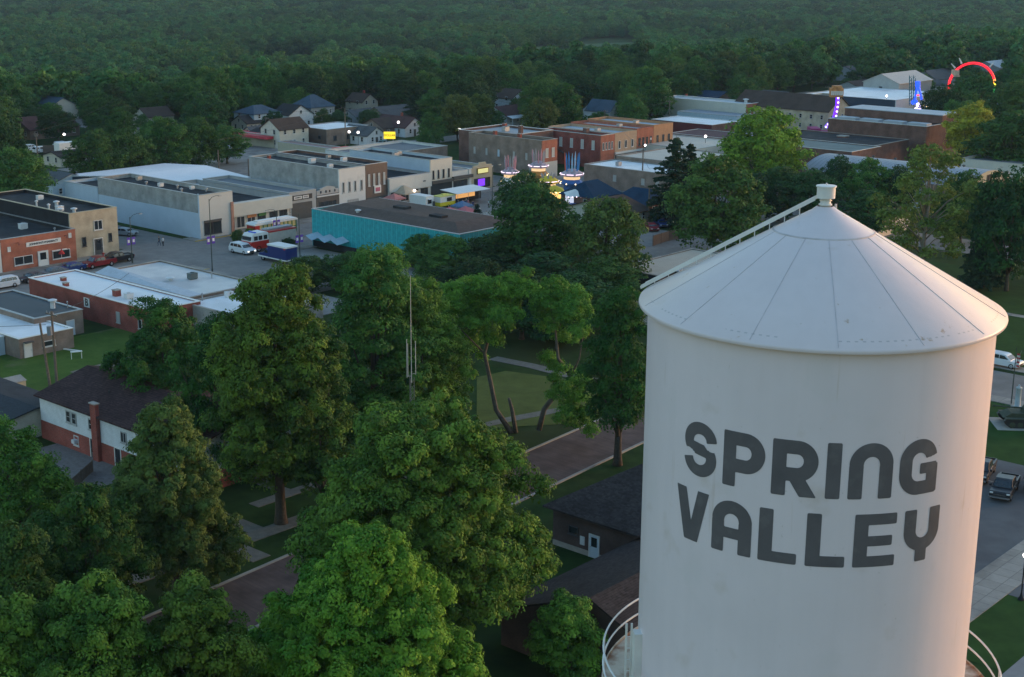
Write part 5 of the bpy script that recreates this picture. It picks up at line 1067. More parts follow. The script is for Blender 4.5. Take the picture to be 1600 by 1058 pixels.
def tent(label, px, py, w, h, m, posts=True, name='market_tent', flat=False):
    x, y = G(px, py); r = thing(name, label, 'tent', (x, y, .03), RU+.1); a = w/2
    b = MB(); b.add([(-a,-a,h),(a,-a,h),(a,a,h),(-a,a,h),(0,0,h+w*.28),(-a,-a,h-.25),(a,-a,h-.25),(a,a,h-.25),(-a,a,h-.25)], [(0,1,4),(1,2,4),(2,3,4),(3,0,4),(0,5,6,1),(1,6,7,2),(2,7,8,3),(3,8,5,0)]); b.build('canopy', m, r)
    for i in (-1,1):
        for j in (-1,1): b = MB(); b.tube([(i*(a-.05),j*(a-.05),0),(i*(a-.05),j*(a-.05),h)], .03, 5); b.build('pole', metalg, r)
    return r
tan_c = mat('tan canvas', (.40,.33,.24), .9)
tent('tan peaked tent in front of the white banded shop', 631, 317, 5, 2.4, tan_c); tent('red and white canopy tent beside the tan one', 616, 322, 3.6, 1.7, mat('red white canvas', (.5,.2,.18), .9))
tent('low red umbrella-like tent over the fair tables, left one', 702, 345, 3, 2.0, mat('pink canvas', (.45,.14,.15), .9)); tent('low red tent over the fair tables, right one', 727, 346, 4, 2.0, mat('pink canvas', (.45,.14,.15), .9)); tent('small blue tent beside the fair tables', 722, 336, 3.4, 2.0, mat('blue canvas', (.10,.16,.26), .9))
tent('dark orange tent before the brown building', 598, 318, 3.2, 2.2, mat('orange canvas', (.35,.1,.04), .9))
# carnival booths with lit rims and feathered plumes
lamp = glow('carnival lamp', (1,.78,.98), 1.7); lampw = glow('warm lamp', (1,.72,.35), 3.5); lampl = glow('street lamp glow', (1,.9,.85), 6)
def booth(label, px, py, rad, h, body, plume, n=8, ph=3.2, np_=7, trimm=None):
    x, y = G(px, py); r = thing('fair_booth', label, 'fair booth', (x, y, .03), .2)
    b = MB(); b.lathe([(rad*.7,0),(rad*.7,h-.9)], n); b.build('counter', body, r)
    b = MB(); b.lathe([(rad,h-.5),(rad*1.02,h),(rad*.45,h+.9),(.01,h+1.1)], n); b.build('canopy', trimm or mat('striped canvas', (.38,.3,.33), .8, .5, 2), r)
    for k in range(n):
        a0 = 2*PI*(k+.12)/n; a1 = 2*PI*(k+.88)/n; b = MB(); R = rad*1.04; b.tube([(R*math.cos(a0),R*math.sin(a0),h-.02),(R*math.cos(a1),R*math.sin(a1),h-.02)], .055, 6); b.build('lamp_tube', lamp, r)
    b = MB(); b.lathe([(rad*.98,h-2.3),(rad*1.0,h-2.0),(rad*.7,h-1.2)], n); b.build('lower_canopy', body, r)
    b = MB(); b.lathe([(rad*.72,h-1.25),(rad*.72,h-.45)], n); b.build('light_band', glow('booth glow', (1,.66,.35), .55), r)
    for k in range(n):
        a0 = 2*PI*(k+.1)/n; R = rad*1.02; b = MB(); b.ball((R*math.cos(a0),R*math.sin(a0),h-2.1), .13, 5); b.build('bulb', lampw, r)
        if k % 2 == 0: b = MB(); R = rad*1.25; b.tube([(R*math.cos(a0),R*math.sin(a0),0),(R*math.cos(a0),R*math.sin(a0),h-2.2)], .05, 5); b.build('pole', metalg, r)
    for k in range(np_):
        a = 2*PI*k/np_; R = rad*.55; b = MB(); b.tube([(R*math.cos(a),R*math.sin(a),h+.5),(R*1.12*math.cos(a),R*1.12*math.sin(a),h+.5+ph*.6),(R*1.2*math.cos(a),R*1.2*math.sin(a),h+.5+ph)], [.16,.2,.03], 6); b.build('plume', plume[k%len(plume)], r)
    b = MB(); b.tube([(0,0,0),(0,0,h+1.2)], .12, 6); b.build('centre_pole', metalg, r); return r
pk_ = mat('pink plume', (.5,.25,.28), .8); gr_ = mat('grey plume', (.32,.3,.3), .8); bl_ = mat('blue plume', (.05,.2,.45), .8); bl2 = mat('pale blue plume', (.3,.45,.6), .8); yb = mat('yellow booth', (.6,.42,.03), .7)
booth('fair booth with pink plumes at the left behind the dark tree', 797, 300, 2.0, 4.6, signw, [pk_, gr_]); booth('fair booth with grey plumes in the middle behind the dark tree', 841, 292, 2.3, 5.0, mat('orange booth', (.45,.2,.04), .7), [gr_, pk_])
booth('yellow fair booth with lit rim right of the dark tree', 856, 312, 2.4, 4.2, yb, [gr_], ph=1.2, trimm=yb); booth('fair booth with tall blue plumes and white lamps', 893, 306, 2.6, 5.0, mat('blue booth', (.03,.12,.36), .6), [bl_, bl2, bl_, mat('red plume', (.5,.1,.06), .8)], ph=4.2)
x, y = W(262, 199); 
for lab, px, py, m1, m2 in (('yellow fair stall with warm lit counter beside the yellow booth', 866, 318, yb, 'warm'), ('blue and white fair stall under the blue-plumed booth', 898, 325, MATS['blue booth'], 'cool')):
    x, y = G(px, py); r = thing('fair_stall', lab, 'fair stall', (x, y, .03), .15)
    b = MB(); b.box(-1.9,1.9,-1.4,1.4,0,1.1); b.build('counter', m1, r); b = MB(); b.add([(-2.1,-1.9,2.7),(2.1,-1.9,2.7),(2.1,1.6,3.1),(-2.1,1.6,3.1),(0,0,4.0)], [(0,1,4),(1,2,4),(2,3,4),(3,0,4)]); b.build('canopy', m1 if m2 == 'warm' else signw, r)
    b = MB(); b.box(-1.8,1.8,-.2,1.3,1.1,2.6); b.build('lit_back', glow('stall light '+m2, (1,.62,.2) if m2 == 'warm' else (.7,.75,.9), .9 if m2 == 'warm' else .5), r)
    for s_ in (-2,2): b = MB(); b.tube([(s_,-1.8,0),(s_,-1.8,2.7)], .05, 5); b.build('pole', metalg, r)
    for k in range(5): b = MB(); b.ball((-1.8+k*.9,-1.9,2.62), .12, 5); b.build('bulb', lampw if m2 == 'warm' else lamp, r)
# violet pendulum ride
x, y = G(1300, 212); R_ = math.hypot(x, y); r = thing('pendulum_ride', 'tall carnival ride with violet lit arm and orange gondola on top', 'fair ride', (x, y, 0), 0)
def rp(px, py): a = toward(px, py, R_); return (a[0]-x, a[1]-y, a[2])
vio = glow('violet led', (.13,.015,1), 1.3); vlt = glow('white led', (.6,.5,1), 2.6)
b = MB(); b.tube([rp(1303,186), rp(1308,165), rp(1309,150)], .55, 8); b.build('upper_arm', vio, r); b = MB(); b.tube([rp(1302,186), rp(1290,199)], .5, 8); b.build('lower_arm', vio, r)
for p in ((1309,153),(1309,160),(1308,167),(1307,174),(1306,181),(1297,190),(1293,194),(1290,198)): q = rp(*p); b = MB(); b.ball((q[0], q[1]-.6, q[2]), .3, 6); b.build('bulb', vlt, r)
q = rp(1307,143); b = MB(); b.box(q[0]-1.9,q[0]+1.9,-1.2,1.2,q[2]-1.6,q[2]+1.0); b.box(q[0]-1.2,q[0]+1.4,-1.25,1.25,q[2]+1.0,q[2]+1.7); b.build('gondola', mat('orange gondola', (.45,.2,.07), .6, .5, .8), r)
for k in range(6): b = MB(); b.box(q[0]-1.8+k*.6,q[0]-1.4+k*.6,-1.5,-1.2,q[2]-1.0,q[2]+.2); b.build('seat', signw, r)
b = MB(); b.box(-7,3,-4,4,0,1.2); b.box(-7,-4,-3,3,1.2,2.4); b.build('platform', mat('magenta deck', (.3,.03,.12), .6), r)
b = MB(); b.box(2,8,-1,-.7,1.2,4.5); b.build('lit_panel', mat('fair panel', (.5,.4,.3), .6, .4, 1), r)
for k in range(9): b = MB(); b.ball((1.5+k*.75, -1.2, 2.2+.8*math.sin(k*2.1)), .22, 5); b.build('bulb', lampw if k%2 else vlt, r)
# blue A-frame ride
x, y = G(1430, 190); R_ = math.hypot(x, y); r = thing('swing_ride', 'blue lit A-frame carnival ride with teal lattice masts', 'fair ride', (x, y, 0), 0)
blu = glow('blue led', (.015,.07,1), 1.3); tl_ = mat('teal lattice', (.03,.14,.16), .6)
for a, c in (((1434,132),(1429,157)), ((1435,132),(1440,156))): b = MB(); b.tube([rp(*a), rp(*c)], .34, 6); b.build('leg', blu, r)
b = MB(); b.tube([rp(1434,136), rp(1434,127)], .8, 8); b.build('hub', blu, r); b = MB(); b.tube([rp(1430,149), rp(1438,149)], .22, 6); b.build('cross_bar', glow('red led', (1,.06,.05), 1.6), r)
for px in (1421, 1427): 
    b = MB(); b.tube([rp(px,165), rp(px,118)], .14, 5); b.tube([rp(px+3.2,165), rp(px+3.2,122)], .14, 5)
    for k in range(9): b.tube([rp(px,163-k*5), rp(px+3.2,159-k*5)], .09, 4)
    b.build('lattice_mast', tl_, r)
for k, (px, py) in enumerate(((1424,159),(1428,158),(1432,163),(1436,166),(1429,170),(1434,172),(1440,165),(1446,167),(1447,170))):
    q = rp(px, py); b = MB(); b.ball((q[0], q[1]-2, max(.5,q[2])), .4 if k > 5 else .7, 6); b.build('bulb', (blu, vlt, lampw)[(0,0,1,1,1,1,2,2,2)[k]], r)
b = MB(); b.box(-8,9,-5,5,0,1.4); b.build('platform', mat('fair deck', (.35,.3,.32), .7, .4, .5), r)
# rainbow loop ride
x, y = G(1518, 172); R_ = math.hypot(x, y); r = thing('loop_ride', 'round loop carnival ride glowing red, yellow and green above the trees', 'fair ride', (x, y, 0), 0)
c0 = rp(1518, 135); rad = 34.0*R_/F; n = 40
cols = [('loop red', (1,.012,.025), 1.5), ('loop orange', (1,.35,.05), 2.2), ('loop yellow', (.95,.85,.05), 2.2), ('loop green', (.1,.9,.2), 1.8), ('loop cyan', (.05,.7,.8), 1.6)]
for k in range(n):
    a0 = 2*PI*k/n; a1 = 2*PI*(k+1)/n; am = math.degrees((a0+a1)/2)
    ci = 0 if 14 < am < 215 else 1 if 9 < am <= 14 else 2 if 3 < am <= 9 or am > 356 else 3 if am > 345 or am <= 3 else 4
    b = MB(); b.tube([(c0[0]+rad*math.cos(a0), 0, c0[2]+rad*math.sin(a0)), (c0[0]+rad*math.cos(a1), 0, c0[2]+rad*math.sin(a1))], .42, 6, cap=True); b.build('track_light', glow(*cols[ci]), r)
b = MB(); q = (c0[0]-rad*.78, 0, c0[2]+rad*.62); b.box(q[0]-1.0,q[0]+1.3,-.9,.9,q[2]-1.2,q[2]+.7); b.box(q[0]-.6,q[0]+1.7,-.8,.8,q[2]-1.7,q[2]-1.2); b.build('gondola', mat('pale gondola', (.5,.36,.26), .6, .4, 1.5), r)
for s in (-1, 1):
    for sy in (-1, 1): b = MB(); b.tube([(s*rad*1.05, sy*4, 0), (s*rad*.75+c0[0], sy*.5, c0[2]-rad*.6)], .35, 8); b.build('support_leg', metalg, r)
for am in (50, 118, 135): a = math.radians(am); b = MB(); b.tube([(c0[0]+(rad+.8)*math.cos(a),0,c0[2]+(rad+.8)*math.sin(a)), (c0[0]+(rad+3)*math.cos(a),0,c0[2]+(rad+3)*math.sin(a))], [.35,.12], 6); b.build('spike', signw, r)
b = MB(); b.box(-rad,rad,-4,4,0,1.2); b.build('platform', MATS['fair deck'], r)
# ---------------------------------------------------------------- poles, lamps, signs
wood_ = mat('weathered pole', (.16,.125,.10), .95, .25, 3)
def upole(label, px, by, ty, arms=1, group=None, tr_=False, m=None, rz=None, lean=0.):
    x, y = G(px, by); h = toward(px, ty, math.hypot(x, y))[2]; r = thing('utility_pole', label, 'utility pole', (x, y, 0), ROT if rz is None else rz, group)
    b = MB(); b.tube([(0,0,-.3),(lean,0,h)], [.2,.13], 8); b.build('pole', m or wood_, r)
    for k in range(arms): b = MB(); b.box(lean-.06,lean+.06,-1.3,1.3,h-.5-k*.9,h-.36-k*.9); b.build('cross_arm', m or wood_, r)
    for s in (-1.1, -.4, .4, 1.1):
        if arms: b = MB(); b.tube([(lean,s,h-.36),(lean,s,h-.12)], .05, 5); b.build('insulator', gray, r)
    if tr_: b = MB(); b.tube([(lean*.8-.45,0,h-2.9),(lean*.8-.45,0,h-1.8)], .32, 10); b.build('transformer', mat('transformer grey', (.2,.22,.25), .5), r)
    return (x, y, h)
p1 = upole('leaning wooden utility pole in the yard, left of the pair', 80, 612, 503, 0, m=wood_, lean=-.8); p2 = upole('wooden utility pole with transformer in the yard, right of the pair', 89, 602, 486, 1, tr_=True)
for i, (px, by, ty, ar) in enumerate(((343,290,234,0),(262,290,262,0),(1228,255,238,0),(389,282,248,0),(540,229,169,0),(416,213,183,1),(1013,350,290,1),(944,215,172,1),(1045,200,157,1),(1293,162,135,1),(187,204,180,0),(197,205,190,0),(60,262,208,1),(42,190,178,1),(1152,300,258,1),(779,200,178,1),(196,498,460,0),(1003,300,232,0))):
    upole(['thin pole on the white roof hall, right one','short thin pole on the white roof hall','pole in the hedge by the lime tree','dark pole beside the green shed','pole behind the tall grey house yard','pole with arm in front of the pale blue house','tall lamp-bearing pole by the red car','pole with arm before the steep blue roof','pole with arm behind the ochre stores','pole with long arm left of the violet ride','pale pole above the feathery row, left','short pale pole above the feathery row, right','wooden pole with arm by the far left vans','small pole among the far left houses','leaning pole with arm behind the round tree','pole by the maroon-roofed house','short pole before the white membrane roof','pole on the street beyond the blue booth'][i], px, by, ty, ar)
def wire(label, pts, sag=.6, group='overhead wires'):
    b = MB()
    for A, B in zip(pts[:-1], pts[1:]):
        P = [Vector(A).lerp(Vector(B), t/12)-Vector((0,0,sag*4*(t/12)*(1-t/12))) for t in range(13)]; b.tube(P, .028, 4, cap=False)
    tag(b.build('overhead_wire', trim), label, 'wire', None)
wire('overhead wire from the yard poles to the red brick wall', [(p2[0],p2[1],p2[2]-.3), (*G(206,500), 7)]); wire('overhead wire running from the yard poles off the left edge', [(p1[0],p1[1],p1[2]-.3), (p1[0]-40,p1[1]+3,p1[2]-1)])
for i, (a, za, c, zc) in enumerate((((343,290),10.5,(540,229),11),((13,300),8.5,(343,290),10),((540,229),10.5,(779,200),8.5),((779,200),8.3,(944,215),8),((944,215),8,(1045,200),8.5),((1045,200),8.5,(1293,162),9),((60,262),9,(187,204),9.5),((1013,350),11,(1003,300),10),((1003,300),10,(944,215),8.3),((416,213),8,(540,229),10.8),((1152,300),9,(1013,350),11.2))):
    wire(['overhead wire above the white hall roof','overhead wire over the black roofs at the far left','overhead wire along the back street behind the stores','overhead wire behind the brick stores','overhead wire past the peach house','overhead wire towards the violet ride','overhead wire over the far left yard','overhead wire by the red car pole','overhead wire crossing beside the blue booth','overhead wire in front of the pale blue house','overhead wire behind the round tree'][i], [(*G(*a), za), (*G(*c), zc)], 1.0)
# street lamps with purple banners
dpole = mat('dark green pole', (.05,.07,.065), .5, metal=.4)
def slamp(label, px, by, ty, arm=1, banner=None, flag=False, lit=True, rz=0):
    x, y = G(px, by); h = toward(px, ty, math.hypot(x, y))[2]; r = thing('street_lamp', label, 'street lamp', (x, y, .1), ROT+rz)
    b = MB(); b.tube([(0,0,0),(0,0,.8)], .14, 8); b.tube([(0,0,.8),(0,0,h)], [.09,.06], 8); b.build('pole', dpole, r)
    b = MB(); b.tube([(0,0,h-.3),(arm*.6,0,h+.25),(arm*1.4,0,h+.4),(arm*2.2,0,h+.35)], .045, 6); b.build('arm', dpole, r); b = MB(); b.box(arm*2.2-.3,arm*2.2+.3,-.13,.13,h+.22,h+.36); b.build('lamp_head', metalg, r)
    if banner: 
        for s in (-1, 1): b = MB(); b.box(s*.5-.33,s*.5+.33,-.02,.02,h*.40,h*.40+1.3); bn = b.build('banner', banner, r); b = MB(); b.box(s*.5-.2,s*.5+.2,-.035,.035,h*.40+.4,h*.40+.9); b.build('banner_print', signw, bn)
    if flag: flagp(r, h*.55)
def flagp(r, z, s=1.):
    b = MB(); b.tube([(0,0,z),(.2,-.9*s,z+1.5*s)], .03, 5); st = b.build('flag_staff', metalg, r)
    for k in range(7): b = MB(); b.box(.02+k*.0,.05,-.35*s-(k)*0-.0,-.2*s,0,0); 
    b = MB()
    for k in range(7):
        z1 = z+1.2*s-k*.17*s; b.add([(.14,-.75*s,z1),(.14,-.1*s+.1*s,z1-.15*s),(.14,-.1*s+.1*s,z1-.32*s),(.14,-.75*s,z1-.17*s)], [(0,1,2,3)], k%2)
    b.add([(.15,-.75*s,z+1.2*s),(.15,-.42*s,z+1.13*s),(.15,-.42*s,z+.5*s),(.15,-.75*s,z+.55*s)], [(0,1,2,3)], 2); b.build('flag', [mat('flag red', (.4,.03,.04)), signw, mat('flag blue', (.03,.05,.22))], r)
pb = mat('purple banner', (.14,.07,.36), .8)
slamp('street lamp with purple banner at the tan building corner', 207, 412, 340, 1, pb); slamp('street lamp with purple banner before the long corner building', 332, 428, 312, 1, pb); slamp('street lamp with purple banner beside the ambulance', 469, 410, 334, -1, pb)
slamp('street lamp by the cream shop front', 433, 372, 330, -1, pb); slamp('street lamp in front of the teal hall end', 769, 345, 262, 1, None)
for i, (px, py, by) in enumerate(((526,311,330),(648,298,318),(689,330,352),(612,299,318),(701,275,300),(686,275,300),(798,341,360),(765,275,292),(1007,227,262),(1055,221,250),(1101,213,250),(1204,171,205),(546,206,230),(560,207,230),(623,191,235),(619,223,238),(718,202,225),(102,210,235),(1383,150,185))):
    x, y = G(px, by); h = toward(px, py, math.hypot(x, y))[2]
    r = thing('globe_lamp', ['lit globe lamp left of the white two-storey building','lit globe lamp before the white banded shop','lit globe lamp at the teal hall roof edge','lit globe lamp by the violet glow','lit globe lamp before the cream two-storey, right','lit globe lamp before the cream two-storey, left','lit globe lamp inside the large green tree','lit globe lamp at the tan stepped shop','lit lamp on a pole by the spruce','lit lamp before the ochre store','lit lamp by the maroon shop','lit lamp left of the tan brick hall','lit yard lamp before the long white house, left','lit yard lamp before the long white house, right','lit lamp on a tall pole by the yellow sign','small lit lamp behind the pale roof','lit lamp at the brick building roof edge','lit lamp at the far left near the white truck','lit lamp on the grey gabled hall'][i], 'lamp', (x, y, 0))
    b = MB(); b.tube([(0,0,0),(0,0,h-.2)], .06, 6); b.build('pole', dpole, r); b = MB(); b.ball((0,0,h), .26 if i < 10 else .32, 7); b.build('globe', lampl, r)
def near_lamp():
    x, y = G(1595, 938); h = toward(1598, 868, math.hypot(x, y))[2]; r = thing('globe_lamp', 'lit globe lamp on a black post at the right edge beside the pavement', 'lamp', (x, y, .05))
    b = MB(); b.lathe([(.26,0),(.26,.1),(.14,.3),(.09,.5),(.06,.7),(.055,h-.35),(.1,h-.3),(.1,h-.2)], 12); b.build('post', blk, r, True); b = MB(); b.ball((0,0,h), .2, 12); b.build('globe', lampl, r, True)
near_lamp()
# signs
def sign(label, px, by, x0, y0, x1, y1, m, s=None, tm=None, posts=1, size=.8):
    x, y = G(px, by); R_ = math.hypot(x, y); zt2 = toward(px, y0, R_)[2]; zb = toward(px, y1, R_)[2]; w = (x1-x0)*R_/F; r = thing('pole_sign', label, 'sign', (x, y, 0), -math.atan2(x, y)*0)
    b = MB(); b.box(-w/2, w/2, -.12, .12, zb, zt2); bd = b.build('sign_board', m, r)
    for k in range(posts): q = 0 if posts == 1 else (-w*.3+k*w*.6); b = MB(); b.tube([(q,0,0),(q,0,zb)], .12, 6); b.build('post', metalg, r)
    if s: text(bd, s, (zt2-zb)*size, 'F', 0, (zt2+zb)/2, tm, .14)
sign('yellow lit rectangular pole sign above the back street', 609, 232, 600, 206, 618, 217, yel, 'DOLLAR', mat('sign olive', (.2,.14,.0)), 2, .42)
sign('white pole sign with pale panel over an orange base', 589, 244, 585, 223, 594, 232, signw, None); sign('small dark sign with white letters near the pale roof edge', 617, 238, 611, 229, 622, 236, redb, 'B.B', signw, 1, .8)
# radio mast in the middle
x, y = G(645, 775); R_ = math.hypot(x, y); zt2 = toward(645, 590, R_)[2]; ztop = toward(645, 431, R_)[2]; r = thing('radio_mast', 'slim lattice radio mast with one tall whip antenna and three short ones', 'radio mast', (x, y, 0), .3)
mg = mat('mast grey', (.22,.23,.23), .5, metal=.4); wp = mat('antenna white', (.5,.47,.42), .5); b = MB(); C3 = [(.26*math.cos(t), .26*math.sin(t)) for t in (0, 2.094, 4.189)]
for c in C3: b.tube([(c[0],c[1],0),(c[0],c[1],zt2)], .028, 5)
nn = int(zt2/.55)
for k in range(nn):
    for j in range(3): A = C3[j]; B = C3[(j+1)%3]; b.tube([(A[0],A[1],k*.55),(B[0],B[1],k*.55+.5)], .014, 4); 
b.build('lattice', mg, r)
b = MB(); b.tube([(0,0,zt2-.5),(0,0,(zt2+ztop)/2),(0,0,ztop)], [.045,.035,.02], 6); b.build('whip_antenna', wp, r)
for dx_, t0, t1 in ((-.42,590,530),(-.32,588,537),(.45,586,534)):
    za = toward(645, t0, R_)[2]; zb = toward(645, t1, R_)[2]; b = MB(); b.tube([(dx_,.1,za),(dx_,.1,zb)], .038, 6); b.tube([(0,0,za+.1),(dx_,.1,za+.1)], .02, 4); b.build('short_antenna', wp, r)
# ---------------------------------------------------------------- right edge: tank memorial, flag pole, column
ol = mat('olive drab', (.045,.055,.035), .75, .25, 2); x, y = G(1606, 664); r = thing('military_tank', 'olive drab memorial tank on the lawn at the right edge', 'tank', (x, y, .05), math.radians(176)); r.scale = (.92,)*3
b = MB(); b.side([(-3.2,.75),(-3.2,1.45),(-2.6,1.75),(2.4,1.75),(3.4,1.15),(2.9,.65)], -1.15, 1.15); b.build('hull', ol, r)
for s in (-1, 1):
    b = MB(); b.side([(-3.3,.45),(-3.5,.85),(-3.2,1.15),(3.2,1.15),(3.5,.85),(3.2,.45),(2.6,.05),(-2.6,.05)], s*1.6-.28, s*1.6+.28); b.build('track', trim, r)
    b = MB(); b.box(-3.3,3.3,s*1.62-.34,s*1.62+.34,1.18,1.26); b.build('fender', ol, r)
    for k in range(6): b = MB(); xx = -2.4+k*.96; P = [(xx+.36*math.cos(t), s*1.9, .45+.36*math.sin(t)) for t in np.linspace(0, 2*PI, 12, endpoint=False)]; b.add(P+[(p[0], s*1.86, p[2]) for p in P], [tuple(range(12)), tuple(range(23,11,-1))]+[(i,(i+1)%12,12+(i+1)%12,12+i) for i in range(12)]); b.build('road_wheel', ol, r)
b = MB(); b.lathe([(1.35,1.76),(1.3,2.1),(1.0,2.5),(.5,2.62),(.01,2.64)], 20, (-.3,0,0)); b.build('turret', ol, r, True); b = MB(); b.tube([(.8,0,2.15),(4.2,0,2.35)], [.12,.08], 8); b.tube([(4.1,0,2.34),(4.5,0,2.36)], .13, 8); b.build('gun_barrel', ol, r); b = MB(); b.lathe([(.35,2.6),(.35,2.75),(.01,2.78)], 12, (-.5,.3,0)); b.build('hatch', ol, r)
b = MB(); b.box(-4,4,-2.4,2.4,-.1,.04); o = b.build('memorial_slab', conc); o.location = (x, y, .03); o.rotation_euler.z = math.radians(176); tag(o, kind='structure')
x, y = G(1589, 640); h = toward(1589, 603, math.hypot(x, y))[2]; r = thing('monument_column', 'pale stone column standing beside the street behind the tank memorial', 'monument', (x, y, .05)); st = mat('pale stone', (.36,.40,.42), .7)
b = MB(); b.lathe([(.42,0),(.42,.25),(.34,.3),(.3,h-.4),(.36,h-.35),(.36,h-.2),(.1,h-.1),(.1,h+.1),(.01,h+.15)], 16); b.build('shaft', st, r, True); b = MB(); b.box(-.6,.6,-.6,.6,-.05,.25); b.build('plinth', st, r)
x, y = G(1580, 632); h = toward(1584, 543, math.hypot(x, y))[2]; r = thing('flag_pole', 'dark pole with a hanging striped flag at the right edge', 'flag pole', (x, y, .05)); b = MB(); b.tube([(0,0,0),(0,0,h)], [.08,.05], 8); b.build('pole', dpole, r); flagp(r, h-2.2, 1.4)
# bench, dish, bin-like yard things
x, y = G(44, 672); r = thing('satellite_dish', 'grey satellite dish on a short post behind the white flats', 'satellite dish', (x, y, 0)); b = MB(); b.tube([(0,0,0),(0,0,1.1)], .05, 6); b.build('post', metalg, r); b = MB(); b.lathe([(.01,0),(.3,.05),(.52,.16)], 16); o = b.build('dish', gray, r, True); o.location = (0,-.1,1.2); o.rotation_euler = (math.radians(70),0,.5)
x, y = G(38, 688); r = thing('rock_pile', 'small heap of pale rocks by the gravel yard', 'rocks', (x, y, 0)); b = MB(); rr = random.Random(2)
for k in range(9): b = MB(); b.ball((rr.uniform(-.8,.8), rr.uniform(-.6,.6), .2), rr.uniform(.2,.38), 5); b.build('rock', conc, r)
x, y = G(110, 548); b = MB(); b.box(-1.6,1.6,-.12,.12,.05,.2); o = b.build('white_beam', signw); o.location = (x, y, 0); o.rotation_euler.z = -.4; tag(o, 'long white beam lying on the lawn below the tan-walled building', 'beam')
x, y = G(112, 562); r = thing('garden_bench', 'small white toppled frame lying on the bright lawn', 'bench', (x, y, 0), .4); b = MB(); b.tube([(0,0,0),(0,0,1.0)], .05, 5); b.tube([(1.3,0,0),(1.3,0,1.0)], .05, 5); b.box(-.1,1.4,-.25,.25,1.0,1.08); b.build('seat', signw, r)
def fence(label, pts, h, m, name='fence'):
    P = [Vector((*G(*p), 0)) for p in pts]; root = thing(name, label, 'fence', P[0])
    for A, B in zip(P[:-1], P[1:]):
        n = max(1, int((B-A).length/2.4)); b = MB(); d = (B-A).normalized(); nn_ = Vector((-d.y, d.x, 0))*.03; a = A-P[0]; c = B-P[0]
        b.add([a-nn_+Vector((0,0,z)) for z in (.1,h)]+[c-nn_+Vector((0,0,z)) for z in (h,.1)]+[a+nn_+Vector((0,0,z)) for z in (.1,h)]+[c+nn_+Vector((0,0,z)) for z in (h,.1)], [(0,1,2,3),(7,6,5,4),(1,5,6,2)]); b.build('panel', m, root)
        for k in range(n+1): q = a+(c-a)*k/n; e = MB(); e.box(q.x-.06,q.x+.06,q.y-.06,q.y+.06,0,h+.1); e.build('post', m, root)
fence('weathered fence running below the gravel yard', [(145,738),(110,770),(75,802)], 1.3, wood_); fence('dark board fence beside the far left vans', [(68,240),(85,240),(104,237)], 2.2, brwn); fence('dark board fence by the red car lot', [(1020,385),(1045,377),(1075,372)], 2.0, brwn); fence('tall slatted fence behind the hall at the bottom', [(700,965),(760,955)], 2.0, wood_)
# ---------------------------------------------------------------- people on the fair street
def person_mesh(name, pose, shirt, trousers, hair):
    """one continuous skinned body: walking or standing"""
    sw = .22 if pose else .06
    V = [(0,0,.95),(0,0,1.2),(0,0,1.43),(0,0,1.53),(0,.02,1.66),(0,0,1.76), (.1,0,.9),(.11,sw,.5),(.11,sw*.9-.05,.06),(.11,sw+.12,.03), (-.1,0,.9),(-.11,-sw*.6,.5),(-.11,-sw-.05,.06),(-.11,-sw+.12,.03),
         (.19,0,1.4),(.24,-sw*.6,1.13),(.24,-sw*.3+.08,.86),(.24,.1-sw*.3,.78), (-.19,0,1.4),(-.24,sw*.5,1.13),(-.24,sw*.6+.08,.88),(-.24,sw*.6+.1,.8)]
    R = [.15,.14,.155,.055,.095,.06, .09,.06,.042,.035, .09,.06,.042,.035, .06,.045,.034,.03, .06,.045,.034,.03]
    E = [(0,1),(1,2),(2,3),(3,4),(4,5),(0,6),(6,7),(7,8),(8,9),(0,10),(10,11),(11,12),(12,13),(2,14),(14,15),(15,16),(16,17),(2,18),(18,19),(19,20),(20,21)]
    me = bpy.data.meshes.new(name); me.from_pydata(V, E, []); o = bpy.data.objects.new(name, me); COL.objects.link(o)
    o.modifiers.new('s', 'SKIN'); 
    for i, r in enumerate(R): me.skin_vertices[0].data[i].radius = (r, r*(.7 if i in (0,1,2) else 1))
    me.skin_vertices[0].data[0].use_root = True
    o.modifiers.new('d', 'SUBSURF').levels = 1
    bpy.context.view_layer.update(); m2 = bpy.data.meshes.new_from_object(o.evaluated_get(bpy.context.evaluated_depsgraph_get())); bpy.data.objects.remove(o)
    m2.materials.clear(); [m2.materials.append(q) for q in (mat('skin', (.42,.26,.19), .6), shirt, trousers, hair)]
    for p in m2.polygons:
        z = p.center.z; ax = abs(p.center.x)
        p.material_index = 3 if z > 1.68 or (z > 1.58 and p.center.y < -.02) else 0 if z > 1.48 or (ax > .2 and z < 1.15 and z > .7) else 1 if z > .93 else 2
        p.use_smooth = True
    return m2
hairm = mat('hair', (.05,.03,.02), .8); jeans = mat('jeans', (.03,.045,.09), .8); blacks = mat('black cloth', (.02,.02,.022), .9)
SHIRT = [('white', (.5,.5,.5)), ('red', (.35,.03,.03)), ('navy', (.02,.03,.1)), ('grey', (.15,.15,.16)), ('pink', (.45,.18,.22)), ('black', (.02,.02,.02))]
PM = [person_mesh('person', i % 2, mat('shirt '+n, c, .85), jeans if i % 2 else blacks, hairm) for i, (n, c) in enumerate(SHIRT)]
def person(px, py, k, label, group=None, rz=None):
    x, y = G(px, py); o = bpy.data.objects.new('person', PM[k]); COL.objects.link(o); o.location = (x, y, .03); o.rotation_euler.z = random.uniform(0, 6.28) if rz is None else rz
    tag(o, label, 'person', group)
person(249, 384, 5, 'person in black standing on the corner lawn edge'); person(255, 385, 0, 'person in a white shirt beside the one in black'); person(162, 408, 1, 'person in a red shirt beside the dark red pickup'); person(455, 366, 2, 'person in navy standing behind the fire engine')
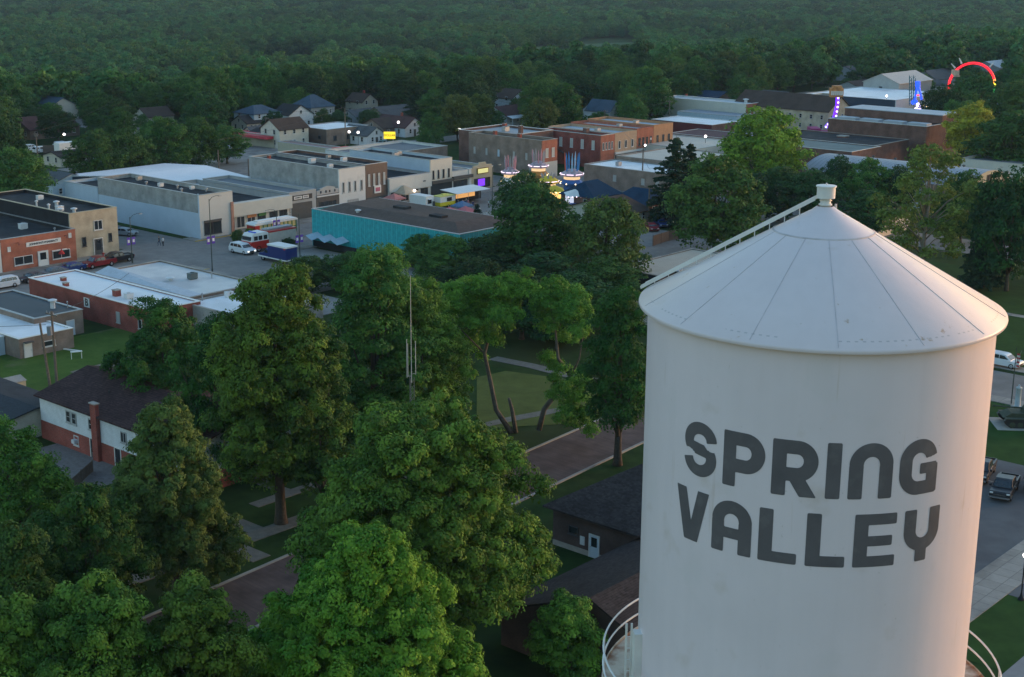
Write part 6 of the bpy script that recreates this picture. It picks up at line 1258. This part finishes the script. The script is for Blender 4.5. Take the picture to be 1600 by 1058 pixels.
person(457, 362, 3, 'person in grey standing behind the fire engine'); person(1017, 330, 0, 'person in white beneath the trees by the red car')
for i in range(34):
    px = random.choice((random.uniform(700, 765), random.uniform(715, 762), random.uniform(600, 700))); py = random.uniform(322, 352) if px > 700 else random.uniform(316, 324); k = i % 6
    person(px, py, k, 'person in a %s shirt among the crowd at the street fair' % SHIRT[k][0], 'crowd at the street fair')
table_m = mat('table white', (.5,.5,.52), .6)
for i in range(9):
    x, y = G(random.uniform(700, 740), random.uniform(342, 356)); r = thing('folding_table', 'white folding table on the fair street near the small spruce', 'table', (x, y, .03), random.uniform(0, 3), 'folding tables at the street fair')
    b = MB(); b.box(-.9,.9,-.38,.38,.7,.74); b.build('tabletop', table_m, r)
    for s in (-.75,.75): b = MB(); b.tube([(s,-.3,0),(s,-.3,.7)], .025, 4); b.tube([(s,.3,0),(s,.3,.7)], .025, 4); b.tube([(s,-.3,.68),(s,.3,.68)], .02, 4); b.build('leg', metalg, r)
# ---------------------------------------------------------------- individual near trees
def note(x, y, w): NT.append((x, y, w*.5))
def hero(label, lm, seed, cx, top, wpx, h, base=.2, cr=.55, dens=1.05, nl=34, ls=.15, n=18, s=None, **k):
    cr *= 1.2; dens *= .42; nl = int(nl*3.6); n = int(n*1.5); ls *= .78
    x, y = place(cx, top, wpx, h, 0); w = width_at(x, y, h*.6, wpx)*.91; note(x, y, w)
    return tree_proto(label, lm, seed, h, w, base, cr, dens, nl, ls, n, loc=(x, y, 0), **k)
DISTANCE = lambda cx, top, h: math.hypot(*place(cx, top, 0, h, 0))
hero('bright green maple with a rounded crown filling the bottom middle', 'bright', 1, 572, 836, 352, 16, .12, .5, 1.1, 52, .15, 34, jag=.35, topw=.6, sh=.3)
hero('bright green maple crown at the bottom, left of the big one', 'green', 2, 300, 915, 215, 14, .15, .5, 1.1, 48, .15, 18)
hero('broad green tree at the bottom left beside the brick street', 'green', 3, 150, 912, 245, 15, .15, .5, 1.1, 50, .15, 22)
hero('green tree in the bottom left corner with its foliage cut by the frame', 'green', 4, 5, 945, 230, 13.5, .15, .5, 1.1, 44, .16, 18)
hero('green shrubby maple at the bottom between the street and the bright one', 'bright', 5, 440, 950, 115, 9, .12, .5, 1.1, 40, .15, 14)
hero('huge spreading ash tree in the middle in front of the radio mast', 'green', 6, 655, 657, 395, 19.5, .25, .6, 1.1, 44, .17, 40, jag=.45, topw=.4, sh=.25)
hero('olive linden tree with a pointed crown beside the white flats', 'olive', 7, 260, 636, 212, 16.5, .1, .5, 1.1, 44, .15, 30, topw=.8, jag=.15, sh=.36)
hero('feathery locust tree at the left edge below the gravel yard', 'green', 8, 5, 672, 215, 12, .1, .55, .9, 26, .16, 20, jag=.4)
hero('dark green tree between the locust and the olive linden', 'dark', 9, 135, 775, 200, 12, .15, .55, 1.0, 32, .16, 18)
hero('small dark tree at the left edge above the bottom corner', 'dark', 10, 20, 825, 150, 12, .15, .55, 1.0, 30, .16, 16)
hero('tall narrow elm with a bare lower trunk beside the park path', 'green', 11, 425, 420, 225, 24.5, .17, .62, 1.15, 34, .18, 44, tr=.5, jag=.4, topw=.5, sh=.2)
hero('tall dark oak behind the elm, left of the radio mast', 'dark', 12, 580, 392, 175, 23, .12, .7, 1.1, 28, .19, 26, topw=.5)
hero('dark bushy tree behind the elm beside the white roofs', 'dark', 13, 250, 478, 185, 14.5, .03, .7, 1.1, 28, .19, 22, jag=.35)
hero('dark green tree filling the gap below the white roofs', 'dark', 14, 335, 500, 150, 17, .03, .7, 1.1, 26, .19, 16)
hero('round green tree behind the radio mast with dense foliage', 'green', 15, 652, 442, 180, 18.5, .06, .65, 1.1, 30, .18, 26)
hero('very dark tree standing beside the tank edge over the brick street', 'dark', 16, 972, 452, 122, 19, .14, .65, 1.1, 28, .18, 24)
hero('small dark tree between the tall elm and the radio mast', 'dark', 17, 535, 600, 130, 9, .05, .6, 1.0, 26, .17, 14)
hero('low green tree at the foot of the walkway, bottom centre right', 'green', 18, 888, 940, 120, 7, .1, .45, 1.1, 40, .14, 14)
hero('dark slim tree in the deep shade left of the mast', 'dark', 19, 500, 500, 110, 20, .08, .6, 1.0, 24, .18, 16)
hero('bright small tree poking up beside the dark oak near the street', 'bright', 20, 603, 388, 85, 12, .1, .6, 1.0, 26, .18, 12)
# the open elm with bare leaning limbs
LM['elm'] = leafmat('leaf elm', (.055,.155,.020), (.16,.32,.042), .51)
def open_elm():
    rng = np.random.default_rng(41); x0, y0 = G(805, 676); R = math.hypot(x0, y0); note(x0, y0, 15)
    ex = Vector((y0, -x0, 0)).normalized(); ey = Vector((x0, y0, 0)).normalized()
    def P(px, py, back=0):
        a = toward(px, py, R+back); return Vector((a[0]-x0, a[1]-y0, a[2]))
    b = MB()
    limbs = [([(800,678,0),(775,640,0),(765,590,.5),(757,552,1),(770,505,1),(750,480,2)], [.34,.28,.24,.2,.13,.05]),
             ([(842,672,0),(850,640,0),(880,600,0),(892,588,-.5),(872,560,-1),(868,520,-1),(860,480,0)], [.32,.3,.28,.22,.18,.12,.05]),
             ([(892,588,-.5),(905,560,-1),(912,520,-2)], [.14,.09,.04]), ([(757,552,1),(725,520,2),(700,490,3)], [.12,.07,.03]),
             ([(868,520,-1),(890,485,1),(905,470,2)], [.1,.06,.03]), ([(806,676,0),(800,640,0),(795,622,0)], [.26,.22,.16]), ([(880,600,0),(888,640,-2),(895,670,-3)], [.1,.05,.02])]
    for pts, rd in limbs: b.tube([P(*p) for p in pts], rd, 8)
    root = thing('tree', 'open-crowned old elm with bare leaning limbs over the dry lawn', 'tree', (x0, y0, 0))
    b.build('trunk', mat('grey bark', (.13,.11,.09), .95, .3, 3), root, True)
    L = []
    for px, py, r, bk in ((712,458,20,2),(735,470,24,3),(750,448,20,1),(775,452,22,0),(800,446,18,1),(820,455,24,1),(842,470,20,0),(862,452,20,2),(880,470,22,2),(902,468,20,0),(915,488,18,0),(890,490,20,-2),(765,480,24,3),(790,474,24,2),(722,492,22,1),(745,505,22,3),(780,500,20,-2),(870,500,18,0),(700,520,22,4),(730,535,22,3),(770,528,16,0),(852,488,16,2),(905,515,16,-2),(898,628,24,-3),(905,600,18,-2),(878,612,16,-3),(905,655,18,-4),(868,572,11,0),(650+50,478,20,3),(880,530,9,0),(885,648,14,-4),(855,560,10,1)):
        c = P(px, py, bk+rng.normal()*.8); m = r*R/F*.95; L.append(((c.x, c.y, c.z), (m, m*1.1, m*.85)))
        for _ in range(3): L.append(((c.x+rng.normal()*m*.95, c.y+rng.normal()*m, c.z+rng.normal()*m*.75), (m*.38, m*.38, m*.36)))
    c, r, t = clumps(L, rng, .6, .75)
    me = leaves_mesh('crown', c, r, np.clip(t+.05, 0, 1), 70, .12, rng, .3); me.materials.append(LM['elm'])
    o = bpy.data.objects.new('crown', me); COL.objects.link(o); o.parent = root
open_elm()
# ---------------------------------------------------------------- middle distance prototypes (shared meshes)
class Proto:
    def __init__(s, root, h, w): s.r = root; s.h = h; s.w = w; s.used = False
    def put(s, label, x, y, h, w, rz=None, group=None, z=0):
        k = h/s.h; kw = w/s.w; rz = random.uniform(0, 6.28) if rz is None else rz
        if not s.used:
            s.used = True; r = s.r; r.location = (x, y, z); r.rotation_euler.z = rz; r['label'] = label
            if group: r['group'] = group
            KIDS[r.name] = [(c, kids(c)) for c in kids(r)]
        else: r = dup(s.r, (x, y, z), rz, label=label, group=group)
        r.scale = (kw, kw, k); note(x, y, w*.9); return r
def mid(lm, seed, h, w, base=.1, n=26, nl=26, ls=.25, **k): return Proto(tree_proto('', lm, seed, h, w, base, .95, .72, nl, ls, n, **k), h, w)
PR = {('green',0): mid('midgreen', 101, 15, 13), ('green',1): mid('midgreen', 102, 15, 12, topw=.8), ('dark',0): mid('middark', 103, 15, 13), ('dark',1): mid('middark', 104, 16, 11, topw=.8),
      ('bright',0): mid('bright', 105, 14, 13), ('olive',0): mid('olive', 106, 14, 13), ('yellow',0): mid('yellow', 107, 12, 10), ('green',2): mid('midgreen', 108, 14, 15, topw=.4, jag=.4)}
SPR = Proto(spruce_proto('', 110, 16, 7.5, ls=.3, nl=14), 16, 7.5)
def mt(label, kind, var, cx, top, wpx, base_y=None, h=None, group=None):
    if base_y: 
        x, y = G(cx, base_y); h = toward(cx, top, math.hypot(x, y))[2]
    else: x, y = place(cx, top, 0, h, 0)
    w = width_at(x, y, h*.6, wpx)
    p = SPR if kind == 'conifer' else PR[(kind, var)]
    return p.put(label, x, y, h, w, group=group)
mt('dark green tree in front of the carnival booths beside the street', 'dark', 0, 815, 272, 95, 380)
mt('large green tree left of the yellow-green one, before the fair lights', 'green', 0, 832, 300, 150, 440)
mt('yellow-green tree with an uneven crown left of the brown roof', 'olive', 0, 945, 318, 130, 455)
mt('dark tree behind the open elm in the middle', 'dark', 1, 815, 428, 120, 530)
mt('dark tree between the open elm and the tank roof', 'dark', 0, 870, 448, 110, 545)
mt('green tree low behind the radio mast', 'green', 0, 620, 470, 120, 560)
mt('dark low tree below the teal hall, left of the row', 'green', 2, 700, 372, 110, 450)
mt('low green tree in the middle of the row below the street trees', 'dark', 0, 765, 372, 130, 450)
mt('broad dark tree at the right of the row below the street trees', 'dark', 1, 850, 398, 150, 480)
mt('green tree right of the row, beside the tank roof ladder', 'green', 1, 950, 405, 120, 480)
mt('dark tree behind the open elm on the left', 'dark', 0, 740, 405, 130, 500)
mt('dark tree behind the open elm on the right', 'dark', 1, 900, 430, 140, 520)
mt('small green tree beside the brown annexe of the teal hall', 'green', 0, 660, 368, 70, 420)
mt('thin green tree before the teal hall canopy', 'green', 2, 545, 398, 90, 450)
mt('green street tree before the white roofs, right side', 'green', 1, 480, 402, 90, 455)
mt('round bright green tree left of the tank vent', 'green', 0, 1115, 250, 145, 398)
mt('tall dark spruce between the white roofs and the round tree', 'conifer', 0, 1052, 212, 95, 350)
mt('second spruce with a yellow-green top near the brick stores', 'conifer', 0, 1075, 222, 70, 345)
mt('wide tree with a lime green right side above the tank vent', 'bright', 0, 1190, 176, 138, 305)
mt('dark green trees beneath the lime green one', 'dark', 0, 1215, 262, 95, 345)
mt('dark tree in the hedge left of the vent cap', 'dark', 1, 1178, 275, 80, 350)
mt('dark tree directly behind the tank vent cap', 'dark', 0, 1265, 268, 90, 350)
mt('dark round tree right of the vent cap before the barrel roof', 'dark', 0, 1308, 246, 62, 330)
mt('green tree before the barrel roof, left of the sycamore', 'green', 0, 1355, 252, 80, 345)
mt('dense tall dark tree at the right edge above the lawn', 'dark', 0, 1572, 268, 125, 455)
mt('dark spruce at the right edge left of the dense tree', 'conifer', 0, 1535, 300, 70, 450)
mt('second tall dark tree at the right edge', 'dark', 1, 1612, 250, 110, 440)
mt('bright yellow tree beside the long brown brick building', 'yellow', 0, 1512, 165, 78, 255)
mt('dark green tree right of the yellow one', 'green', 0, 1575, 180, 125, 275)
mt('green tree in front of the rainbow ride', 'green', 1, 1520, 118, 95, 195)
mt('very dark tree between the blue ride and the yellow tree', 'dark', 0, 1470, 135, 70, 215)
mt('green tree at the right edge below the hillside', 'green', 2, 1590, 130, 100, 220)
for i, (cx, top, w, by, k) in enumerate(((150,208,85,290,0),(205,203,82,283,1),(262,188,85,274,0),(312,187,76,266,2),(355,197,66,256,1))):
    mt(['leftmost','second','middle','fourth','rightmost'][i]+' tree of the feathery green row behind the white roof', 'green', k, cx, top, w, by, group='row of feathery trees behind the white roof')
mt('green tree before the arched end of the barrel-roofed hall', 'green', 0, 1500, 272, 80, 380)
mt('dark tree just right of the tank roof peak', 'dark', 1, 1352, 300, 90, 372)
mt('dark tree low before the barrel roof, right part', 'dark', 0, 1400, 262, 70, 345)
mt('bushy green tree at the left edge above the black roofs', 'green', 0, 35, 236, 95, 330)
mt('tall dark tree at the far left edge above the bushy one', 'dark', 0, 5, 175, 75, 290)
mt('grey-green spruce behind the brown roofs, standing alone', 'conifer', 0, 643, 148, 42, 205)
mt('pale olive tree left of the brown brick building, taller one', 'olive', 0, 715, 152, 62, 222)
mt('second pale olive tree close behind the first by the brick building', 'olive', 0, 750, 150, 48, 215)
mt('small round green tree left of the brown brick building', 'green', 0, 675, 178, 44, 226)
mt('small round green tree near the parked cars behind the stores', 'green', 2, 670, 205, 40, 238)
mt('dark round tree between the grey house and the brown roofs', 'dark', 0, 582, 172, 34, 207)
mt('dark round tree in the yard left of the parked vans', 'dark', 0, 92, 172, 62, 222)
mt('small dark tree before the maroon roof at the far left', 'dark', 1, 52, 166, 34, 200)
mt('green tree behind the brick stores beside the maroon-roofed house', 'green', 0, 858, 160, 56, 205)
mt('small spruce tree on the street among the fair tables', 'conifer', 0, 746, 318, 24, 352)
mt('little street tree beside the fire engine', 'dark', 0, 452, 372, 24, 392)
mt('bushy planter tree before the cream shop', 'green', 0, 372, 360, 22, 380)
mt('second bushy planter tree before the cream shop', 'green', 2, 392, 358, 22, 378)
# sparse sycamore above the tank's right shoulder
LM['olive2'] = leafmat('leaf sycamore', (.07,.12,.025), (.16,.21,.045))
def sycamore():
    rng = np.random.default_rng(77); x, y = G(1438, 440); h = toward(1438, 232, math.hypot(x, y))[2]; w = width_at(x, y, 10, 190); note(x, y, w)
    L = []
    for i in range(46):
        t = (i+.5)/46; a = i*2.4+rng.normal()*.3; rr = w*.47*math.sin(PI*min(1,.2+t*.78))**.6*rng.uniform(.35, 1); lr = rng.uniform(.9, 1.7)
        L.append(((rr*math.cos(a), rr*math.sin(a), h*(.2+.78*t)), (lr, lr, lr*.8)))
    root = thing('tree', 'sparse sycamore with pale bare trunk showing above the tank shoulder', 'tree', (x, y, 0))
    c, r, t = clumps(L, rng, .7, .75); me = leaves_mesh('crown', c, r, t, 14, .24, rng); me.materials.append(LM['olive2'])
    o = bpy.data.objects.new('crown', me); COL.objects.link(o); o.parent = root
    pale = mat('pale bark', (.22,.19,.15), .9, .3, 3); b = MB(); b.tube([(0,0,-.3),(0,0,h*.3),(.4,0,h*.6),(.2,.2,h*.92)], [.42,.36,.22,.05], 8)
    for i in rng.permutation(46)[:22]:
        cc = np.array(L[i][0]); s = max(2, cc[2]*.6); b.tube([(0,0,s), (cc[0]*.5, cc[1]*.5, s+(cc[2]-s)*.65), tuple(cc)], [.14,.09,.03], 5)
    b.build('trunk', pale, root, True)
sycamore()
# ---------------------------------------------------------------- the belt of town trees: nearest ones individually, the rest as one wood
NBEL = 290-len(NT)
cand = []; rg = random.Random(5)
def hidden(x, y, w, h):
    sx0, st = screen(x, y, h); _, sb = screen(x, y, h*.15); hw = w*.5*F/math.hypot(x, y); R = math.hypot(x, y)
    for (a, b_, c, d, RR) in CLEAR:
        if R < RR-1 and sx0+hw > a+2 and sx0-hw < c-2 and st < d-1 and sb > b_+1:
            ov = (min(sx0+hw, c)-max(sx0-hw, a))*(min(sb, d)-max(st, b_))/((c-a)*(d-b_)+1)
            if ov > (.30 if R > 330 else .05): return True
    return False
gridstep = 12.5
yy = 300.
while yy < 1010:
    xx = -.46*yy-20
    while xx < .46*yy+40:
        x = xx+rg.uniform(-4.5, 4.5); y = yy+rg.uniform(-4.5, 4.5); xx += gridstep
        if y > np.clip(588+.85*x, 470, 1000)-5: continue
        px, py = screen(x, y, 0)
        if py > 238 or px < -70 or px > 1680: continue
        u, v = uv(x, y)
        if any(a-3 < u < c+3 and b_-3 < v < d+3 for a, b_, c, d in OCC): continue
        if any(math.hypot(x-a, y-b_) < c+4.5 for a, b_, c in NT): continue
        if any((a < px < c and b_ < py < d) for a, b_, c, d in OPENPX): continue
        h = rg.uniform(10, 16.5); w = h*rg.uniform(.75, 1.0)
        if hidden(x, y, w, h): 
            h *= .45; w *= .5
            if hidden(x, y, w, h): continue
        cand.append((math.hypot(x, y), x, y, h, w))
    yy += gridstep*.95
cand.sort()
kinds = [('dark',0),('dark',1),('green',0),('green',1),('green',2),('dark',0),('olive',0),('green',1),('green',0)]
LB = {'dark': 'dark green leafy tree in the dense belt among the far houses', 'green': 'mid green leafy tree in the dense belt among the far houses', 'olive': 'pale olive leafy tree in the dense belt among the far houses'}
for (R, x, y, h, w) in cand[:NBEL]:
    k = kinds[rg.randrange(len(kinds))]; PR[k].put(LB[k[0]], x, y, h, w, rg.uniform(0, 6.28), 'trees of the belt among the far houses')
rest = cand[NBEL:]
print('trees', len(NT), 'rest', len(rest))
# ---------------------------------------------------------------- woods as one object each (geometry nodes on points)
def wood_src(lm, seed, h, w, cr, nl, ls, n=9, topw=.6):
    rng = np.random.default_rng(seed); L = lobes_round(rng, h, w, .05, n, topw=topw); c, r, t = clumps(L, rng, cr, .95)
    me = leaves_mesh('wood_tree', c, r, t, nl, ls, rng, .3, .8); me.materials.append(LM[lm]); o = bpy.data.objects.new('wood_source', me); return o
srcs = bpy.data.collections.new('wood_sources')
for i, (lm, h, w, tw) in enumerate((('wood',12,11,.6),('wood',13,9,.8),('midgreen',12,12,.4),('middark',13,11,.6),('wood',15,7.5,.9))): srcs.objects.link(wood_src(lm, 200+i, h, w, 1.3, 9, .62, topw=tw))
def wood(name, pts, label):
    me = bpy.data.meshes.new(name); P = np.array([p[:3] for p in pts], np.float32); me.vertices.add(len(P)); me.vertices.foreach_set('co', P.ravel())
    for nm, col in (('sc', 3), ('sx', 4), ('rz', 5)):
        a = me.attributes.new(nm, 'FLOAT', 'POINT'); a.data.foreach_set('value', np.array([p[col] for p in pts], np.float32))
    a = me.attributes.new('ix', 'INT', 'POINT'); a.data.foreach_set('value', np.array([p[6] for p in pts], np.int32))
    o = bpy.data.objects.new(name, me); COL.objects.link(o); tag(o, kind='stuff', label=label)
    g = bpy.data.node_groups.new(name, 'GeometryNodeTree'); g.interface.new_socket('Geometry', in_out='INPUT', socket_type='NodeSocketGeometry'); g.interface.new_socket('Geometry', in_out='OUTPUT', socket_type='NodeSocketGeometry')
    N = g.nodes; L = g.links; gi = N.new('NodeGroupInput'); go = N.new('NodeGroupOutput'); ip = N.new('GeometryNodeInstanceOnPoints'); ci = N.new('GeometryNodeCollectionInfo')
    ci.inputs['Collection'].default_value = srcs; ci.inputs['Separate Children'].default_value = True; ci.inputs['Reset Children'].default_value = True
    def attr(nm, ty='FLOAT'):
        a = N.new('GeometryNodeInputNamedAttribute'); a.data_type = ty; a.inputs['Name'].default_value = nm; return a.outputs['Attribute']
    mp = N.new('GeometryNodeMeshToPoints'); L.new(gi.outputs[0], mp.inputs['Mesh']); L.new(mp.outputs[0], ip.inputs['Points']); L.new(ci.outputs[0], ip.inputs['Instance']); ip.inputs['Pick Instance'].default_value = True
    L.new(attr('ix', 'INT'), ip.inputs['Instance Index'])
    cr_ = N.new('ShaderNodeCombineXYZ'); L.new(attr('rz'), cr_.inputs[2]); L.new(cr_.outputs[0], ip.inputs['Rotation'])
    cs_ = N.new('ShaderNodeCombineXYZ'); L.new(attr('sx'), cs_.inputs[0]); L.new(attr('sx'), cs_.inputs[1]); L.new(attr('sc'), cs_.inputs[2]); L.new(cs_.outputs[0], ip.inputs['Scale'])
    L.new(ip.outputs[0], go.inputs[0]); md = o.modifiers.new('wood', 'NODES'); md.node_group = g; return o
pts = []
for (R, x, y, h, w) in rest: pts.append((x, y, 0, h/12.5, w/11, rg.uniform(0, 6.28), rg.choice((0,2,3,3,2,0,4))))
print('near wood', len(pts)); wood('town_woods', pts, 'dense dark green wood of town trees running up to the valley')
nr = np.random.default_rng(9); pts = []
def infield(x, y):
    for P in FIELDS:
        n = len(P)//2; poly = P
        c = False; j = len(poly)-1
        for i in range(len(poly)):
            xi, yi = poly[i]; xj, yj = poly[j]
            if (yi > y) != (yj > y) and x < (xj-xi)*(y-yi)/(yj-yi)+xi: c = not c
            j = i
        if c: return True
    return False
y = 450.
while y < 3500:
    st = 8.5 if y < 1500 else 11.5 if y < 2400 else 15
    x = -.42*y-40
    while x < .42*y+60:
        X = x+nr.uniform(-.45,.45)*st; Y = y+nr.uniform(-.45,.45)*st; x += st
        if Y < np.clip(588+.85*X, 470, 1000)-5 or infield(X, Y): continue
        cl = math.sin(X/95+Y/130)+math.sin(X/41-Y/77+1)
        if cl < -1.72: continue
        dense = 1+.16*math.sin(X/60+2)*math.sin(Y/85)
        k = nr.uniform(.6, 1.15)*dense*(1 if st < 9 else 1.15 if st < 12 else 1.5)
        zn = math.sin(X/70+Y/210+2*math.sin(Y/160))+math.sin(Y/62+X/300)*1.2+nr.normal()*.6
        ix = 3 if zn < -1.1 else 2 if zn > 1.4 else int(nr.choice((0,1,2,3,4), p=(.4,.2,.15,.1,.15) if Y < 1750 else (.2,.1,.1,.5,.1)))
        pts.append((X, Y, 0, k, k*nr.uniform(.85,1.15)*st/8.5 if st > 9 else k, nr.uniform(0, 6.28), ix))
    y += st*.95
Z = zt(np.array([p[0] for p in pts]), np.array([p[1] for p in pts]))
pts = [(p[0], p[1], float(z)-.4, *p[3:]) for p, z in zip(pts, Z)]
print('valley wood', len(pts)); wood('valley_forest', pts, 'valley forest reaching from the town edge to the hazy bluffs')

for k_, p in list(PR.items())+[('s', SPR)]:
    if not p.used:
        for c in kids(p.r): bpy.data.objects.remove(c)
        bpy.data.objects.remove(p.r)
